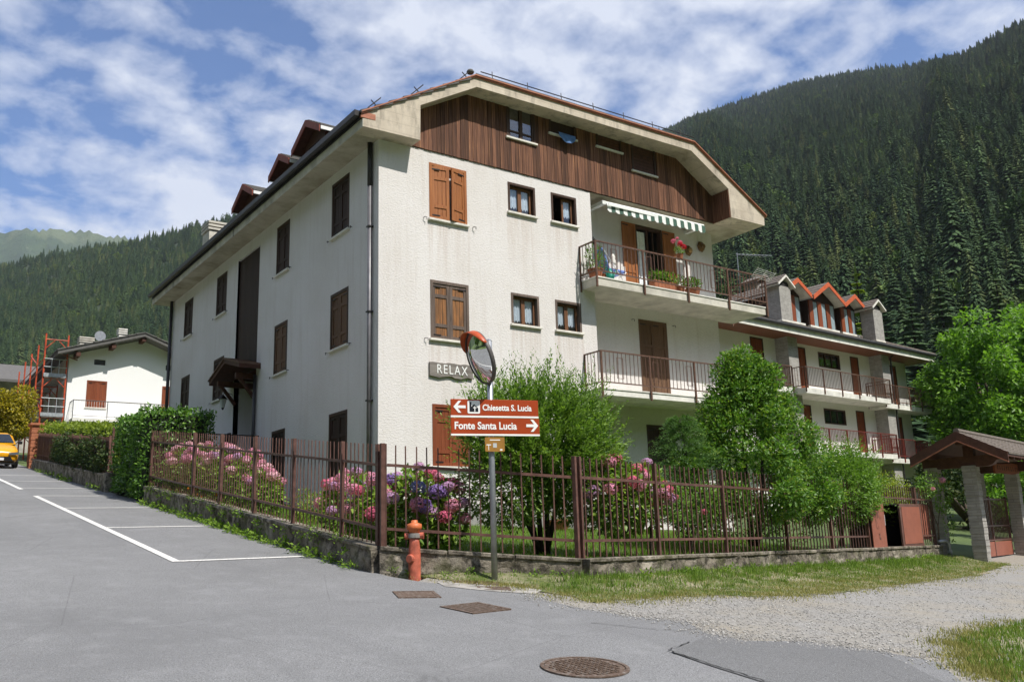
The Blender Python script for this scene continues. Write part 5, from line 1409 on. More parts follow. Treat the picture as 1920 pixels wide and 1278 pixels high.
mb.poly(pts, fs); mb.build('mirror_face', 'mirror_glass', mr, smooth=True)
mb = MB(); rg = [ring(RM - 0.016, 0.02), ring(RM, 0.026), ring(RM + 0.012, 0.0), ring(RM, -0.04)]; pts = [p for q in rg for p in q]
mb.poly(pts, [(i * 36 + k, i * 36 + (k + 1) % 36, (i + 1) * 36 + (k + 1) % 36, (i + 1) * 36 + k) for i in range(3) for k in range(36)]); mb.build('rim', 'mirror_back', mr, smooth=True)
mb = MB(); rg = [ring(RM, -0.035), ring(RM * 0.7, -0.075), ring(RM * 0.2, -0.09)]; pts = [p for q in rg for p in q]
mb.poly(pts, [(i * 36 + k, i * 36 + (k + 1) % 36, (i + 1) * 36 + (k + 1) % 36, (i + 1) * 36 + k) for i in range(2) for k in range(36)] + [tuple(72 + k for k in range(36))]); mb.build('back_shell', 'visor_orange', mr, smooth=True)
mb = MB(); n = 24; A = ring(RM + 0.006, -0.02, n, 22, 158); B = ring(RM + 0.016, 0.0, n, 22, 158); Cc = []
for k in range(n + 1):
    t = k / n; ext = 0.10 * math.sin(math.pi * t) ** 0.6
    Cc.append(MC + mu * ((RM + 0.02) * math.cos(R(22 + 136 * t))) + mv * ((RM + 0.02) * math.sin(R(22 + 136 * t))) + mn * (0.02 + ext))
mb.poly(A + B + Cc, [(i, i + 1, n + 2 + i, n + 1 + i) for i in range(n)] + [(n + 1 + i, n + 2 + i, 2 * n + 3 + i, 2 * n + 2 + i) for i in range(n)])
o = mb.build('visor', 'visor_orange', mr, smooth=True); md = o.modifiers.new('solid', 'SOLIDIFY'); md.thickness = 0.006
mb = MB(); mb.tube([MC - mn * 0.09, MC - mn * 0.13, Vector((PX, PY, 4.12))], 0.022, 8); mb.build('mirror_arm', 'galvanised', mr)

# ------------------------------------------------------------------ hydrant
HX, HY = -2.60, -6.17; HZ = 1.09
hy = thing('fire_hydrant', 'red pillar hydrant with orange cap standing at the corner wall', 'hydrant', (HX, HY, HZ))
mb = MB(); mb.lathe([(0.088, -0.15), (0.088, 0.0), (0.084, 0.02), (0.086, 0.30), (0.08, 0.40), (0.07, 0.48), (0.07, 0.56)], (HX, HY, HZ), 20); mb.build('barrel', 'hydrant_red', hy, smooth=True)
mb = MB(); mb.lathe([(0.076, 0.545), (0.09, 0.55), (0.09, 0.605), (0.076, 0.61)], (HX, HY, HZ), 20); mb.build('band', 'hydrant_grey', hy)
mb = MB(); mb.lathe([(0.06, 0.61), (0.076, 0.64), (0.08, 0.66), (0.10, 0.665), (0.104, 0.69), (0.102, 0.735), (0.055, 0.75), (0.045, 0.755), (0.045, 0.785), (0.03, 0.79)], (HX, HY, HZ), 20); mb.build('cap', 'hydrant_orange', hy, smooth=True)
for sgn in (-1, 1):
    mb = MB(); c = Vector((HX, HY, HZ + 0.577)); dv = VR * sgn; mb.tube([c + dv * 0.06, c + dv * 0.125, c + dv * 0.13], [0.042, 0.045, 0.05], 12); mb.build('outlet', 'hydrant_red', hy)
mb = MB(); c = Vector((HX, HY, HZ + 0.27)); dv = (NF * 0.85 - VR * 0.53).normalized(); mb.tube([c + dv * 0.05, c + dv * 0.11, c + dv * 0.12], [0.058, 0.062, 0.05], 14); mb.build('main_outlet', 'hydrant_red', hy)

# ------------------------------------------------------------------ covers and grates in the road
def disc_cover(x, y, r, name, label):
    c = thing(name, label, 'manhole cover', (x, y, gz(x, y)))
    n = 32; mb = MB()
    P = [(x + rr * math.cos(6.2832 * k / n), y + rr * math.sin(6.2832 * k / n), gz(x, y + rr * math.sin(6.2832 * k / n)) + h) for rr, h in ((r, 0.004), (r, 0.014), (r - 0.03, 0.014), (r - 0.03, 0.006)) for k in range(n)]
    mb.poly(P, [(i * n + k, i * n + (k + 1) % n, (i + 1) * n + (k + 1) % n, (i + 1) * n + k) for i in range(3) for k in range(n)]); mb.build('ring', 'rusty_iron', c)
    mb = MB(); P = [(x + rr * math.cos(6.2832 * k / n), y + rr * math.sin(6.2832 * k / n), gz(x, y + rr * math.sin(6.2832 * k / n)) + 0.011) for rr in (r - 0.036,) for k in range(n)]
    mb.poly(P, [tuple(range(n))]); mb.build('lid', 'rusty_iron', c)
    mb = MB(); q = 0.045
    i = -r
    while i < r:
        j = -r
        while j < r:
            if math.hypot(i, j) < r - 0.07:
                zz = gz(x, y + j) + 0.011; mb.box(x + i - 0.013, x + i + 0.013, y + j - 0.013, y + j + 0.013, zz, zz + 0.006)
            j += q
        i += q
    o = mb.build('studs', 'rusty_iron', c); o['kind'] = 'stuff'
disc_cover(-4.14, -11.59, 0.35, 'manhole_cover', 'round rusty manhole cover set in the asphalt in the foreground')
def grate(x, y, w, l, rot, bars, name, label, cat='drain grate'):
    c = thing(name, label, cat, (x, y, gz(x, y) + 0.004), rot, local=True)
    e = c; sl = 0.1
    c.rotation_euler = (math.atan(sl) * math.cos(rot), -math.atan(sl) * math.sin(-rot), rot) if False else (0, 0, rot)
    M = Matrix.Rotation(R(5.7), 4, 'X') @ Matrix.Rotation(rot, 4, 'Z'); c.rotation_euler = M.to_euler()
    mb = MB()
    for (a, b, cc, dd) in ((-w / 2, w / 2, -l / 2, -l / 2 + 0.04), (-w / 2, w / 2, l / 2 - 0.04, l / 2), (-w / 2, -w / 2 + 0.04, -l / 2 + 0.04, l / 2 - 0.04), (w / 2 - 0.04, w / 2, -l / 2 + 0.04, l / 2 - 0.04)): mb.box(a, b, cc, dd, -0.02, 0.008)
    mb.build('frame', 'rusty_iron', c)
    mb = MB(); mb.box(-w / 2 + 0.03, w / 2 - 0.03, -l / 2 + 0.03, l / 2 - 0.03, 0.001, 0.004); mb.build('inset_plate', 'interior_shade' if bars else 'rusty_iron', c)  # under bars, a dark plate painted as the shade of the drain
    for i in range(bars):
        yy = -l / 2 + 0.05 + (l - 0.1) * (i + 0.5) / bars
        mb = MB(); mb.box(-w / 2 + 0.04, w / 2 - 0.04, yy - 0.018, yy + 0.018, 0.002, 0.0075); mb.build('bar', 'rusty_iron', c)
grate(-3.35, -8.83, 0.55, 0.55, R(8), 7, 'drain_grate', 'square iron drain grate in the asphalt below the signs')
grate(-3.45, -7.72, 0.5, 0.5, R(-20), 0, 'inspection_cover', 'flat rusty square cover in the asphalt near the hydrant', 'manhole cover')
grate(-2.2, -7.5, 0.42, 0.3, R(-30), 0, 'inspection_cover', 'small rusty cover in the pale concrete beside the grate', 'manhole cover')
grate(-2.12, -6.95, 0.62, 0.34, R(-34), 0, 'inspection_cover', 'brown rectangular cover next to the sign post', 'manhole cover')

# ------------------------------------------------------------------ meter cabinet on the front wall
fd = Vector((0.9798, 0.2, 0)); fn = Vector((0.2, -0.9798, 0))
CB = Fr(Vector((9.58, fence_y(9.58), 0)) + fn * 0.0, fd, fn)
mc = thing('meter_cabinet', 'brown metal gas meter cabinet standing open on the wall', 'cabinet', (11.0, -5.0, 1.12))
z0, z1 = 1.12, 2.12
mb = MB(); CB.bx(mb, 0.0, 3.05, -0.42, -0.40, z0, z1); CB.bx(mb, 0.0, 3.05, -0.40, 0.06, z1 - 0.02, z1); CB.bx(mb, 0, 0.02, -0.4, 0.06, z0, z1 - 0.02); CB.bx(mb, 3.03, 3.05, -0.4, 0.06, z0, z1 - 0.02); CB.bx(mb, 0, 3.05, -0.4, 0.06, z0 - 0.02, z0); mb.build('case', 'iron_dark', mc)
mb = MB(); CB.bx(mb, 0.0, 0.78, 0.062, 0.085, z0, z1 - 0.01)
mb.build('door', 'cabinet_red', mc, bevel=0.006)
mb = MB()
for zz in (z0 + 0.2, z0 + 0.68): CB.bx(mb, 0.37, 0.41, 0.086, 0.09, zz, zz + 0.13)
mb.build('vent', 'fence_brown', mc)
dr = Fr(CB.p(1.68, 0.07, 0), fd, fn)
mb = MB(); dr.bx(mb, 0.0, 1.38, 0.0, 0.05, z0 - 0.02, z1 + 0.0); mb.build('door', 'fence_brown', mc, bevel=0.006)
mb = MB(); dr.bx(mb, 0.1, 1.29, 0.051, 0.058, z0 + 0.06, z1 - 0.07); mb.build('door_panel', 'cabinet_red', mc)
gm = thing('gas_meter', 'grey gas meter with yellow valve inside the open cabinet', 'gas meter', CB.p(0.98, -0.2, z0))
mb = MB(); CB.bx(mb, 0.78, 1.18, -0.32, -0.05, z0 + 0.48, z0 + 0.78); mb.build('meter_body', 'meter_grey', gm, bevel=0.03)
mb = MB(); CB.bx(mb, 0.86, 1.08, -0.05, -0.04, z0 + 0.6, z0 + 0.7); mb.build('dial', 'sign_black', gm)
for a in (0.86, 1.1):
    mb = MB(); mb.tube([CB.p(a, -0.18, z0 + 0.78), CB.p(a, -0.18, z0 + 0.92)], 0.025, 8); mb.build('pipe', 'copper', gm)
mb = MB(); CB.bx(mb, 0.8, 1.12, -0.2, -0.05, z0 + 0.36, z0 + 0.43); mb.build('valve', 'meter_yellow', gm)
mb = MB(); mb.tube([CB.p(0.98, -0.18, z0 + 0.02), CB.p(0.98, -0.18, z0 + 0.48)], 0.025, 8); mb.build('pipe', 'iron_dark', gm)

# ------------------------------------------------------------------ roofed gateway on the right
GO = Vector((14.55, -4.95, 0)); gu = Vector((0.98, 0.199, 0)); gn = Vector((0.199, -0.98, 0))   # along the fence, towards the lane
GT = Fr(GO, gu, gn)
gw = thing('gateway_canopy', 'roofed gateway with stone pillars and tiled gable roof', 'gateway', (GO.x, GO.y, 0.8))
for (a, b) in ((0.0, 0.1), (3.75, 0.1), (3.75, -0.85), (0.0, -0.85)):
    p = GT.p(a, b, 0); z = gz(p.x, p.y) - 0.1
    h = 3.08 - z; nrow = 16
    pil = bpy.data.objects.new('pillar', None); COL.objects.link(pil); pil.parent = gw; OFF[pil.name] = OFF[gw.name]
    for i in range(nrow):
        e = random.uniform(-0.008, 0.008); mb = MB(); GT.bx(mb, a - 0.165 - e, a + 0.165 + e, b - 0.165 - e, b + 0.165 + e, z + h * i / nrow + 0.006, z + h * (i + 1) / nrow - 0.006); mb.build('stone_course', 'coursed_stone', pil)
    mb = MB(); GT.bx(mb, a - 0.15, a + 0.15, b - 0.15, b + 0.15, z, 3.08); mb.build('core', 'slab_concrete', pil)
for a in (0.0, 3.75):      # carved cross beams
    mb = MB(); prof = [(-1.05, 3.04), (0.55, 3.04), (0.68, 3.08), (0.78, 3.18), (0.95, 3.21), (0.95, 3.32), (-1.05, 3.32)]
    mb.prism([GT.p(a - 0.13, b, c) for b, c in prof], gu * 0.26); mb.build('cross_beam', 'beam_brown', gw)
for b in (0.8, 0.12, -0.75):
    zc = 3.38 if b != 0.12 else 3.68
    mb = MB(); mb.beam(GT.p(-0.75, b, zc), GT.p(6.0, b, zc), 0.18, 0.18); mb.build('purlin', 'beam_brown', gw)
mb = MB(); GT.bx(mb, -0.12, 0.12, 0.0, 0.24, 3.32, 3.6); mb.build('king_post', 'beam_brown', gw)
rg_b, rg_z = 0.12, 3.93; A0 = -0.85; A1 = 7.0
for sgn, eb, ez in ((1, 1.25, 3.32), (-1, -1.1, 3.36)):
    mb = MB(); mb.hexa([GT.p(A0, rg_b, rg_z - 0.12), GT.p(A1, rg_b, rg_z - 0.12), GT.p(A1, eb, ez - 0.12), GT.p(A0, eb, ez - 0.12), GT.p(A0, rg_b, rg_z - 0.06), GT.p(A1, rg_b, rg_z - 0.06), GT.p(A1, eb, ez - 0.06), GT.p(A0, eb, ez - 0.06)]); mb.build('roof_boards', 'beam_brown', gw)
    mb = MB(); mb.hexa([GT.p(A0 - 0.04, rg_b, rg_z - 0.24), GT.p(A0, rg_b, rg_z - 0.24), GT.p(A0, eb, ez - 0.24), GT.p(A0 - 0.04, eb, ez - 0.24), GT.p(A0 - 0.04, rg_b, rg_z - 0.01), GT.p(A0, rg_b, rg_z - 0.01), GT.p(A0, eb, ez - 0.01), GT.p(A0 - 0.04, eb, ez - 0.01)]); mb.build('bargeboard', 'beam_brown', gw)
    mb = MB(); mb.hexa([GT.p(A0 - 0.055, rg_b, rg_z - 0.27), GT.p(A0 - 0.01, rg_b, rg_z - 0.27), GT.p(A0 - 0.01, eb, ez - 0.27), GT.p(A0 - 0.055, eb, ez - 0.27), GT.p(A0 - 0.055, rg_b, rg_z - 0.243), GT.p(A0 - 0.01, rg_b, rg_z - 0.243), GT.p(A0 - 0.01, eb, ez - 0.243), GT.p(A0 - 0.055, eb, ez - 0.243)]); mb.build('drip_edge', 'flashing_terracotta', gw)
    # rows of tiles, each row wavy
    nrow = 7
    for i in range(nrow):
        t0, t1 = i / nrow, (i + 1.12) / nrow
        V = []; n = int((A1 - A0) / 0.055)
        for k in range(n + 1):
            a = A0 + (A1 - A0) * k / n; wv_ = 0.018 * abs(math.sin(k * 0.55)) + random.uniform(0, 0.003)
            for t, l in ((t0, 0.0), (t1, 0.03)):
                b = rg_b + (eb - rg_b) * t; z = rg_z + (ez - rg_z) * t - 0.03 + l + wv_
                V.append(GT.p(a, b, z))
            b = rg_b + (eb - rg_b) * t1; V.append(GT.p(a, b, rg_z + (ez - rg_z) * t1 - 0.045))
        mb = MB(); mb.poly(V, [(3 * k, 3 * k + 1, 3 * k + 4, 3 * k + 3) for k in range(n)] + [(3 * k + 1, 3 * k + 2, 3 * k + 5, 3 * k + 4) for k in range(n)])
        mb.build('tile_row', 'roof_tile_grey', gw)
for k in range(12):
    a = A0 + 0.1 + k * 0.62
    mb = MB(); mb.beam(GT.p(a, rg_b, rg_z - 0.19), GT.p(a, 1.2, 3.32 - 0.13), 0.07, 0.12); mb.build('rafter', 'beam_brown', gw)
mb = MB(); mb.tube([GT.p(A0, rg_b, rg_z + 0.0), GT.p(A1, rg_b, rg_z + 0.0)], 0.075, 8); mb.build('ridge_tiles', 'roof_tile_grey', gw)
hs = thing('hanging_board', 'carved red wooden board hanging under the gateway beam', 'sign', GT.p(2.9, 0.3, 2.95))
mb = MB(); out = [(1.35, 3.14), (1.4, 3.17), (2.2, 3.19), (3.0, 3.24), (3.7, 3.23), (3.75, 2.99), (3.1, 2.93), (2.1, 2.94), (1.38, 2.91)]
mb.prism([GT.p(a, 0.32, c) for a, c in out], -gn * 0.05); mb.build('board', 'board_red', hs, bevel=0.008)
mb = MB()
for i, a in enumerate(np.linspace(1.6, 3.5, 10)):
    GT.bx(mb, a, a + 0.03, 0.321, 0.327, 3.02, 3.14); 
    if i % 2 == 0: GT.bx(mb, a + 0.03, a + 0.1, 0.321, 0.327, 3.02 + 0.09 * (i % 4 == 0), 3.05 + 0.09 * (i % 4 == 0))
o = mb.build('carved_lettering', 'shutter_dark', hs); o['kind'] = 'stuff'
for a in (1.7, 3.4):
    mb = MB(); mb.tube([GT.p(a, 0.3, 3.2), GT.p(a, 0.3, 3.45)], 0.008, 5); mb.build('chain', 'iron_dark', hs)
gt = thing('metal_gate', 'brown barred metal gate with solid lower panel between stone pillars', 'gate', GT.p(0.3, -0.1, 0.8))
p0 = GT.p(0.24, -0.1, 0); zg = gz(p0.x, p0.y) + 0.05
mb = MB(); GT.bx(mb, 0.24, 3.5, -0.12, -0.08, zg, zg + 0.38); mb.build('lower_panel', 'cabinet_red', gt)
for zz in (zg + 0.40, zg + 0.78, zg + 1.5):
    mb = MB(); GT.bx(mb, 0.24, 3.5, -0.125, -0.075, zz, zz + 0.04); mb.build('rail', 'fence_brown', gt)
for a in (0.24, 1.85, 3.46):
    mb = MB(); GT.bx(mb, a, a + 0.05, -0.13, -0.07, zg, zg + 1.6); mb.build('stile', 'fence_brown', gt)
for i in range(24):
    a = 0.36 + i * 0.13; mb = MB(); GT.bx(mb, a, a + 0.018, -0.109, -0.091, zg + 0.42, zg + 1.56); mb.build('bar', 'fence_brown', gt)
# drain pipe bend at the end of the wall
pb = thing('vent_pipe', 'bent grey pipe at the end of the front wall beside the pillar', 'pipe', (13.9, -4.5, 0.9))
mb = MB(); mb.tube([(13.75, -4.4, 1.18), (14.05, -4.4, 1.2), (14.15, -4.42, 1.12), (14.16, -4.43, 0.7)], 0.045, 8); mb.build('pipe', 'galvanised', pb, smooth=True)
mb = MB(); mb.lathe([(0.06, 0), (0.06, 0.05)], (14.16, -4.43, 0.9), 8); mb.build('collar', 'galvanised', pb)
# small signboard panel on the fence near the gate
sb = thing('fence_panel', 'pinkish metal panel fixed behind the railing near the gateway', 'panel', (12.9, -4.3, 1.2))
FP = Fr(Vector((12.6, fence_y(12.6), 0)) - fn * 0.05, fd, fn)
mb = MB(); FP.bx(mb, 0.1, 0.95, -0.02, 0.0, 1.25, 2.1); mb.build('sheet', 'cabinet_red', sb)
mb = MB(); FP.bx(mb, 0.07, 0.1, -0.025, 0.005, 1.2, 2.12); FP.bx(mb, 0.95, 0.98, -0.025, 0.005, 1.2, 2.12); FP.bx(mb, 0.1, 0.95, -0.025, 0.005, 2.1, 2.13); mb.build('frame', 'fence_brown', sb)

# ------------------------------------------------------------------ foliage tools
def unit(v): return v / np.maximum(np.linalg.norm(v, axis=1, keepdims=True), 1e-6)
def leaf_quads(P, D, N, L, W, fold=0.25):
    """diamond leaves folded on the midrib: P base points, D axis, N leaf normal hint"""
    D = unit(D); S = unit(np.cross(D, N)); U = np.cross(S, D)
    L = L[:, None]; W = W[:, None]
    V = np.empty((len(P), 4, 3))
    V[:, 0] = P; V[:, 2] = P + D * L
    V[:, 1] = P + D * L * 0.48 + S * W * 0.5 + U * W * fold
    V[:, 3] = P + D * L * 0.48 - S * W * 0.5 + U * W * fold
    b = np.arange(len(P))[:, None] * 4
    F = np.concatenate([b + [0, 1, 2], b + [0, 2, 3]], 1).reshape(-1, 3)
    return V.reshape(-1, 3), F
def blob_leaves(c, rad, n, L, W, up=0.25, shell=0.55, spread=0.9, jl=0.35):
    """leaves through the outer volume of an ellipsoid"""
    d = unit(RNG.normal(size=(n, 3))); r = shell + (1 - shell) * RNG.random(n) ** 0.6
    P = np.array(c) + d * r[:, None] * np.array(rad)
    D = d + RNG.normal(size=(n, 3)) * spread; D[:, 2] += up - 0.25
    N = d * 0.6 + np.array([0.0, -0.15, 1.0]) + RNG.normal(size=(n, 3)) * 0.45
    return leaf_quads(P, D, N, L * (1 + jl * (RNG.random(n) - 0.5) * 2), W * (1 + jl * (RNG.random(n) - 0.5) * 2))
def shoots_leaves(starts, dirs, lens, per, L, W, droop=0.15, ang=0.9):
    """long shoots with leaves set along them"""
    n = len(starts); t = (np.arange(per) + 0.5) / per
    d = unit(dirs)
    P = starts[:, None, :] + d[:, None, :] * (lens[:, None, None] * t[None, :, None])
    P[:, :, 2] -= droop * lens[:, None] * t[None, :] ** 2
    P = P.reshape(-1, 3); P += RNG.normal(size=P.shape) * 0.012
    dd = np.repeat(d, per, 0)
    D = dd + unit(np.cross(dd, RNG.normal(size=dd.shape))) * ang
    N = np.array([0, -0.2, 1.0]) + RNG.normal(size=dd.shape) * 0.5
    k = len(P); sc = np.tile(1.05 - 0.5 * t ** 2, n)
    return leaf_quads(P, D, N, L * sc * (0.75 + 0.5 * RNG.random(k)), W * sc * (0.75 + 0.5 * RNG.random(k)))
def merge(parts):
    V = []; F = []; o = 0
    for v, f in parts: V.append(v); F.append(f + o); o += len(v)
    return np.concatenate(V), np.concatenate(F)
def crown(parts, mat, root, name='crown'):
    V, F = merge(parts); return npmesh(name, V, F, mat, root)
def stem(root, paths, mat='bark', name='trunk'):
    for pth, r in paths:
        mb = MB(); mb.tube(pth, r, 7); mb.build(name, mat, root, smooth=True); name = 'branch'
def stems_to(root, base, tips, r0, mat='bark'):
    ps = []
    for i, tp in enumerate(tips):
        b = Vector(base) + Vector((random.uniform(-.08, .08), random.uniform(-.08, .08), 0)); tp = Vector(tp)
        m1 = b.lerp(tp, 0.35) + Vector((random.uniform(-.1, .1), random.uniform(-.1, .1), 0.05)); m2 = b.lerp(tp, 0.7) + Vector((random.uniform(-.1, .1), random.uniform(-.1, .1), 0.08))
        ps.append(([b, m1, m2, tp], [r0, r0 * 0.75, r0 * 0.5, r0 * 0.2]))
    stem(root, ps, mat)

# ------------------------------------------------------------------ the willowy shrub behind the signs
t = thing('tall_shrub', 'feathery green shrub with narrow leaves behind the brown signs', 'shrub', (0.25, -5.35, 1.45))
stems_to(t, (0.3, -5.3, 1.3), [(-0.75, -5.6, 3.2), (-0.3, -5.9, 3.7), (0.3, -5.4, 3.9), (0.7, -5.9, 3.4), (0.0, -5.2, 3.3), (-0.9, -5.2, 2.7)], 0.05, 'bark_dark')
cc = np.array([-0.02, -5.75, 3.0]); rad = np.array([1.42, 0.9, 1.0])
n = 1000
d0 = unit(RNG.normal(size=(n, 3)) * np.array([1, 1, 0.9]) + np.array([0, 0, 0.15])); st = cc + d0 * rad * (0.45 + 0.45 * RNG.random((n, 1)))
dr = d0 * np.array([0.75, 0.75, 0.45]) + np.array([0, 0, 0.62]) + RNG.normal(size=(n, 3)) * 0.28
parts = [shoots_leaves(st, dr, 0.42 + 0.42 * RNG.random(n), 28, 0.09, 0.033, 0.05, 0.75)]
n = 60; a = RNG.uniform(0, 6.283, n); st = cc + np.stack([np.cos(a) * rad[0] * RNG.random(n) ** .5, np.sin(a) * rad[1] * RNG.random(n) ** .5, 0.45 + 0.3 * RNG.random(n)], 1)
parts.append(shoots_leaves(st, np.stack([RNG.normal(size=n) * 0.15, RNG.normal(size=n) * 0.15, np.ones(n)], 1), 0.55 + 0.4 * RNG.random(n), 28, 0.075, 0.02, 0.0, 0.55))
parts.append(blob_leaves((-0.65, -5.7, 2.45), (0.8, 0.6, 0.75), 4000, 0.085, 0.034)); parts.append(blob_leaves((0.85, -5.8, 2.5), (0.95, 0.6, 0.8), 5200, 0.085, 0.034))
parts.append(blob_leaves((0.2, -5.75, 2.8), (0.9, 0.7, 0.8), 4000, 0.085, 0.036))
crown(parts, 'leaf_willow', t)

# evergreen with small glossy leaves
t = thing('evergreen_tree', 'dense glossy evergreen tree shaped like a cone in the garden', 'tree', (6.0, -4.9, 1.6))
stems_to(t, (6.0, -4.9, 1.3), [(6.0, -4.9, 4.9), (5.4, -5.1, 3.6), (6.7, -4.8, 3.5)], 0.07, 'bark_dark')
parts = []
for i in range(84):
    f = min(0.99, max(0.0, ((i + 0.5) / 84) ** 1.25 + random.uniform(-0.03, 0.03))); z = 1.85 + 3.2 * f; rr = (2.35 if f < 0.55 else 1.95) * (1 - f) ** 0.62 * random.uniform(0.7, 1.22) + 0.12
    a = i * 2.4 + random.uniform(-.5, .5); q = rr * random.uniform(0.55, 0.8)
    parts.append(blob_leaves((5.95 + q * math.cos(a), -5.05 + q * math.sin(a) * 0.85, z + random.uniform(-.1, .1)), (random.uniform(.26, .46), random.uniform(.26, .42), random.uniform(0.22, 0.4)), 470, 0.085, 0.045, 0.3, 0.4))
n = 380; a = RNG.uniform(0, 6.283, n); f = RNG.random(n); rr = 1.85 * (1 - f) ** 0.62
st = np.stack([5.95 + rr * np.cos(a) * .85, -5.05 + rr * np.sin(a) * .75, 2.2 + 2.9 * f], 1)
parts.append(shoots_leaves(st, np.stack([np.cos(a) * .8, np.sin(a) * .8, 0.4 + RNG.random(n) * .5], 1), 0.22 + 0.2 * RNG.random(n), 12, 0.07, 0.04, 0.05, 0.9))
crown(parts, 'leaf_holly', t)

t = thing('bushy_shrub', 'light green bushy shrub right of the evergreen tree', 'shrub', (9.2, -4.7, 1.4))
stems_to(t, (9.2, -4.7, 1.2), [(8.8, -5.0, 3.2), (9.5, -4.9, 3.0), (9.9, -4.6, 2.6), (8.5, -4.7, 2.6)], 0.035)
n = 420; d0 = unit(RNG.normal(size=(n, 3)) + np.array([0, 0, 0.3])); cc = np.array([9.2, -4.95, 2.55]); rad = np.array([1.0, 0.7, 0.85])
parts = [shoots_leaves(cc + d0 * rad * (0.4 + 0.5 * RNG.random((n, 1))), d0 + np.array([0, 0, 0.55]) + RNG.normal(size=(n, 3)) * 0.3, 0.3 + 0.4 * RNG.random(n), 22, 0.07, 0.03, 0.05, 0.8), blob_leaves((9.2, -4.95, 2.4), (0.95, 0.65, 0.8), 5000, 0.075, 0.04)]
crown(parts, 'leaf_light', t)

# small soft conifer left of the evergreen
def near_conifer(name, label, loc, h, r, seed, mat, group=None, whorls=22, per=8, sub=4, droop=0.2):
    t = thing(name, label, 'tree', loc, group=group, local=True)
    me = conifer_mesh('crown', h, r, whorls, per, sub, seed, droop, (mat, 'bark_dark'))
    o = link('crown', me, t)
    mb = MB(); mb.tube([(0, 0, -0.5), (0, 0, h * 0.5), (0, 0, h * 0.95)], [h * 0.016, h * 0.01, 0.01], 7); mb.build('trunk', 'bark_dark', t)
    return t
t = thing('young_spruce', 'young pale green spruce with feathery sprays left of the evergreen tree', 'tree', (4.1, -4.9, 1.5))
stems_to(t, (4.1, -4.9, 1.3), [(4.1, -4.9, 3.8)], 0.04, 'bark_dark')
n = 520; f = RNG.random(n) ** 1.2; a = RNG.uniform(0, 6.283, n); st = np.stack([4.1 + 0.1 * np.cos(a), -4.9 + 0.1 * np.sin(a), 1.7 + 2.1 * f], 1)
ln = 1.25 * (1 - f) ** 0.75 * (0.65 + 0.5 * RNG.random(n)) + 0.12
crown([shoots_leaves(st, np.stack([np.cos(a), np.sin(a), 0.25 + 0.2 * RNG.random(n)], 1), ln, 46, 0.075, 0.014, 0.32, 0.85)], 'leaf_spruce', t)

t = thing('golden_hedge', 'yellow green hedge rising above the railing behind the meter cabinet', 'hedge', (11.3, -4.0, 1.2))
mb = MB(); mb.tube([(10.2, -4.3, 1.0), (10.3, -4.2, 2.2)], 0.03, 6); mb.build('trunk', 'bark', t)
parts = []
for i in range(16):
    x = 10.7 + i * 0.17; parts.append(blob_leaves((x, fence_y(x) + 0.65, 2.2 + 0.15 * math.sin(i * 1.7)), (0.34, 0.4, 0.66), 620, 0.06, 0.034, 0.4, 0.5))
crown(parts, 'leaf_yellow', t)
t = thing('climbing_rose', 'straggly rose with pink blooms climbing beside the stone pillar', 'rose', (13.85, -4.35, 1.2))
stems_to(t, (13.85, -4.35, 0.9), [(13.6, -4.4, 2.5), (14.1, -4.5, 2.8), (13.4, -4.5, 2.6)], 0.018)
parts = [blob_leaves((13.6, -4.45, 2.65), (0.45, 0.3, 0.3), 420, 0.06, 0.04), blob_leaves((13.95, -4.5, 2.3), (0.3, 0.25, 0.4), 300, 0.06, 0.04), blob_leaves((13.3, -4.5, 2.45), (0.3, 0.2, 0.2), 160, 0.06, 0.04), blob_leaves((14.1, -4.55, 1.7), (0.15, 0.15, 0.6), 160, 0.06, 0.04)]
crown(parts, 'leaf_light', t)
ROSE = t

# ------------------------------------------------------------------ hydrangeas
HEAD = {}
def head_mesh(col):
    if col in HEAD: return HEAD[col]
    n = 230; d = unit(RNG.normal(size=(n, 3)) + np.array([0, 0, 0.35])); P = d * np.array([1, 1, 0.78]) * (0.86 + 0.14 * RNG.random((n, 1)))
    T = unit(np.cross(d, RNG.normal(size=(n, 3))))
    V, F = leaf_quads(P - T * 0.14, T + d * 0.25, d, 0.26 + 0.08 * RNG.random(n), 0.26 + 0.08 * RNG.random(n), 0.1)
    me = bpy.data.meshes.new('flower_head'); me.from_pydata(V.tolist(), [], F.tolist()); me.materials.append(m_('petal_' + col)); me.update()
    HEAD[col] = me; return me
def flower(root, p, r, col):
    o = link('flower_head', head_mesh(col), root); off = OFF[root.name]
    o.location = (p[0] - off.x, p[1] - off.y, p[2] - off.z); o.scale = (r, r, r); o.rotation_euler = (random.uniform(-.4, .4), random.uniform(-.4, .4), random.uniform(0, 6))
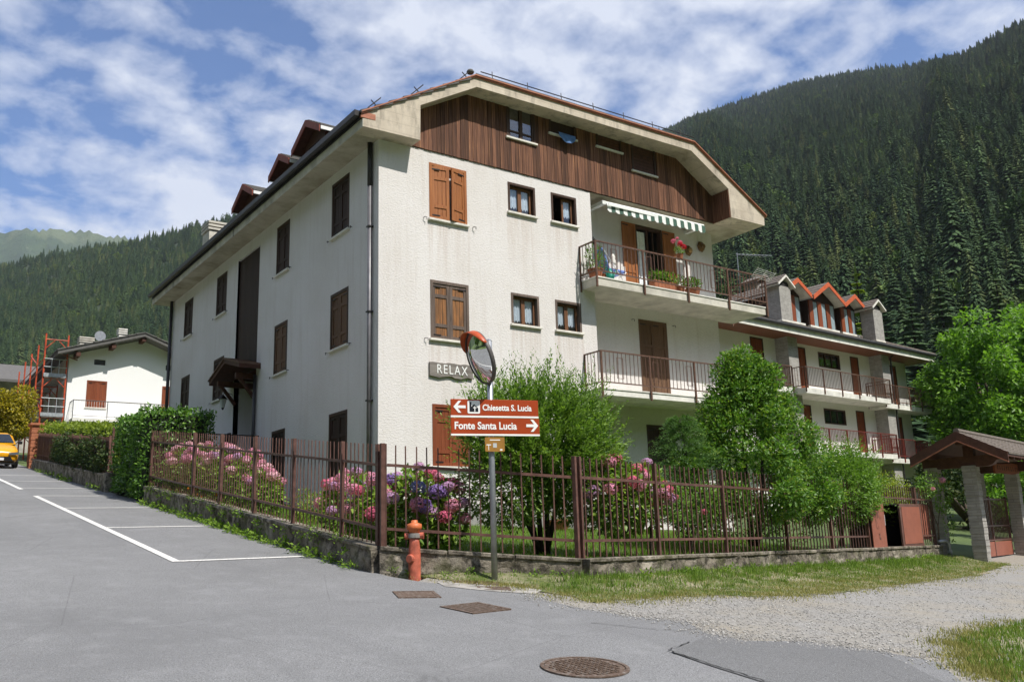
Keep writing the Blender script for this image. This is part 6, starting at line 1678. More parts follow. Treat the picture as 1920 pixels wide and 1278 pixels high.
def hydrangea(label, blobs, cols, nf, leafmat_='leaf_hydrangea', r=0.075, tops=0.35, leaf=0.11):
    b0 = blobs[0][0]
    t = thing('hydrangea', label, 'hydrangea', (b0[0], b0[1], gz(b0[0], b0[1]) + 0.2))
    parts = []
    for c, rad, n in blobs:
        parts.append(blob_leaves(c, rad, n, leaf, leaf * 0.62, 0.15, 0.45, 0.8))
        for k in range(4):
            mb = MB(); a = random.uniform(0, 6.28); mb.tube([(c[0] + .1 * math.cos(a), c[1] + .1 * math.sin(a), gz(c[0], c[1]) + 0.15), (c[0] + rad[0] * .4 * math.cos(a), c[1] + rad[1] * .4 * math.sin(a), c[2])], 0.012, 5); mb.build('stem', 'bark', t)
    crown(parts, leafmat_, t, 'foliage')
    tot = sum(b[2] for b in blobs)
    for c, rad, n in blobs:
        for k in range(max(1, round(nf * n / tot))):
            a = random.uniform(0, 6.283); el = math.asin(random.uniform(-0.35 + tops * 0.6, 1.0))
            p = (c[0] + rad[0] * 1.02 * math.cos(a) * math.cos(el), c[1] + rad[1] * 1.02 * math.sin(a) * math.cos(el), c[2] + rad[2] * 1.05 * math.sin(el))
            flower(t, p, r * random.uniform(0.8, 1.25), random.choice(cols))
    return t
flower(ROSE, (13.72, -4.72, 2.72), 0.09, 'pink'); flower(ROSE, (13.35, -4.65, 2.5), 0.06, 'pink')
hydrangea('long bank of pink hydrangeas behind the railing by the parking bays', [((-2.3, 6.0, 3.45), (0.5, 0.8, 0.65), 1300), ((-2.3, 4.6, 3.25), (0.5, 0.9, 0.72), 1400), ((-2.25, 3.2, 3.05), (0.5, 0.9, 0.74), 1400), ((-2.2, 1.9, 2.82), (0.5, 0.8, 0.74), 1400), ((-2.2, 0.9, 2.55), (0.45, 0.55, 0.55), 800)], ['pink', 'pink', 'pale', 'mauve', 'pale'], 120, r=0.095, tops=1.15)
hydrangea('rose pink hydrangea behind the railing left of the corner post', [((-2.15, -3.2, 2.2), (0.5, 0.75, 0.55), 900), ((-2.15, -4.3, 2.05), (0.5, 0.6, 0.62), 900)], ['rose', 'pink', 'pink', 'mauve'], 46, r=0.11)
hydrangea('mauve and violet hydrangea behind the hydrant', [((-1.95, -5.1, 2.1), (0.5, 0.42, 0.62), 1000), ((-1.6, -5.2, 1.95), (0.42, 0.4, 0.55), 800)], ['mauve', 'violet', 'pink', 'mauve', 'pink', 'rose', 'blue'], 46, r=0.11)
hydrangea('crimson hydrangea bush behind the railing right of the feathery shrub', [((1.15, -6.25, 2.15), (0.62, 0.4, 0.62), 1100), ((1.75, -6.15, 2.2), (0.5, 0.4, 0.55), 900)], ['rose', 'pink', 'mauve', 'rose', 'pink'], 44, r=0.11)
# low plants by the side wall and flowers under the bank
t = thing('low_shrub', 'low rounded yellow green shrub beside the shaded wall', 'shrub', (-1.5, -0.4, 2.0))
crown([blob_leaves((-1.5, -0.3, 2.2), (0.4, 0.5, 0.36), 900, 0.05, 0.03), blob_leaves((-1.4, 0.5, 2.35), (0.35, 0.45, 0.36), 700, 0.05, 0.03)], 'leaf_hedge_yellow', t, 'foliage')
t = thing('marigold_row', 'row of small orange flowers at the foot of the pink hydrangeas', 'flowers', (-2.55, 2.5, 2.4))
crown([blob_leaves((-2.6, 1.2 + i * 0.42, gz(-2.6, 1.2 + i * .42) + 0.42), (0.14, 0.22, 0.14), 110, 0.06, 0.025) for i in range(13)], 'leaf_hydrangea', t, 'foliage')
for i in range(20): 
    y = random.uniform(1.0, 6.4); flower(t, (-2.66 + random.uniform(-.12, .12), y, gz(-2.6, y) + random.uniform(0.4, 0.6)), 0.035, 'orange')
t = thing('rose_bush', 'thin bush with red blooms behind the long railing', 'rose', (2.9, -6.0, 1.3))
stems_to(t, (2.9, -6.0, 1.2), [(2.7, -6.1, 2.2), (3.1, -6.0, 2.4), (3.4, -6.0, 2.1)], 0.015)
crown([blob_leaves((2.7, -6.05, 2.1), (0.3, 0.25, 0.35), 220, 0.06, 0.04), blob_leaves((3.5, -5.8, 2.0), (0.7, 0.35, 0.55), 900, 0.06, 0.036), blob_leaves((4.8, -5.5, 1.9), (0.8, 0.3, 0.6), 1100, 0.06, 0.034), blob_leaves((6.4, -5.5, 1.75), (0.8, 0.3, 0.5), 700, 0.06, 0.034)], 'leaf_light', t)
for p in ((2.55, -6.15, 2.2), (2.35, -6.1, 2.45), (3.3, -6.1, 1.95), (2.1, -6.2, 2.5)): flower(t, p, 0.06, 'rose')

# ------------------------------------------------------------------ hedges on the left
def hedge(label, x0, x1, y0, y1, zb, zt, n, mat, L, W, top=None, name='hedge'):
    """clipped hedge; zb and zt are functions of y"""
    t = thing(name, label, 'hedge', ((x0 + x1) / 2, y0, zb(y0)))
    k = n; fx = RNG.random(k); fy = RNG.random(k); fz = RNG.random(k)
    sx, sy = x1 - x0, y1 - y0; sz = 2.0
    A = np.array([sy * sz, sy * sz, sx * sz, sx * sz, sx * sy]); c = RNG.choice(5, k, p=A / A.sum())
    X = np.where(c == 0, x0, np.where(c == 1, x1, x0 + sx * fx)); Y = np.where(c == 2, y0, np.where(c == 3, y1, y0 + sy * fy))
    ZB = np.array([zb(v) for v in Y]); ZT = np.array([zt(v) for v in Y]); Z = np.where(c == 4, ZT, ZB + (ZT - ZB) * fz)
    Nn = np.zeros((k, 3)); Nn[c == 0, 0] = -1; Nn[c == 1, 0] = 1; Nn[c == 2, 1] = -1; Nn[c == 3, 1] = 1; Nn[c == 4, 2] = 1
    P = np.stack([X, Y, Z], 1) + Nn * (RNG.normal(size=(k, 1)) * 0.05 - 0.04 + 0.05 * np.sin(X * 5 + Y * 3.1 + Z * 4)[:, None]) + RNG.normal(size=(k, 3)) * 0.02
    D = Nn * 0.8 + RNG.normal(size=(k, 3)) * 0.8 + np.array([0, 0, 0.15])
    V, F = leaf_quads(P, D, Nn + np.array([0, 0, 0.8]) + RNG.normal(size=(k, 3)) * 0.4, L * (0.7 + 0.6 * RNG.random(k)), W * (0.7 + 0.6 * RNG.random(k)))
    npmesh('foliage', V, F, mat, t)
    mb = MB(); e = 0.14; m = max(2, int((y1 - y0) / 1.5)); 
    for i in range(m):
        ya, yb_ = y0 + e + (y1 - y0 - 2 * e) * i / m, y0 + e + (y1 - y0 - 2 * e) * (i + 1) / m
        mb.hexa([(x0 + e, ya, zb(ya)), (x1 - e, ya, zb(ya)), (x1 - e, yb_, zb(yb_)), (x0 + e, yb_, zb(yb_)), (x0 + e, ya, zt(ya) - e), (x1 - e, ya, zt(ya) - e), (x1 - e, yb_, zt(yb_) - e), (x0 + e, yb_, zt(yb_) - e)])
    mb.build('core', 'hedge_light_block', t)
    return t
plain('hedge_light_block', (0.015, 0.025, 0.008), 0.95, var=0.3, scale=9)  # near-black box inside the leaves, added to block light
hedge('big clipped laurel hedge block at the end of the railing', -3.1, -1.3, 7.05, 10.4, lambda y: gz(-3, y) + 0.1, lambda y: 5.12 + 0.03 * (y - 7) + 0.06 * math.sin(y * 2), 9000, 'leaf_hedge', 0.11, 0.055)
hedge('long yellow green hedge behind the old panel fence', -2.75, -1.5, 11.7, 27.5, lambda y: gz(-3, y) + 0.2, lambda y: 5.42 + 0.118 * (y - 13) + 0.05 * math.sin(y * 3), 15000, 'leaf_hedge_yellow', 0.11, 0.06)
t = thing('creeper', 'dark creeper trailing over the old panel fence up the street', 'creeper', (-3.0, 13.5, 3.9))
crown([blob_leaves((-3.02, 12.0 + i * 0.42, 3.9 + (12.0 + i * 0.42 - 11.6) * 0.118 + random.uniform(0.15, 0.9)), (0.14, 0.34, random.uniform(0.2, 0.4)), 130, 0.10, 0.05, -0.2, 0.3) for i in range(22)] + [blob_leaves((-3.04, y_, 3.85 + (y_ - 11.6) * 0.118 + random.uniform(0.0, 0.5)), (0.12, 0.4, 0.3), 130, 0.10, 0.05, -0.2, 0.3) for y_ in np.linspace(11.9, 21, 22)], 'leaf_dark', t, 'foliage')
mb = MB(); mb.tube([(-3.03, 13.4, 3.7), (-3.05, 13.6, 4.3), (-3.04, 13.2, 4.9)], 0.02, 5); mb.build('stem', 'bark_dark', t)
t = thing('golden_tree', 'golden yellow leaved tree at the left edge beside the scaffolding', 'tree', (-3.1, 35.0, gz(-3, 35)))
stems_to(t, (-3.1, 35.0, gz(-3, 35) - 0.2), [(-3.2, 35, 9.4), (-2.6, 34.8, 8.4), (-3.7, 35.2, 8.6)], 0.09)
crown([blob_leaves((-3.3 + random.uniform(-1.2, 0.9), 35.0 + random.uniform(-.8, .8), random.uniform(7.6, 9.9)), (0.65, 0.6, 0.5), 360, 0.17, 0.09) for i in range(26)], 'leaf_gold', t)

# ------------------------------------------------------------------ trees on the right
def broadleaf(label, base, cz, rad, n, mat, L, seed, blobs=60, name='broadleaf_tree', group=None):
    rg = random.Random(seed)
    t = thing(name, label, 'tree', base, group=group)
    c = Vector((base[0], base[1], cz)); tips = []
    parts = []
    for i in range(blobs):
        while True:
            d = Vector((rg.uniform(-1, 1), rg.uniform(-1, 1), rg.uniform(-1, 1)))
            if 0.45 < d.length < 1: break
        p = Vector((c.x + d.x * rad[0], c.y + d.y * rad[1], c.z + d.z * rad[2])); s = rg.uniform(0.16, 0.30)
        parts.append(blob_leaves(tuple(p), (rad[0] * s, rad[1] * s, rad[2] * s * 0.8), n // blobs, L, L * 0.5, 0.0, 0.3))
        if i < 9: tips.append(p)
    stems_to(t, base, tips, rad[0] * 0.035 + 0.05)
    mb = MB(); mb.tube([(base[0], base[1], base[2] - 0.4), (base[0], base[1], c.z - rad[2] * 0.3)], [rad[0] * 0.07 + .06, rad[0] * 0.05 + .03], 9); mb.build('trunk', 'bark', t)
    crown(parts, mat, t)
    return t
broadleaf('large bright green ash tree right of the neighbouring house', (40.6, 6.6, gz(40.6, 6.6)), 8.2, (4.2, 3.6, 4.5), 26000, 'leaf_ash', 0.30, 5, 90)
broadleaf('second bright green tree at the right edge above the gateway roof', (40.5, 0.5, gz(40.5, .5)), 7.2, (3.4, 3.2, 4.4), 14000, 'leaf_ash', 0.28, 6, 60)
broadleaf('green tree beyond the bright ash tree at the right edge', (54.0, 8.0, gz(54, 8)), 11.5, (4.5, 4.0, 5.0), 9000, 'leaf_ash_dark', 0.36, 16, 50)
broadleaf('dark leafy tree between the neighbouring house and the ash', (36.5, 14.5, gz(36.5, 14.5)), 6.8, (3.2, 3.0, 4.2), 9000, 'leaf_ash_dark', 0.28, 7, 50)
broadleaf('low leafy tree behind the gateway pillars', (26.0, -0.6, gz(26, -.6)), 2.9, (1.5, 1.2, 1.2), 4500, 'leaf_ash', 0.15, 8, 40)
broadleaf('shrubby tree behind the gateway with shade painted into its dark leaves', (30.5, 3.4, gz(30.5, 3.4)), 3.0, (3.4, 2.2, 2.6), 8000, 'leaf_dark', 0.2, 9, 40)  # dark leaf colour stands in for the big tree's shadow
broadleaf('leafy tree at the right edge behind the gate', (27.5, -2.4, gz(27.5, -2.4)), 3.2, (1.8, 1.6, 1.9), 4500, 'leaf_ash_dark', 0.17, 12, 40)

# conifers one can tell apart at the foot of the mountain
CT = [(51.9, 21.3, 21.4, 3.5, 'larch'), (61.6, 30.2, 21.5, 4.6, 0), (82.4, 34.6, 27.5, 5.1, 1), (75.0, 33.3, 24.0, 5.0, 0), (97.1, 39.0, 33.0, 5.7, 1), (89.3, 32.3, 28.0, 4.8, 0), (98.1, 32.6, 31.5, 4.9, 1), (82.4, 23.4, 22.6, 3.8, 0), (92.3, 56.1, 34.5, 7.7, 1), (79.8, 51.1, 31.0, 7.1, 0), (88.0, 61.7, 36.0, 8.4, 1), (74.7, 54.2, 29.5, 7.5, 0), (70.0, 20.0, 17.5, 3.4, 0), (68.0, 40.5, 24.0, 5.8, 1), (84, 29, 20, 4.5, 1), (78, 42, 25, 6.0, 1)]
cme = [conifer_mesh('crown', 20, 3.9, 30, 9, 3, 21, 0.3), conifer_mesh('crown', 20, 3.3, 32, 8, 3, 22, 0.4)]
lme = conifer_mesh('crown', 18, 3.2, 22, 7, 4, 23, 0.15, ('leaf_hedge_yellow', 'bark_dark'), 0.15)
tme = None
for x, y, zt, zg_, kd in CT:
    h = zt - zg_
    if kd == 'larch':
        t = thing('larch_tree', 'pale yellowish larch standing above the neighbouring roof', 'tree', (x, y, zg_), local=True); o = link('crown', lme, t); s = h / 18
    else:
        t = thing('conifer_tree', 'tall dark conifer at the forest edge behind the neighbouring house', 'tree', (x, y, zg_), random.uniform(0, 6), group='conifers at the forest edge', local=True); o = link('crown', cme[kd], t); s = h / 20
    o.scale = (s * 1.05, s * 1.05, s)
    mb = MB(); mb.tube([(0, 0, -1), (0, 0, h * 0.9)], [0.28, 0.05], 7); mb.build('trunk', 'bark_dark', t)

# ------------------------------------------------------------------ grass, weeds and loose stones
def inside(poly, x, y):
    c = False; n = len(poly)
    for i in range(n):
        x0, y0 = poly[i]; x1, y1 = poly[(i + 1) % n]
        if (y0 > y) != (y1 > y) and x < (x1 - x0) * (y - y0) / (y1 - y0) + x0: c = not c
    return c
def blades(pts, h, w, lean=0.5):
    P = np.array(pts); n = len(P); a = RNG.uniform(0, 6.283, n); hh = h * (0.5 + RNG.random(n)); ww = w * (0.7 + 0.6 * RNG.random(n))
    s = np.stack([np.cos(a), np.sin(a), np.zeros(n)], 1); b = RNG.uniform(0, 6.283, n); ln = lean * RNG.random(n) * hh
    V = np.empty((n, 3, 3)); V[:, 0] = P - s * ww[:, None]; V[:, 1] = P + s * ww[:, None]
    V[:, 2] = P + np.stack([np.cos(b) * ln, np.sin(b) * ln, hh], 1)
    return V.reshape(-1, 3), np.arange(n * 3).reshape(-1, 3)
def scatter_poly(poly, n, zfun, dens=None):
    xs = [p[0] for p in poly]; ys = [p[1] for p in poly]; out = []
    while len(out) < n:
        x, y = random.uniform(min(xs), max(xs)), random.uniform(min(ys), max(ys))
        if inside(poly, x, y) and (dens is None or random.random() < dens(x, y)): out.append((x, y, zfun(x, y)))
    return out
def patchy(x, y):
    return 0.5 + 0.5 * math.sin(x * 1.9 + 1.3 * math.sin(y * 1.6)) * math.sin(y * 2.3 + x * 0.7)
def verge_d(x, y):
    d = fence_y(x) - y
    return max(0.02, min(1, (0.15 + 1.1 * patchy(x, y) * patchy(x * 2.7 + 1, y * 2.3)) * (1.5 - 0.75 * max(0, d - 0.25))))
tuft = []
for i in range(260):
    x = random.uniform(-1.2, 13.0); y = fence_y(max(x, -0.5)) - 0.18 - abs(random.gauss(0, 0.45)); m = random.randrange(10, 34)
    tuft += [(x + random.gauss(0, 0.07), y + random.gauss(0, 0.05), gz(x, y) + mound(x, y)) for q in range(m)]
V, F = merge([blades(tuft, 0.10, 0.006, 0.8), blades(scatter_poly(VERGE, 26000, lambda x, y: gz(x, y) + mound(x, y), verge_d), 0.038, 0.005)])
_props(npmesh('verge_grass', V, F, 'grass_green'), 'short patchy green grass on the verge along the wall', 'grass', kind='stuff')
V, F = blades(scatter_poly(VERGE, 22000, lambda x, y: gz(x, y) + mound(x, y), lambda x, y: (0.12 + 0.9 * patchy(x * 1.3 + 2, y * 1.9)) * min(1, 0.3 + 0.5 * (fence_y(x) - y))), 0.032, 0.005, 1.2)
_props(npmesh('dry_grass', V, F, 'grass_dry'), 'dry straw coloured grass at the edge of the verge', 'grass', kind='stuff')
V, F = blades(scatter_poly(CORNER, 26000, lambda x, y: gz(x, y), lambda x, y: (1.0 if x < 5 else 0.15) * (0.4 + 0.6 * patchy(x * 1.5, y * 1.5))), 0.06, 0.006)
_props(npmesh('corner_grass', V, F, 'grass_green'), 'tufts of grass at the lower right corner of the lane', 'grass', kind='stuff')
V, F = blades(scatter_poly([(-2.7, -5.6), (-0.5, -6.95), (9, -5.0), (9, -0.1), (0, -0.1), (-0.2, 6), (-2.7, 6)], 30000, lambda x, y: gz(x, y) + 0.2), 0.07, 0.007)
_props(npmesh('lawn_grass', V, F, 'grass_lush'), 'bright green lawn inside the railing', 'grass', kind='stuff')
parts = []
def weed(x, y, z, r, n): parts.append(blob_leaves((x, y, z + r * 0.4), (r, r, r * 0.6), n, r * 0.5, r * 0.26, 0.5, 0.2))
for i in range(95):
    y = -5.4 + 12.0 * random.random() ** 1.1; weed(-3.12 - random.uniform(0, 0.1), y, gz(-3.1, y), random.uniform(0.05, 0.17), 26)
for i in range(12):
    s = random.random(); p = P0.lerp(P1, s); q = p + Vector((-0.535, -0.845)) * random.uniform(0.17, 0.3); weed(q.x, q.y, gz(q.x, q.y) + mound(q.x, q.y), random.uniform(0.05, 0.10), 24)
for i in range(60):
    x = random.uniform(-0.4, 13); y = fence_y(x) - random.uniform(0.2, 0.4); weed(x, y, gz(x, y) + mound(x, y), random.uniform(0.05, 0.12), 24)
for i in range(50):
    x = random.uniform(-0.4, 9); y = fence_y(x) + random.uniform(0.15, 0.5); weed(x, y, gz(x, y) + 0.2, random.uniform(0.06, 0.14), 24)
for i in range(14):
    y = random.uniform(11.6, 25); weed(-3.2, y, gz(-3.2, y), random.uniform(0.08, 0.2), 30)
for i in range(90):        # plants hanging over the wall by the parking bays
    y = -5.2 + 11.8 * random.random(); zt = 1.53 + (y + 5.74) * 0.128; weed(-3.0 + random.uniform(-0.1, 0.1), y, zt - random.uniform(0.0, 0.22), random.uniform(0.05, 0.13), 24)
V, F = merge(parts)
_props(npmesh('weeds', V, F, 'grass_lush'), 'small green weeds growing along the foot of the walls', 'weeds', kind='stuff')
# ragged fringe of grass where the verge thins out
def fringe(line, n, sd):
    out = []
    for q in range(n):
        i = random.randrange(len(line) - 1); t = random.random(); a, b = line[i], line[i + 1]
        x = a[0] + (b[0] - a[0]) * t + random.gauss(0, sd); y = a[1] + (b[1] - a[1]) * t + random.gauss(0, sd)
        if patchy(x * 2.2, y * 2.2) > random.random() * 0.9: out.append((x, y, gz(x, y) + 0.004))
    return out
V, F = merge([blades(fringe(VERGE[4:], 16000, 0.22), 0.03, 0.005, 0.9), blades(fringe(CORNER[:8], 9000, 0.16), 0.04, 0.005, 0.9)])
_props(npmesh('fringe_grass', V, F, 'grass_dry'), 'thin dry grass fraying out from the verge edge', 'grass', kind='stuff')
# stones on the gravel lane
GRAV = [(-1.9, -8.9), (-0.7, -8.6), (0.6, -8.55), (1.5, -8.85), (3.1, -8.7), (6.4, -7.9), (10, -7.1), (10, -9.6), (3.0, -11.3), (0.3, -12.0), (-0.9, -12.5), (-1.2, -11.6), (-1.9, -11.2), (-1.6, -10.3), (-2.1, -9.4)]
pts = scatter_poly(GRAV, 9000, lambda x, y: gz(x, y) - 0.003, lambda x, y: 1.0 if x < 1.5 else 0.35)
pts += [(p[0], p[1], p[2]) for p in fringe(VERGE[4:], 3000, 0.3) + fringe(CORNER[:8], 2500, 0.3) + fringe(ASPH_EDGE[4:14], 4500, 0.16)]
n = len(pts); P = np.array(pts); s = 0.005 + 0.011 * RNG.random(n) ** 2.5
oc = np.array([[1, 0, 0], [0, 1, 0], [-1, 0, 0], [0, -1, 0], [0, 0, 0.7], [0, 0, -0.5]], float); of = np.array([[0, 1, 4], [1, 2, 4], [2, 3, 4], [3, 0, 4], [1, 0, 5], [2, 1, 5], [3, 2, 5], [0, 3, 5]])
V = P[:, None, :] + oc[None] * s[:, None, None] * (0.6 + 0.8 * RNG.random((n, 6, 1))); F = (np.arange(n)[:, None, None] * 6 + of[None]).reshape(-1, 3)
k = NT('stone_bits'); k.col(k.ramp(k.island(), [(0.0, (0.24, 0.23, 0.215)), (0.7, (0.36, 0.345, 0.325)), (1.0, (0.56, 0.54, 0.51))])); k.rough(0.9); MATS['stone_bits'] = k.m
_props(npmesh('gravel_stones', V.reshape(-1, 3), F, 'stone_bits'), 'loose pale stones on the gravel lane', 'gravel', kind='stuff')

# ------------------------------------------------------------------ neighbouring house with stone piers (own frame: x along facade, y away, z world)
NB = thing('neighbour_house', 'three storey house with stone piers, long balconies and orange edged dormers', 'house', (31.0, 8.45, 0), R(3.5), local=True)
NF_ = Fr((0, 1.3, 0), (1, 0, 0), (0, -1, 0))
NU0, NU1 = -14.0, 7.2
def sub(root, name, label=None):
    o = bpy.data.objects.new(name, None); COL.objects.link(o); o.parent = root; OFF[o.name] = OFF[root.name]; o.empty_display_size = 0.1
    if label: o['label'] = label
    return o
nw = []
for zb in (8.0, 5.15):
    nw += [('door', -3.3, -2.55, zb + 0.12, zb + 2.33), ('door', 1.5, 2.3, zb + 0.12, zb + 2.33), ('door', 5.25, 6.15, zb + 0.0, zb + 2.25), ('wide', -1.45, 0.5, zb + 1.5, zb + 2.26), ('small', -7.0, -6.0, zb + 0.6, zb + 2.4), ('small', -11, -10, zb + 0.6, zb + 2.4)]
nw += [('wide', 1.6, 2.6, 3.3, 4.3), ('wide', 5.3, 6.3, 3.3, 4.1)]
mb = MB(); wall_holes(mb, NF_, NU0, NU1, 1.0, 10.55, [(w[1], w[2], w[3], w[4], 0.12) for w in nw], reveal=0.14)
mb.poly([(NU1, 1.3, 1), (NU1, 11, 1), (NU1, 11, 10.55), (NU1, 1.3, 10.55)], [(0, 1, 2, 3)]); mb.poly([(NU0, 1.3, 1), (NU0, 11, 1), (NU0, 11, 10.55), (NU0, 1.3, 10.55)], [(0, 1, 2, 3)])
mb.build('wall', 'neighbour_plaster', NB)
for kd, a0, a1, c0, c1 in nw:
    w = sub(NB, 'door' if kd == 'door' else 'window')
    frame(NF_, a0, a1, c0, c1, w, 'window_wood_dark', 0.06, -0.11, 0.01, bottom=(kd != 'door'))
    if kd == 'wide':
        n = 3; iw = (a1 - a0 - 0.12) / n
        for i in range(n):
            mb = MB(); NF_.bx(mb, a0 + 0.06 + i * iw, a0 + 0.10 + i * iw, -0.1, -0.05, c0 + 0.06, c1 - 0.06); mb.build('sash', 'window_wood_dark', w)
            mb = MB(); NF_.bx(mb, a0 + 0.10 + i * iw, a0 + 0.06 + (i + 1) * iw, -0.1, -0.09, c0 + 0.06, c1 - 0.06); mb.build('pane', 'pane_dark', w)
    else:
        m = (a0 + a1) / 2
        shutter_leaf(NF_, a0 + 0.05, m - 0.004, c0, c1 - 0.06, -0.06, w, 'shutter_red', rails=(0, 1.0), hooks=False)
        shutter_leaf(NF_, m + 0.004, a1 - 0.05, c0, c1 - 0.06, -0.06, w, 'shutter_red', rails=(0, 1.0), hooks=False)
# stone piers that run up into chimneys with little roofs
for i, u in enumerate((-5.05, 3.4)):
    p = sub(NB, 'stone_pier')
    mb = MB(); mb.box(u, u + 0.78, 0.6, 1.31, 1.0, 10.5); mb.build('pier_body', 'coursed_stone', p)
    c = sub(NB, 'chimney'); u2 = u if i == 0 else u + 0.05
    mb = MB(); mb.box(u2, u2 + 0.92, 0.78, 1.52, 10.9, 13.05); mb.build('stack', 'coursed_stone', c)
    mb = MB(); mb.box(u2 - 0.03, u2 + 0.95, 0.75, 1.56, 11.28, 11.36); mb.build('flashing', 'sill_stone', c)
    mb = MB(); mb.box(u2 + 0.1, u2 + 0.82, 0.80, 1.5, 13.05, 13.3); mb.build('flue', 'interior_shade', c)
    mid = u2 + 0.46
    for s in (-1, 1):
        mb = MB(); mb.hexa([(mid, 0.62, 13.5), (mid + s * 0.68, 0.62, 13.0), (mid + s * 0.68, 1.68, 13.0), (mid, 1.68, 13.5), (mid, 0.62, 13.6), (mid + s * 0.68, 0.62, 13.1), (mid + s * 0.68, 1.68, 13.1), (mid, 1.68, 13.6)]); mb.build('cap_slab', 'sill_stone', c)
        for k in range(4):
            t0, t1 = k / 4, (k + 1.15) / 4
            mb = MB(); mb.hexa([(mid + s * 0.7 * t0, 0.66, 13.61 - 0.52 * t0), (mid + s * 0.7 * t1, 0.66, 13.61 - 0.52 * t1), (mid + s * 0.7 * t1, 1.7, 13.61 - 0.52 * t1), (mid + s * 0.7 * t0, 1.7, 13.61 - 0.52 * t0), (mid + s * 0.7 * t0, 0.66, 13.65 - 0.52 * t0), (mid + s * 0.7 * t1, 0.66, 13.68 - 0.52 * t1), (mid + s * 0.7 * t1, 1.7, 13.68 - 0.52 * t1), (mid + s * 0.7 * t0, 1.7, 13.65 - 0.52 * t0)]); mb.build('tile_course', 'roof_tile_grey', c)
# eaves: white fascia, brown boarded soffit, dark gutter, tiled slope with hip
mb = MB(); mb.box(NU0 - 0.8, 8.0, 0.0, 1.32, 10.50, 10.56); mb.box(NU1, 8.0, 1.32, 12, 10.50, 10.56); mb.build('soffit', 'soffit_wood', NB)
mb = MB(); mb.box(NU0 - 0.8, 8.05, -0.03, 0.0, 10.46, 10.74); mb.box(8.02, 8.05, 0.0, 12, 10.46, 10.74); mb.build('fascia', 'balcony_white', NB)
mb = MB(); mb.tube([(NU0 - 0.8, -0.1, 10.80), (8.1, -0.1, 10.80)], 0.085, 8); mb.build('gutter', 'gutter_dark', NB)
mb = MB(); mb.tube([(4.25, 0.55, 4.0), (4.25, 0.55, 10.4), (4.25, -0.05, 10.75)], 0.05, 6); mb.build('downpipe', 'gutter_dark', NB)
roofn = sub(NB, 'roof')
for i in range(16):
    f0, f1 = i / 16, (i + 1.1) / 16
    q = []
    for f, l in ((f0, 0.06), (f1, 0.01)): q.append((8.1 - 5.4 * f, -0.05 + 6.0 * f, 10.80 + 2.7 * f + l))
    (ua, va, za), (ub, vb, zb2) = q
    n = 90; V = []
    for k in range(n + 1):
        w_ = 0.012 * (k % 2)
        V += [(NU0 - 0.8 + (ua - NU0 + 0.8) * k / n, va, za + w_), (NU0 - 0.8 + (ub - NU0 + 0.8) * k / n, vb, zb2 + w_), (NU0 - 0.8 + (ua - NU0 + 0.8) * k / n, va, za - 0.06)]
    mb = MB(); mb.poly(V, [(3 * k, 3 * k + 3, 3 * k + 4, 3 * k + 1) for k in range(n)] + [(3 * k, 3 * k + 2, 3 * k + 5, 3 * k + 3) for k in range(n)]); mb.build('tile_course', 'roof_tile_grey', roofn)
mb = MB(); mb.poly([(8.1, -0.05, 10.8), (8.1, 12, 10.8), (2.7, 6, 13.5)], [(0, 1, 2)]); mb.poly([(NU0 - .8, 12, 10.8), (8.1, 12, 10.8), (2.7, 6, 13.5), (NU0 - .8, 6, 13.5)], [(0, 1, 2, 3)]); mb.build('hip', 'roof_tile_grey', roofn)
mb = MB(); mb.tube([(8.1, -0.05, 10.86), (2.7, 6, 13.56)], 0.09, 6); mb.build('hip_tiles', 'roof_tile_grey', roofn)
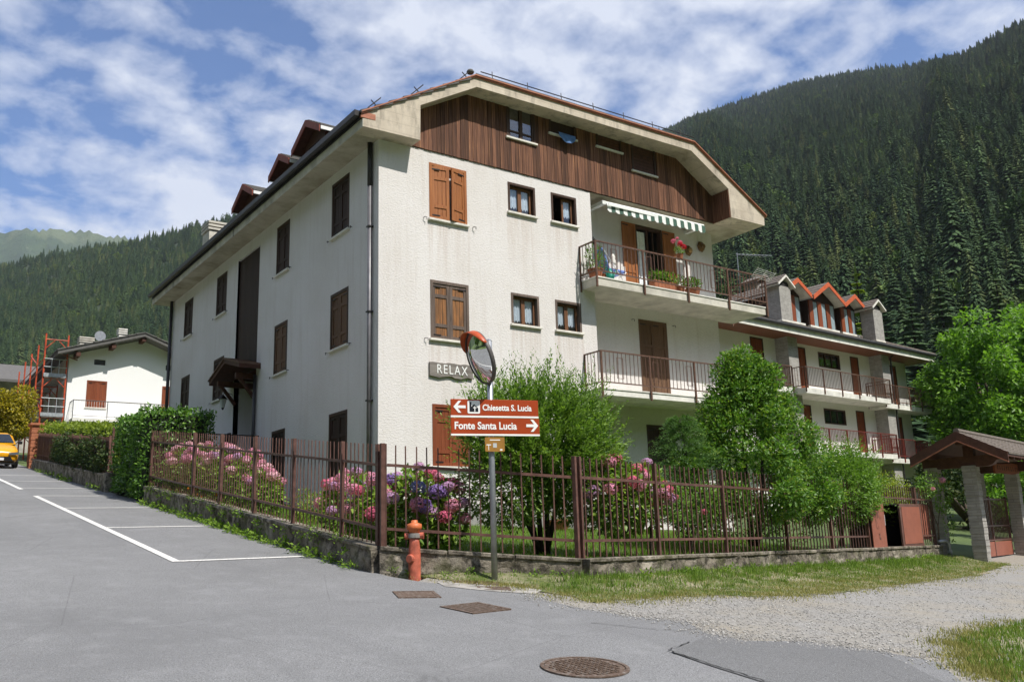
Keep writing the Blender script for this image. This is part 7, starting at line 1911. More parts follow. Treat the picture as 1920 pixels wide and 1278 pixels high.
# gabled dormers with orange bargeboards
for (uc, zt, hw) in ((-2.75, 13.85, 1.12), (0.02, 14.05, 1.5), (2.52, 13.78, 1.02)):
    d = sub(NB, 'dormer'); v0 = 1.2; ze = zt - hw * 0.6
    for s in (-1, 1):
        A = Vector((uc, v0, zt)); B = Vector((uc + s * hw, v0, ze))
        mb = MB(); z_ = Vector((0, 0, 1)); w_ = Vector((0, -0.04, 0))
        mb.hexa([A - z_ * 0.2, B - z_ * 0.2, B - z_ * 0.2 + w_, A - z_ * 0.2 + w_, A + z_ * 0.03, B + z_ * 0.03, B + z_ * 0.03 + w_, A + z_ * 0.03 + w_]); mb.build('bargeboard', 'fascia_orange', d)
        dp = Vector((0, 4.0, 0)); mb = MB(); mb.hexa([A - z_ * 0.12, B - z_ * 0.12, B - z_ * 0.12 + dp, A - z_ * 0.12 + dp, A - z_ * 0.02, B - z_ * 0.02, B - z_ * 0.02 + dp, A - z_ * 0.02 + dp]); mb.build('roof_boards', 'balcony_white', d)
        for k in range(4):
            t0, t1 = k / 4, (k + 1.1) / 4; P_ = A.lerp(B, t0); Q_ = A.lerp(B, t1)
            mb = MB(); mb.hexa([P_, Q_, Q_ + dp, P_ + dp, P_ + z_ * 0.04, Q_ + z_ * 0.07, Q_ + z_ * 0.07 + dp, P_ + z_ * 0.04 + dp]); mb.build('tile_course', 'roof_tile_grey', d)
    ww = hw - 0.25; zs = 11.75
    mb = MB(); mb.box(uc - ww, uc + ww, 1.75, 5, zs - 0.3, ze); mb.prism([(uc - ww, 1.75, ze), (uc + ww, 1.75, ze), (uc, 1.75, zt - 0.15)], (0, 0.3, 0)); mb.build('dormer_wall', 'shutter_dark', d)
    n = 3 if hw > 1.2 else 2
    for k in range(n):
        a = uc - ww + 0.08 + k * (2 * ww - 0.16) / n; b = a + (2 * ww - 0.16) / n - 0.06
        mb = MB(); mb.box(a, a + (b - a) * 0.5, 1.70, 1.745, zs, ze - 0.05); mb.build('shutter', 'shutter_red', d)
        mb = MB(); mb.box(a + (b - a) * 0.55, b, 1.715, 1.745, zs, ze - 0.1); mb.build('pane', 'pane_sky', d)
    mb = MB(); mb.box(uc - ww - 0.1, uc + ww + 0.1, 1.6, 1.75, zs - 0.12, zs - 0.02); mb.build('sill', 'balcony_white', d)
# balconies of the neighbour
def nbalc(u0, u1, v0, v1, zt, mat, label):
    b = sub(NB, 'balcony', label)
    mb = MB(); mb.box(u0, u1, v0, v1, zt - 0.24, zt); mb.build('slab', 'balcony_white', b)
    runs = [((u0, v0 - 0.03), (u1, v0 - 0.03)), ((u0, v0 - 0.03), (u0, v1)), ((u1, v0 - 0.03), (u1, v1))]
    bal = MB()
    for A, B in runs:
        A = Vector((*A, 0)); B = Vector((*B, 0)); L = (B - A).length; dd = (B - A) / L
        for hz in (1.0, 0.12):
            mb = MB(); mb.beam(A + Vector((0, 0, zt + hz)), B + Vector((0, 0, zt + hz)), 0.045, 0.035); mb.build('rail', mat, b)
        n = max(1, round(L / 1.4))
        for i in range(n + 1):
            q = A + dd * (L * i / n); mb = MB(); mb.beam(q + Vector((0, 0, zt - 0.2)), q + Vector((0, 0, zt + 1.0)), 0.05, 0.05, (1, 0, 0)); mb.build('post', mat, b)
        n = round(L / 0.13)
        for i in range(1, n):
            q = A + dd * (L * i / n); bal.beam(q + Vector((0, 0, zt + 0.12)), q + Vector((0, 0, zt + 1.0)), 0.016, 0.016, (1, 0, 0))
    o = bal.build('balusters', mat, b); o['kind'] = 'stuff'
for k, zt in enumerate((7.98, 5.15)):
    nm = ('upper', 'lower')[k]
    nbalc(-4.85, 2.8, 0.0, 1.3, zt, 'rail_red' if k else 'rail_brown', nm + ' long balcony of the neighbouring house')
    nbalc(2.85, 7.9, 0.35, 1.3, zt - 0.14, 'rail_red' if k else 'rail_brown', nm + ' corner balcony of the neighbouring house')
    nbalc(-12.0, -5.35, 0.35, 1.3, zt, 'rail_brown', nm + ' left balcony of the neighbouring house')
mb = MB(); V = []; 
for k in range(40):
    u = 2.9 + 5.0 * k / 39; V += [(u, 0.33, 5.0 + 0.05 * math.sin(k * 1.6)), (u, 1.3, 5.0 + 0.05 * math.sin(k * 1.6))]
# rooftop dish and aerial
ds = sub(NB, 'satellite_dish'); c = Vector((0.9, 4.6, 14.75)); nrm = Vector((0.55, -0.8, 0.25)).normalized(); a_ = nrm.cross(Vector((0, 0, 1))).normalized(); b_ = nrm.cross(a_)
mb = MB(); rings = [[c + (a_ * math.cos(6.283 * k / 20) + b_ * math.sin(6.283 * k / 20)) * r * 0.62 + nrm * (0.22 * r * r - 0.2) for k in range(20)] for r in (0.1, 0.4, 0.7, 1.0)]
mb.poly([p for r_ in rings for p in r_], [(i * 20 + k, i * 20 + (k + 1) % 20, (i + 1) * 20 + (k + 1) % 20, (i + 1) * 20 + k) for i in range(3) for k in range(20)] + [tuple(range(20))]); mb.build('dish', 'dish_grey', ds, smooth=True)
mb = MB(); mb.tube([c - nrm * 0.2, c - nrm * 0.3 - Vector((0, 0, 0.5)), (0.9, 4.7, 13.0)], 0.03, 6); mb.tube([c - b_ * -0.5, c + nrm * 0.75], 0.02, 5); mb.build('mount', 'white_paint', ds)
ch = sub(NB, 'chimney'); mb = MB(); mb.box(-1.6, -0.4, 4.4, 5.2, 12.5, 14.6); mb.build('stack', 'coursed_stone', ch)
for s in (-1, 1):
    mb = MB(); mb.hexa([(-1.0, 4.2, 15.0), (-1.0 + s * 0.85, 4.2, 14.55), (-1.0 + s * 0.85, 5.4, 14.55), (-1.0, 5.4, 15.0), (-1.0, 4.2, 15.12), (-1.0 + s * 0.85, 4.2, 14.67), (-1.0 + s * 0.85, 5.4, 14.67), (-1.0, 5.4, 15.12)]); mb.build('cap_slab', 'roof_tile_grey', ch)
ae = sub(NB, 'television_aerial'); mb = MB(); mb.tube([(-2.3, 5.0, 13.0), (-2.3, 5.0, 16.3)], 0.025, 5); mb.tube([(-2.4, 5.0, 16.2), (0.6, 4.8, 16.6)], 0.018, 5)
for k in range(8): mb.tube([(-2.0 + k * 0.33, 4.75, 16.25 + k * 0.045), (-2.0 + k * 0.33, 5.2, 16.25 + k * 0.045)], 0.01, 4)
mb.build('mast', 'galvanised', ae)

# ------------------------------------------------------------------ white house up the street, with scaffolding
HL = thing('white_house', 'white gabled house with brown shutters and a long balcony up the street', 'house', (3.5, 37, 6.5))
HF = Fr((0, 37, 0), (1, 0, 0), (0, -1, 0))
HW = [(0.78, 1.84, 9.43, 10.95, 0.1), (4.86, 5.9, 8.72, 10.9, 0.1), (1.08, 1.68, 11.86, 12.18, 0.1), (5.0, 5.6, 11.86, 12.18, 0.1)]
mb = MB(); wall_holes(mb, HF, -0.22, 8.6, 5.5, 12.3, HW, reveal=0.12)
mb.poly([(-0.22, 37, 12.3), (8.6, 37, 12.3), (7.4, 37, 12.3), (3.5, 37, 13.5)], [(0, 1, 3)])
mb.build('wall', 'house_plaster', HL)
mb = MB(); mb.poly([(-0.22, 37, 5.5), (-0.22, 50, 5.5), (-0.22, 50, 12.3), (-0.22, 37, 12.3)], [(0, 1, 2, 3)]); mb.build('side_wall', 'grey_plaster', HL)
for s, xe, ze in ((-1, -0.95, 12.12), (1, 9.4, 11.35)):
    mb = MB(); mb.hexa([(3.5, 36.0, 13.55), (xe, 36.0, ze), (xe, 51, ze), (3.5, 51, 13.55), (3.5, 36.0, 13.75), (xe, 36.0, ze + 0.2), (xe, 51, ze + 0.2), (3.5, 51, 13.75)]); mb.build('roof_slab', 'roof_slate', HL)
    for k in range(10):
        t0, t1 = k / 10, (k + 1.1) / 10; P_ = Vector((3.5, 35.95, 13.76)).lerp(Vector((xe, 35.95, ze + 0.21)), t0); Q_ = Vector((3.5, 35.95, 13.76)).lerp(Vector((xe, 35.95, ze + 0.21)), t1); dp = Vector((0, 15, 0)); z_ = Vector((0, 0, 1))
        mb = MB(); mb.hexa([P_, Q_, Q_ + dp, P_ + dp, P_ + z_ * 0.04, Q_ + z_ * 0.08, Q_ + z_ * 0.08 + dp, P_ + z_ * 0.04 + dp]); mb.build('tile_course', 'roof_slate', HL)
for x, z in ((0.1, 12.22), (1.9, 12.85), (3.5, 13.4), (5.2, 12.7), (6.9, 12.05)):
    mb = MB(); mb.beam((x, 36.1, z), (x, 37.2, z), 0.22, 0.22); mb.build('purlin_end', 'beam_brown', HL)
window_shut(HF, *HW[0][:4], HL, 'shutter_red', 'shutter_red', rails=(0, 1), hk=False)
window_shut(HF, *HW[1][:4], HL, 'shutter_red', 'shutter_red', rails=(0, 1), sl=False, hk=False)
for h in HW[2:]:
    mb = MB(); HF.bx(mb, h[0], h[1], -0.1, -0.08, h[2], h[3]); mb.build('vent_window', 'pane_dark', HL)
b = sub(HL, 'balcony')
mb = MB(); mb.box(0.0, 8.2, 36.0, 37.0, 8.5, 8.68); mb.build('slab', 'balcony_white', b)
mb = MB(); mb.tube([(0.0, 37, 9.65), (0.0, 36.02, 9.65), (8.2, 36.02, 9.65)], 0.025, 6); mb.build('handrail', 'iron_dark', b)
mb = MB(); mb.tube([(0.0, 36.02, 8.8), (8.2, 36.02, 8.8)], 0.015, 5); mb.build('bottom_rail', 'pipe_grey', b)
for x in (0.0, 1.75, 3.5, 5.25, 7.0): mb = MB(); mb.tube([(x, 36.02, 8.6), (x, 36.02, 9.65)], 0.022, 6); mb.build('post', 'pipe_grey', b)
mb = MB()
for i in range(1, 62): mb.tube([(i * 0.132, 36.02, 8.8), (i * 0.132, 36.02, 9.64)], 0.007, 4, False)
for i in range(1, 8): mb.tube([(0.0, 36.02 + i * 0.13, 8.7), (0.0, 36.02 + i * 0.13, 9.64)], 0.007, 4, False)
o = mb.build('balusters', 'white_paint', b); o['kind'] = 'stuff'
chimney(HL, 2.60, 3.0, 38.4, 38.9, 13.2, 14.05, 'balcony_white')
chimney(HL, 0.95, 1.7, 41, 41.6, 12.6, 13.9, 'slab_concrete')
mb = MB(); mb.hexa([(1.2, 42, 13.1), (6.8, 42, 12.9), (6.8, 50, 12.9), (1.2, 50, 13.1), (1.2, 42, 13.95), (6.8, 42, 13.95), (6.8, 50, 14.1), (1.2, 50, 14.1)]); mb.build('rear_roof', 'roof_tile_grey', HL)
mb = MB(); mb.lathe([(0.02, 0), (0.3, 0.05), (0.32, 0.09)], (0, 0, 0), 12); 
ae = sub(HL, 'satellite_dish'); mb = MB(); cc_ = Vector((1.95, 40.5, 14.3)); mb.tube([(1.9, 40.7, 13.2), (1.9, 40.7, 14.3)], 0.025, 5); mb.lathe([(0.32, -0.06), (0.2, 0.0), (0.02, 0.02)], cc_, 14, 'y'); mb.build('dish', 'galvanised', ae)
# scaffolding
SX0, SX1 = -1.45, -0.32
sf = thing('scaffolding', 'red steel scaffolding with zinc platforms on the side of the white house', 'scaffolding', (-0.9, 37, 6.4))
for yi, y in enumerate((37.0, 39.5, 42.0, 44.5, 47.0)):
    zt = (13.4, 13.2, 13.15, 13.1, 12.9)[yi]
    for x in ((SX0, SX1) if yi in (0, 3) else (SX0,)):
        mb = MB(); mb.tube([(x, y, 6.2), (x, y, zt)], 0.045, 6); mb.build('upright', 'scaffold_red', sf)
    if yi > 0:
        mb = MB(); mb.tube([(SX1, y, 6.2), (SX1, y, 11.6)], 0.04, 6); mb.build('upright', 'scaffold_red', sf)
    for z in ((13.15, 11.0, 8.8) if yi == 0 else (10.85, 8.7)):
        zz = z - 0.05 if yi == 0 else z
        mb = MB(); mb.tube([(SX0, y, zz - 0.02), (SX1, y, zz - 0.02)], 0.03, 6); mb.build('transom', 'scaffold_red', sf)
        for s in (0, 1):
            xa = SX0 if s == 0 else SX1; mb = MB(); mb.tube([(xa, y, zz - 0.55), (xa + (0.45 if s == 0 else -0.45), y, zz - 0.08)], 0.025, 5); mb.build('brace', 'scaffold_red', sf)
for z in (10.98, 8.8):
    for k in range(3):
        xa = SX0 + 0.06 + k * 0.35; mb = MB(); mb.box(xa, xa + 0.33, 36.9, 47.2, z - 0.05, z); mb.build('platform', 'scaffold_plank', sf)
    mb = MB(); mb.box(SX0, SX1, 36.88, 36.92, z, z + 0.2); mb.build('toe_board', 'scaffold_zinc', sf)
    for hz in (0.55, 1.0):
        mb = MB(); mb.tube([(SX0, 36.93, z + hz), (SX1, 36.93, z + hz)], 0.025, 5); mb.build('guard_rail', 'scaffold_zinc', sf)
    for k in (1, 2):
        xa = SX0 + (SX1 - SX0) * k / 3; mb = MB(); mb.tube([(xa, 36.93, z), (xa, 36.93, z + 1.0)], 0.022, 5); mb.build('guard_post', 'scaffold_zinc', sf)
    for hz in (0.5, 1.0):
        mb = MB(); mb.tube([(SX0 - 0.02, 37, z + hz), (SX0 - 0.02, 47, z + hz)], 0.024, 5); mb.build('guard_rail', 'scaffold_red', sf)
for i in range(4):
    y = 37 + i * 2.5; mb = MB(); mb.tube([(SX0, y, 8.9), (SX0, y + 2.5, 10.85)], 0.025, 5); mb.build('diagonal', 'scaffold_red', sf)
mb = MB(); mb.tube([(SX0 - 0.03, 42.0, 13.0), (SX0 - 0.03, 39.5, 12.1)], 0.03, 5); mb.build('diagonal', 'scaffold_red', sf)
mb = MB(); mb.beam((-0.75, 36.8, 12.3), (0.15, 36.6, 11.95), 0.12, 0.05); mb.build('loose_plank', 'window_wood', sf)
# roof of a house further left
fh = thing('far_house', 'low house with grey slate roof beyond the scaffolding', 'house', (-2.5, 60, 8))
mb = MB(); mb.box(-6, 1.5, 60, 70, 6, 14.4); mb.build('wall', 'grey_plaster', fh)
mb = MB(); mb.hexa([(-7, 59, 14.2), (2.2, 59, 14.2), (2.2, 65, 16.4), (-7, 65, 16.4), (-7, 59, 14.4), (2.2, 59, 14.4), (2.2, 65, 16.6), (-7, 65, 16.6)]); mb.build('roof', 'roof_slate', fh)
mb = MB(); mb.hexa([(-7, 65, 16.4), (2.2, 65, 16.4), (2.2, 71, 14.2), (-7, 71, 14.2), (-7, 65, 16.6), (2.2, 65, 16.6), (2.2, 71, 14.4), (-7, 71, 14.4)]); mb.build('roof', 'roof_slate', fh)
mb = MB(); mb.box(-1.6, -0.4, 59.95, 59.99, 10.5, 12.5); mb.build('window', 'pane_dark', fh)

# ------------------------------------------------------------------ the yellow car (own frame: front towards -y)
car = thing('parked_car', 'yellow hatchback parked at the left edge of the picture', 'car', (-4.42, 26.2, gz(-4.42, 26.2) + 0.01), local=True)
car.rotation_euler = (math.atan(0.122), 0, 0)
# body: stations along y with half-width and outline (x, z)
st = [(0.0, 0.62, 0.30, 0.62), (0.10, 0.80, 0.22, 0.74), (0.45, 0.87, 0.18, 0.88), (1.05, 0.89, 0.17, 0.98), (1.5, 0.89, 0.17, 1.0), (2.6, 0.89, 0.17, 1.0), (3.6, 0.87, 0.19, 1.0), (3.95, 0.78, 0.3, 0.95), (4.05, 0.7, 0.4, 0.85)]
mb = MB(); ring_n = 10; P = []
for y, hw, zb, zt in st:
    prof = [(-0.82, zb), (-0.97, zb + 0.12), (-1.0, zb + (zt - zb) * 0.5), (-0.97, zb + (zt - zb) * 0.8), (-0.86, zt - 0.01), (-0.4, zt + 0.03), (0.4, zt + 0.03), (0.86, zt - 0.01), (0.97, zb + (zt - zb) * 0.8), (1.0, zb + (zt - zb) * 0.5), (0.97, zb + 0.12), (0.82, zb)]
    P += [(x * hw, y, z) for x, z in prof]
K = 12
mb.poly(P, [(i * K + k, i * K + (k + 1) % K, (i + 1) * K + (k + 1) % K, (i + 1) * K + k) for i in range(len(st) - 1) for k in range(K)] + [tuple(range(K))[::-1], tuple((len(st) - 1) * K + k for k in range(K))])
o = mb.build('body', 'car_yellow', car, smooth=True); o.modifiers.new('s', 'SUBSURF').levels = 1; o.modifiers['s'].render_levels = 2
cab = [(1.1, 0.80, 1.0, 1.0), (1.85, 0.70, 1.0, 1.42), (2.4, 0.68, 1.0, 1.47), (3.2, 0.66, 1.0, 1.42), (3.9, 0.66, 0.98, 1.05)]
mb = MB(); P = []
for y, hw, zb, zt in cab: P += [(-hw * 1.05, y, zb - 0.03), (-hw, y, zb + (zt - zb) * 0.85), (-hw * 0.8, y, zt), (hw * 0.8, y, zt), (hw, y, zb + (zt - zb) * 0.85), (hw * 1.05, y, zb - 0.03)]
mb.poly(P, [(i * 6 + k, i * 6 + k + 1, (i + 1) * 6 + k + 1, (i + 1) * 6 + k) for i in range(len(cab) - 1) for k in range(5)]); mb.build('cabin', 'car_yellow', car, smooth=True)
mb = MB(); mb.poly([(-0.72, 1.17, 1.05), (0.72, 1.17, 1.05), (0.58, 1.80, 1.40), (-0.58, 1.80, 1.40)], [(0, 1, 2, 3)]); mb.v = [(x, y - 0.02, z + 0.02) for x, y, z in mb.v]; mb.build('windscreen', 'pane_dark', car)
for s in (-1, 1):
    mb = MB(); mb.poly([(s * 0.80, 1.35, 1.05), (s * 0.80, 3.4, 1.05), (s * 0.705, 3.1, 1.36), (s * 0.725, 1.9, 1.36)], [(0, 1, 2, 3)]); mb.build('side_window', 'pane_dark', car)
    mb = MB(); mb.poly([(s * 0.80, 0.03, 0.70), (s * 0.42, -0.03, 0.66), (s * 0.45, -0.04, 0.57), (s * 0.78, 0.0, 0.58), (s * 0.86, 0.32, 0.74)], [(0, 1, 2, 3), (0, 3, 4)]); mb.build('headlight', 'lamp_lens', car)
    mb = MB(); mb.box(s * 0.90, s * 1.08, 1.42, 1.52, 1.0, 1.14) if s > 0 else mb.box(-1.08, -0.90, 1.42, 1.52, 1.0, 1.14); mb.build('wing_mirror', 'car_black', car, bevel=0.03)
    for y in (0.78, 3.32):
        w = sub(car, 'wheel')
        mb = MB(); mb.lathe([(0.2, -0.1), (0.30, -0.1), (0.315, -0.07), (0.315, 0.07), (0.30, 0.1), (0.2, 0.1)], (s * 0.78, y, 0.315), 20, 'x'); mb.build('tyre', 'rubber', w, smooth=False)
        mb = MB(); mb.lathe([(0.05, 0.09), (0.2, 0.1), (0.2, -0.1), (0.05, -0.09)], (s * 0.78, y, 0.315), 14, 'x'); mb.build('rim', 'alloy', w)
mb = MB(); mb.prism([(-0.5, -0.05, 0.50), (0.5, -0.05, 0.50), (0.62, -0.05, 0.30), (-0.62, -0.05, 0.30)], (0, 0.1, 0)); mb.build('grille', 'car_black', car)
mb = MB(); mb.box(-0.26, 0.26, -0.07, -0.05, 0.34, 0.45); mb.build('number_plate', 'white_paint', car)
mb = MB(); mb.box(-0.7, 0.7, -0.02, 0.3, 0.17, 0.26); mb.build('front_lip', 'car_black', car)

# ------------------------------------------------------------------ things on the upper balcony
ZB = 8.10
def pot(label, x, y, r, h, mat, plantmat, blobs, L, W, z=ZB, cat='potted plant', flowers=None):
    t = thing('potted_plant', label, cat, (x, y, z))
    mb = MB(); mb.lathe([(r * 0.72, 0.0), (r, h * 0.92), (r * 1.08, h * 0.92), (r * 1.08, h), (r * 0.9, h), (r * 0.88, h * 0.9)], (x, y, z), 14); mb.build('pot', mat, t)
    crown([blob_leaves((x + b[0], y + b[1], z + h + b[2]), b[3], b[4], L, W, 0.5, 0.2) for b in blobs], plantmat, t, 'foliage')
    for f in flowers or (): flower(t, (x + f[0], y + f[1], z + h + f[2]), f[3], f[4])
    return t
pot('spiky green plant in a terracotta pot at the left end of the upper balcony', 6.12, -0.34, 0.2, 0.26, 'terracotta', 'leaf_light', [(0, 0, 0.3, (0.26, 0.22, 0.36), 320)], 0.17, 0.02)
pot('pot of dark leaves beside the green watering can', 6.42, -0.2, 0.15, 0.2, 'terracotta', 'leaf_spruce', [(0, 0, 0.25, (0.18, 0.16, 0.28), 220)], 0.09, 0.02)
t = thing('planter_box', 'brown planter box of leafy plants in front of the balcony door', 'planter', (9.0, -0.35, ZB))
mb = MB(); mb.box(8.1, 8.95, -0.5, -0.25, ZB, ZB + 0.26); mb.build('box', 'terracotta', t, bevel=0.02)
crown([blob_leaves((8.22 + i * 0.2, -0.38, ZB + 0.38), (0.16, 0.15, 0.17), 170, 0.10, 0.045, 0.5, 0.2) for i in range(4)], 'leaf_light', t, 'foliage')
pot('small green plant in a terracotta pot right of the planter box', 9.2, -0.38, 0.13, 0.2, 'terracotta', 'leaf_light', [(0, 0, 0.16, (0.17, 0.15, 0.17), 170)], 0.07, 0.04)
pot('round bushy plant in a wide pot on the upper balcony', 9.72, -0.36, 0.22, 0.22, 'terracotta', 'leaf_holly', [(0, 0, 0.17, (0.30, 0.22, 0.17), 420)], 0.075, 0.045)
t = pot('tall red flowers in a pot held on the upper balcony railing', 9.02, -0.62, 0.10, 0.14, 'terracotta', 'leaf_light', [(0, 0, 0.1, (0.16, 0.12, 0.12), 90)], 0.06, 0.04, z=ZB + 0.93, flowers=[(-0.22, 0, 0.35, 0.075, 'rose'), (0.05, 0, 0.30, 0.085, 'red'), (0.17, 0, 0.25, 0.09, 'red'), (0.10, 0.05, 0.38, 0.075, 'rose'), (-0.06, 0, 0.46, 0.05, 'rose')])
mb = MB(); mb.tube([(9.02, -0.62, ZB + 1.05), (8.82, -0.62, ZB + 1.42)], 0.006, 4); mb.tube([(9.02, -0.62, ZB + 1.05), (9.15, -0.62, ZB + 1.4)], 0.006, 4); mb.build('stem', 'leaf_light', t)
t = thing('watering_can', 'turquoise green watering can on the upper balcony', 'watering can', (6.55, -0.42, ZB))
mb = MB(); mb.lathe([(0.10, 0), (0.11, 0.02), (0.10, 0.22), (0.06, 0.26), (0.05, 0.32)], (6.55, -0.42, ZB), 14); mb.build('can', 'plastic_green', t, smooth=True)
mb = MB(); mb.tube([(6.63, -0.42, ZB + 0.06), (6.79, -0.42, ZB + 0.34)], [0.025, 0.014], 7); mb.build('spout', 'plastic_green', t)
mb = MB(); mb.tube([(6.50, -0.42, ZB + 0.32), (6.43, -0.42, ZB + 0.36), (6.39, -0.42, ZB + 0.22), (6.45, -0.42, ZB + 0.1)], 0.012, 6); mb.build('handle', 'plastic_green', t)
t = thing('garden_chair', 'folding garden chair with blue cushion on the upper balcony', 'chair', (7.55, 0.1, ZB))
mb = MB(); mb.box(6.78, 7.35, -0.18, 0.28, ZB + 0.38, ZB + 0.46); mb.build('seat', 'plastic_blue', t, bevel=0.02)
mb = MB(); mb.hexa([(6.72, -0.18, ZB + 0.45), (6.80, -0.18, ZB + 0.45), (6.80, 0.28, ZB + 0.45), (6.72, 0.28, ZB + 0.45), (6.52, -0.18, ZB + 0.98), (6.60, -0.18, ZB + 0.98), (6.60, 0.28, ZB + 0.98), (6.52, 0.28, ZB + 0.98)]); mb.build('backrest', 'plastic_blue', t, bevel=0.02)
for a, b in (((6.75, -0.2, ZB), (7.35, -0.2, ZB + 0.4)), ((7.35, -0.2, ZB), (6.55, -0.2, ZB + 0.95)), ((6.75, 0.3, ZB), (7.35, 0.3, ZB + 0.4)), ((7.35, 0.3, ZB), (6.55, 0.3, ZB + 0.95))):
    mb = MB(); mb.tube([a, b], 0.012, 6); mb.build('leg', 'white_paint', t)
def mask(label, x, z, face):
    t = thing('wall_mask', label, 'decoration', (x, 0.66, z))
    mb = MB(); n = 18; P = []
    for k in range(n):
        a = 6.283 * k / n; r = 0.155 * (1 + 0.07 * math.sin(k * 2.3)); P.append((x + r * math.cos(a), 0.655, z + r * 1.1 * math.sin(a)))
    P2 = [(x + (p[0] - x) * 0.55, 0.58, z + (p[2] - z) * 0.55) for p in P]
    mb.poly(P + P2, [(k, (k + 1) % n, n + (k + 1) % n, n + k) for k in range(n)] + [tuple(range(n, 2 * n))]); mb.build('wreath', 'wreath_straw', t)
    mb = MB(); mb.lathe([(0.085, -0.0), (0.075, -0.03), (0.03, -0.055)], (x + 0.01, 0.58, z), 12, 'y'); mb.build('face', 'face_gold' if face else 'wreath_straw', t, smooth=True)
    for s in (-1, 1):
        mb = MB(); mb.lathe([(0.016, 0.0), (0.006, -0.012)], (x + 0.01 + s * 0.035, 0.545, z + 0.02), 8, 'y'); mb.build('eye', 'sign_black', t)
    mb = MB(); mb.prism([(x, 0.53, z + 0.015), (x + 0.02, 0.53, z - 0.02), (x - 0.005, 0.53, z - 0.02)], (0, 0.03, 0)); mb.build('nose', 'face_gold' if face else 'wreath_straw', t)
mask('straw wreath with a golden face on the balcony wall', 10.77, 9.93, True)
mask('dark straw wreath higher up at the right end of the balcony wall', 11.35, 10.15, False)
t = thing('wall_lamp', 'small black lantern on the recessed wall left of the balcony door', 'lamp', (7.05, 0.6, 9.3))
mb = MB(); mb.tube([(7.0, 0.7, 9.62), (7.0, 0.62, 9.64), (7.0, 0.58, 9.56)], 0.012, 5); mb.box(6.98, 7.02, 0.685, 0.699, 9.5, 9.72); mb.build('bracket', 'iron_dark', t)
mb = MB(); mb.lathe([(0.03, 0.0), (0.05, 0.03), (0.075, 0.2), (0.02, 0.27)], (7.12, 0.5, 9.12), 8); mb.build('lantern', 'iron_dark', t)
mb = MB(); mb.box(6.4, 8.0, 0.52, 0.69, ZB, ZB + 0.86); mb.build('parapet', 'white_stucco', BLD)
t = thing('clay_figure', 'pale clay figure on the low parapet left of the balcony door', 'figurine', (7.62, 0.6, ZB + 0.86))
mb = MB(); mb.lathe([(0.09, 0), (0.11, 0.08), (0.06, 0.18), (0.075, 0.25), (0.03, 0.33)], (7.62, 0.6, ZB + 0.86), 12); mb.build('figure', 'sill_stone', t, smooth=True)
t = thing('clay_vase', 'pale round vase on the parapet near the white wall corner', 'vase', (6.95, 0.6, ZB + 0.86))
mb = MB(); mb.lathe([(0.1, 0), (0.13, 0.1), (0.05, 0.17)], (6.95, 0.6, ZB + 0.86), 12); mb.build('vase_body', 'sill_stone', t, smooth=True)
t = thing('drying_rack', 'folded white clothes drying rack hung on the right end of the balcony railing', 'drying rack', (11.9, -0.7, ZB + 0.9))
mb = MB()
for k in range(6):
    z = ZB + 0.80 + 0.035 * k; y = -0.68 - 0.05 * k; mb.tube([(11.95, y, z + 0.06), (12.75, y, z)], 0.006, 4)
mb.build('bars', 'white_paint', t)['kind'] = 'stuff'
for x, dz in ((11.95, 0.06), (12.75, 0.0), (12.35, 0.03)):
    mb = MB(); mb.tube([(x, -0.66, ZB + 0.78 + dz), (x, -0.95, ZB + 1.0 + dz)], 0.009, 5); mb.build('arm', 'white_paint', t)

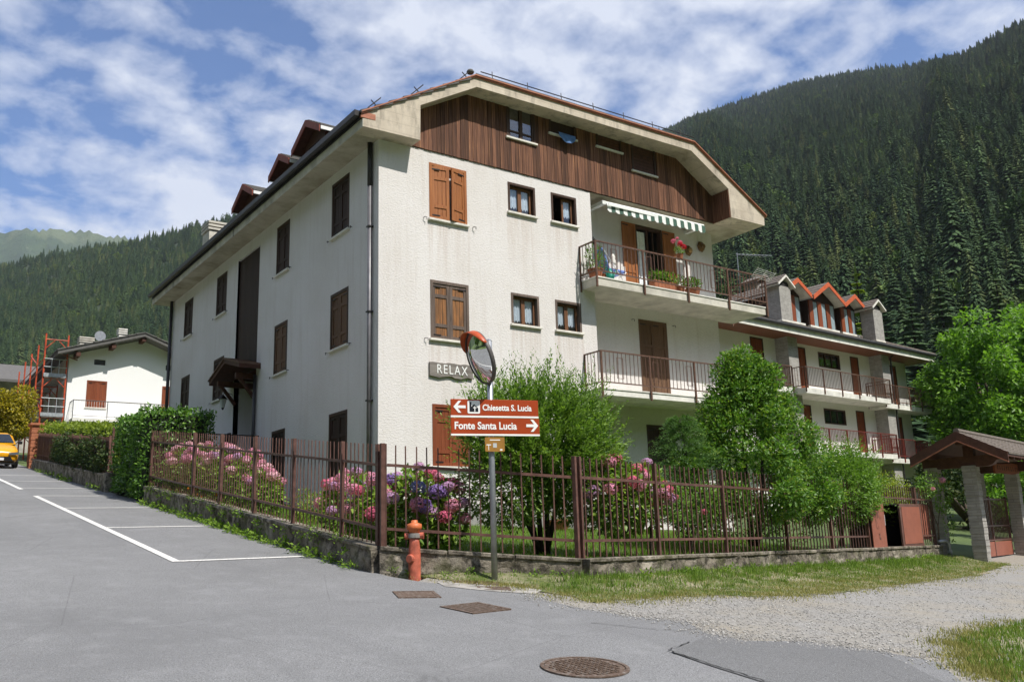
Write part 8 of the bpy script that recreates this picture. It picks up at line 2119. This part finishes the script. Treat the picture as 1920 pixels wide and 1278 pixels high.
# flower bowl on the lawn before the house
t = thing('flower_bowl', 'low terracotta bowl with yellow flowers at the foot of the front wall', 'planter', (4.35, -0.6, 1.95))
z = gz(4.35, -0.6) + 0.2
mb = MB(); mb.lathe([(0.2, 0), (0.3, 0.2), (0.32, 0.2), (0.32, 0.24), (0.28, 0.24)], (4.35, -0.6, z), 14); mb.build('bowl', 'terracotta', t)
crown([blob_leaves((4.35, -0.6, z + 0.32), (0.26, 0.24, 0.14), 220, 0.07, 0.03)], 'leaf_yellow', t, 'foliage')

# ------------------------------------------------------------------ assumed unseen valley side, added to cut sky light; shows in the mirror
V = []; n = 48
for i in range(n + 1):
    a = R(-8) - R(250) * i / n            # from up-street on the left, behind the camera, to the right
    for j in range(9):
        s = j / 8; d = 150 + 750 * s
        h = (430 + 60 * math.sin(i * 0.9) + 40 * math.sin(i * 2.3)) * s ** 1.05 * (0.75 + 0.25 * math.sin(math.pi * i / n))
        V.append((-9 + d * math.sin(a), -17 + d * math.cos(a), gz(-9 + d * math.sin(a), -17 + d * math.cos(a)) * (1 - s) - 3 + h))
F = [(i * 9 + j, (i + 1) * 9 + j, (i + 1) * 9 + j + 1, i * 9 + j + 1) for i in range(n) for j in range(8)]
me = bpy.data.meshes.new('light_block_mountain'); me.from_pydata(V, [], F); me.materials.append(m_('forest_floor')); me.polygons.foreach_set('use_smooth', [True] * len(me.polygons))
_props(link('light_block_mountain', me), kind='structure')

# trees across the street, seen in the traffic mirror
for i, (x, y, h) in enumerate(((-17.5, -2, 9.5), (-18.5, 6, 10.5), (-17.0, 13.5, 9.0), (-18.0, 21, 11.0))):
    broadleaf(['leafy tree across the street nearest in the traffic mirror', 'second leafy tree across the street in the traffic mirror', 'third leafy tree across the street in the traffic mirror', 'farthest leafy tree across the street in the traffic mirror'][i], (x, y, gz(x, y)), gz(x, y) + h * 0.55, (3.6, 4.0, h * 0.45), 4200, 'leaf_ash_dark', 0.42, 40 + i, 36, group='trees across the street')

# ------------------------------------------------------------------ summer haze in the valley
mb = MB(); mb.box(-4700, 4700, -4700, 5200, -9.5, 1090)
k = NT('haze'); k.t.nodes.remove(k.b)
pv = k.n('ShaderNodeVolumePrincipled'); pv.inputs['Color'].default_value = (0.80, 0.88, 1.0, 1); pv.inputs['Density'].default_value = 0.00009; pv.inputs['Anisotropy'].default_value = 0.2
k.l(pv.outputs[0], k.out.inputs['Volume']); MATS['haze'] = k.m
_props(mb.build('haze', 'haze'), 'thin pale summer haze in the valley air', 'haze', kind='stuff')
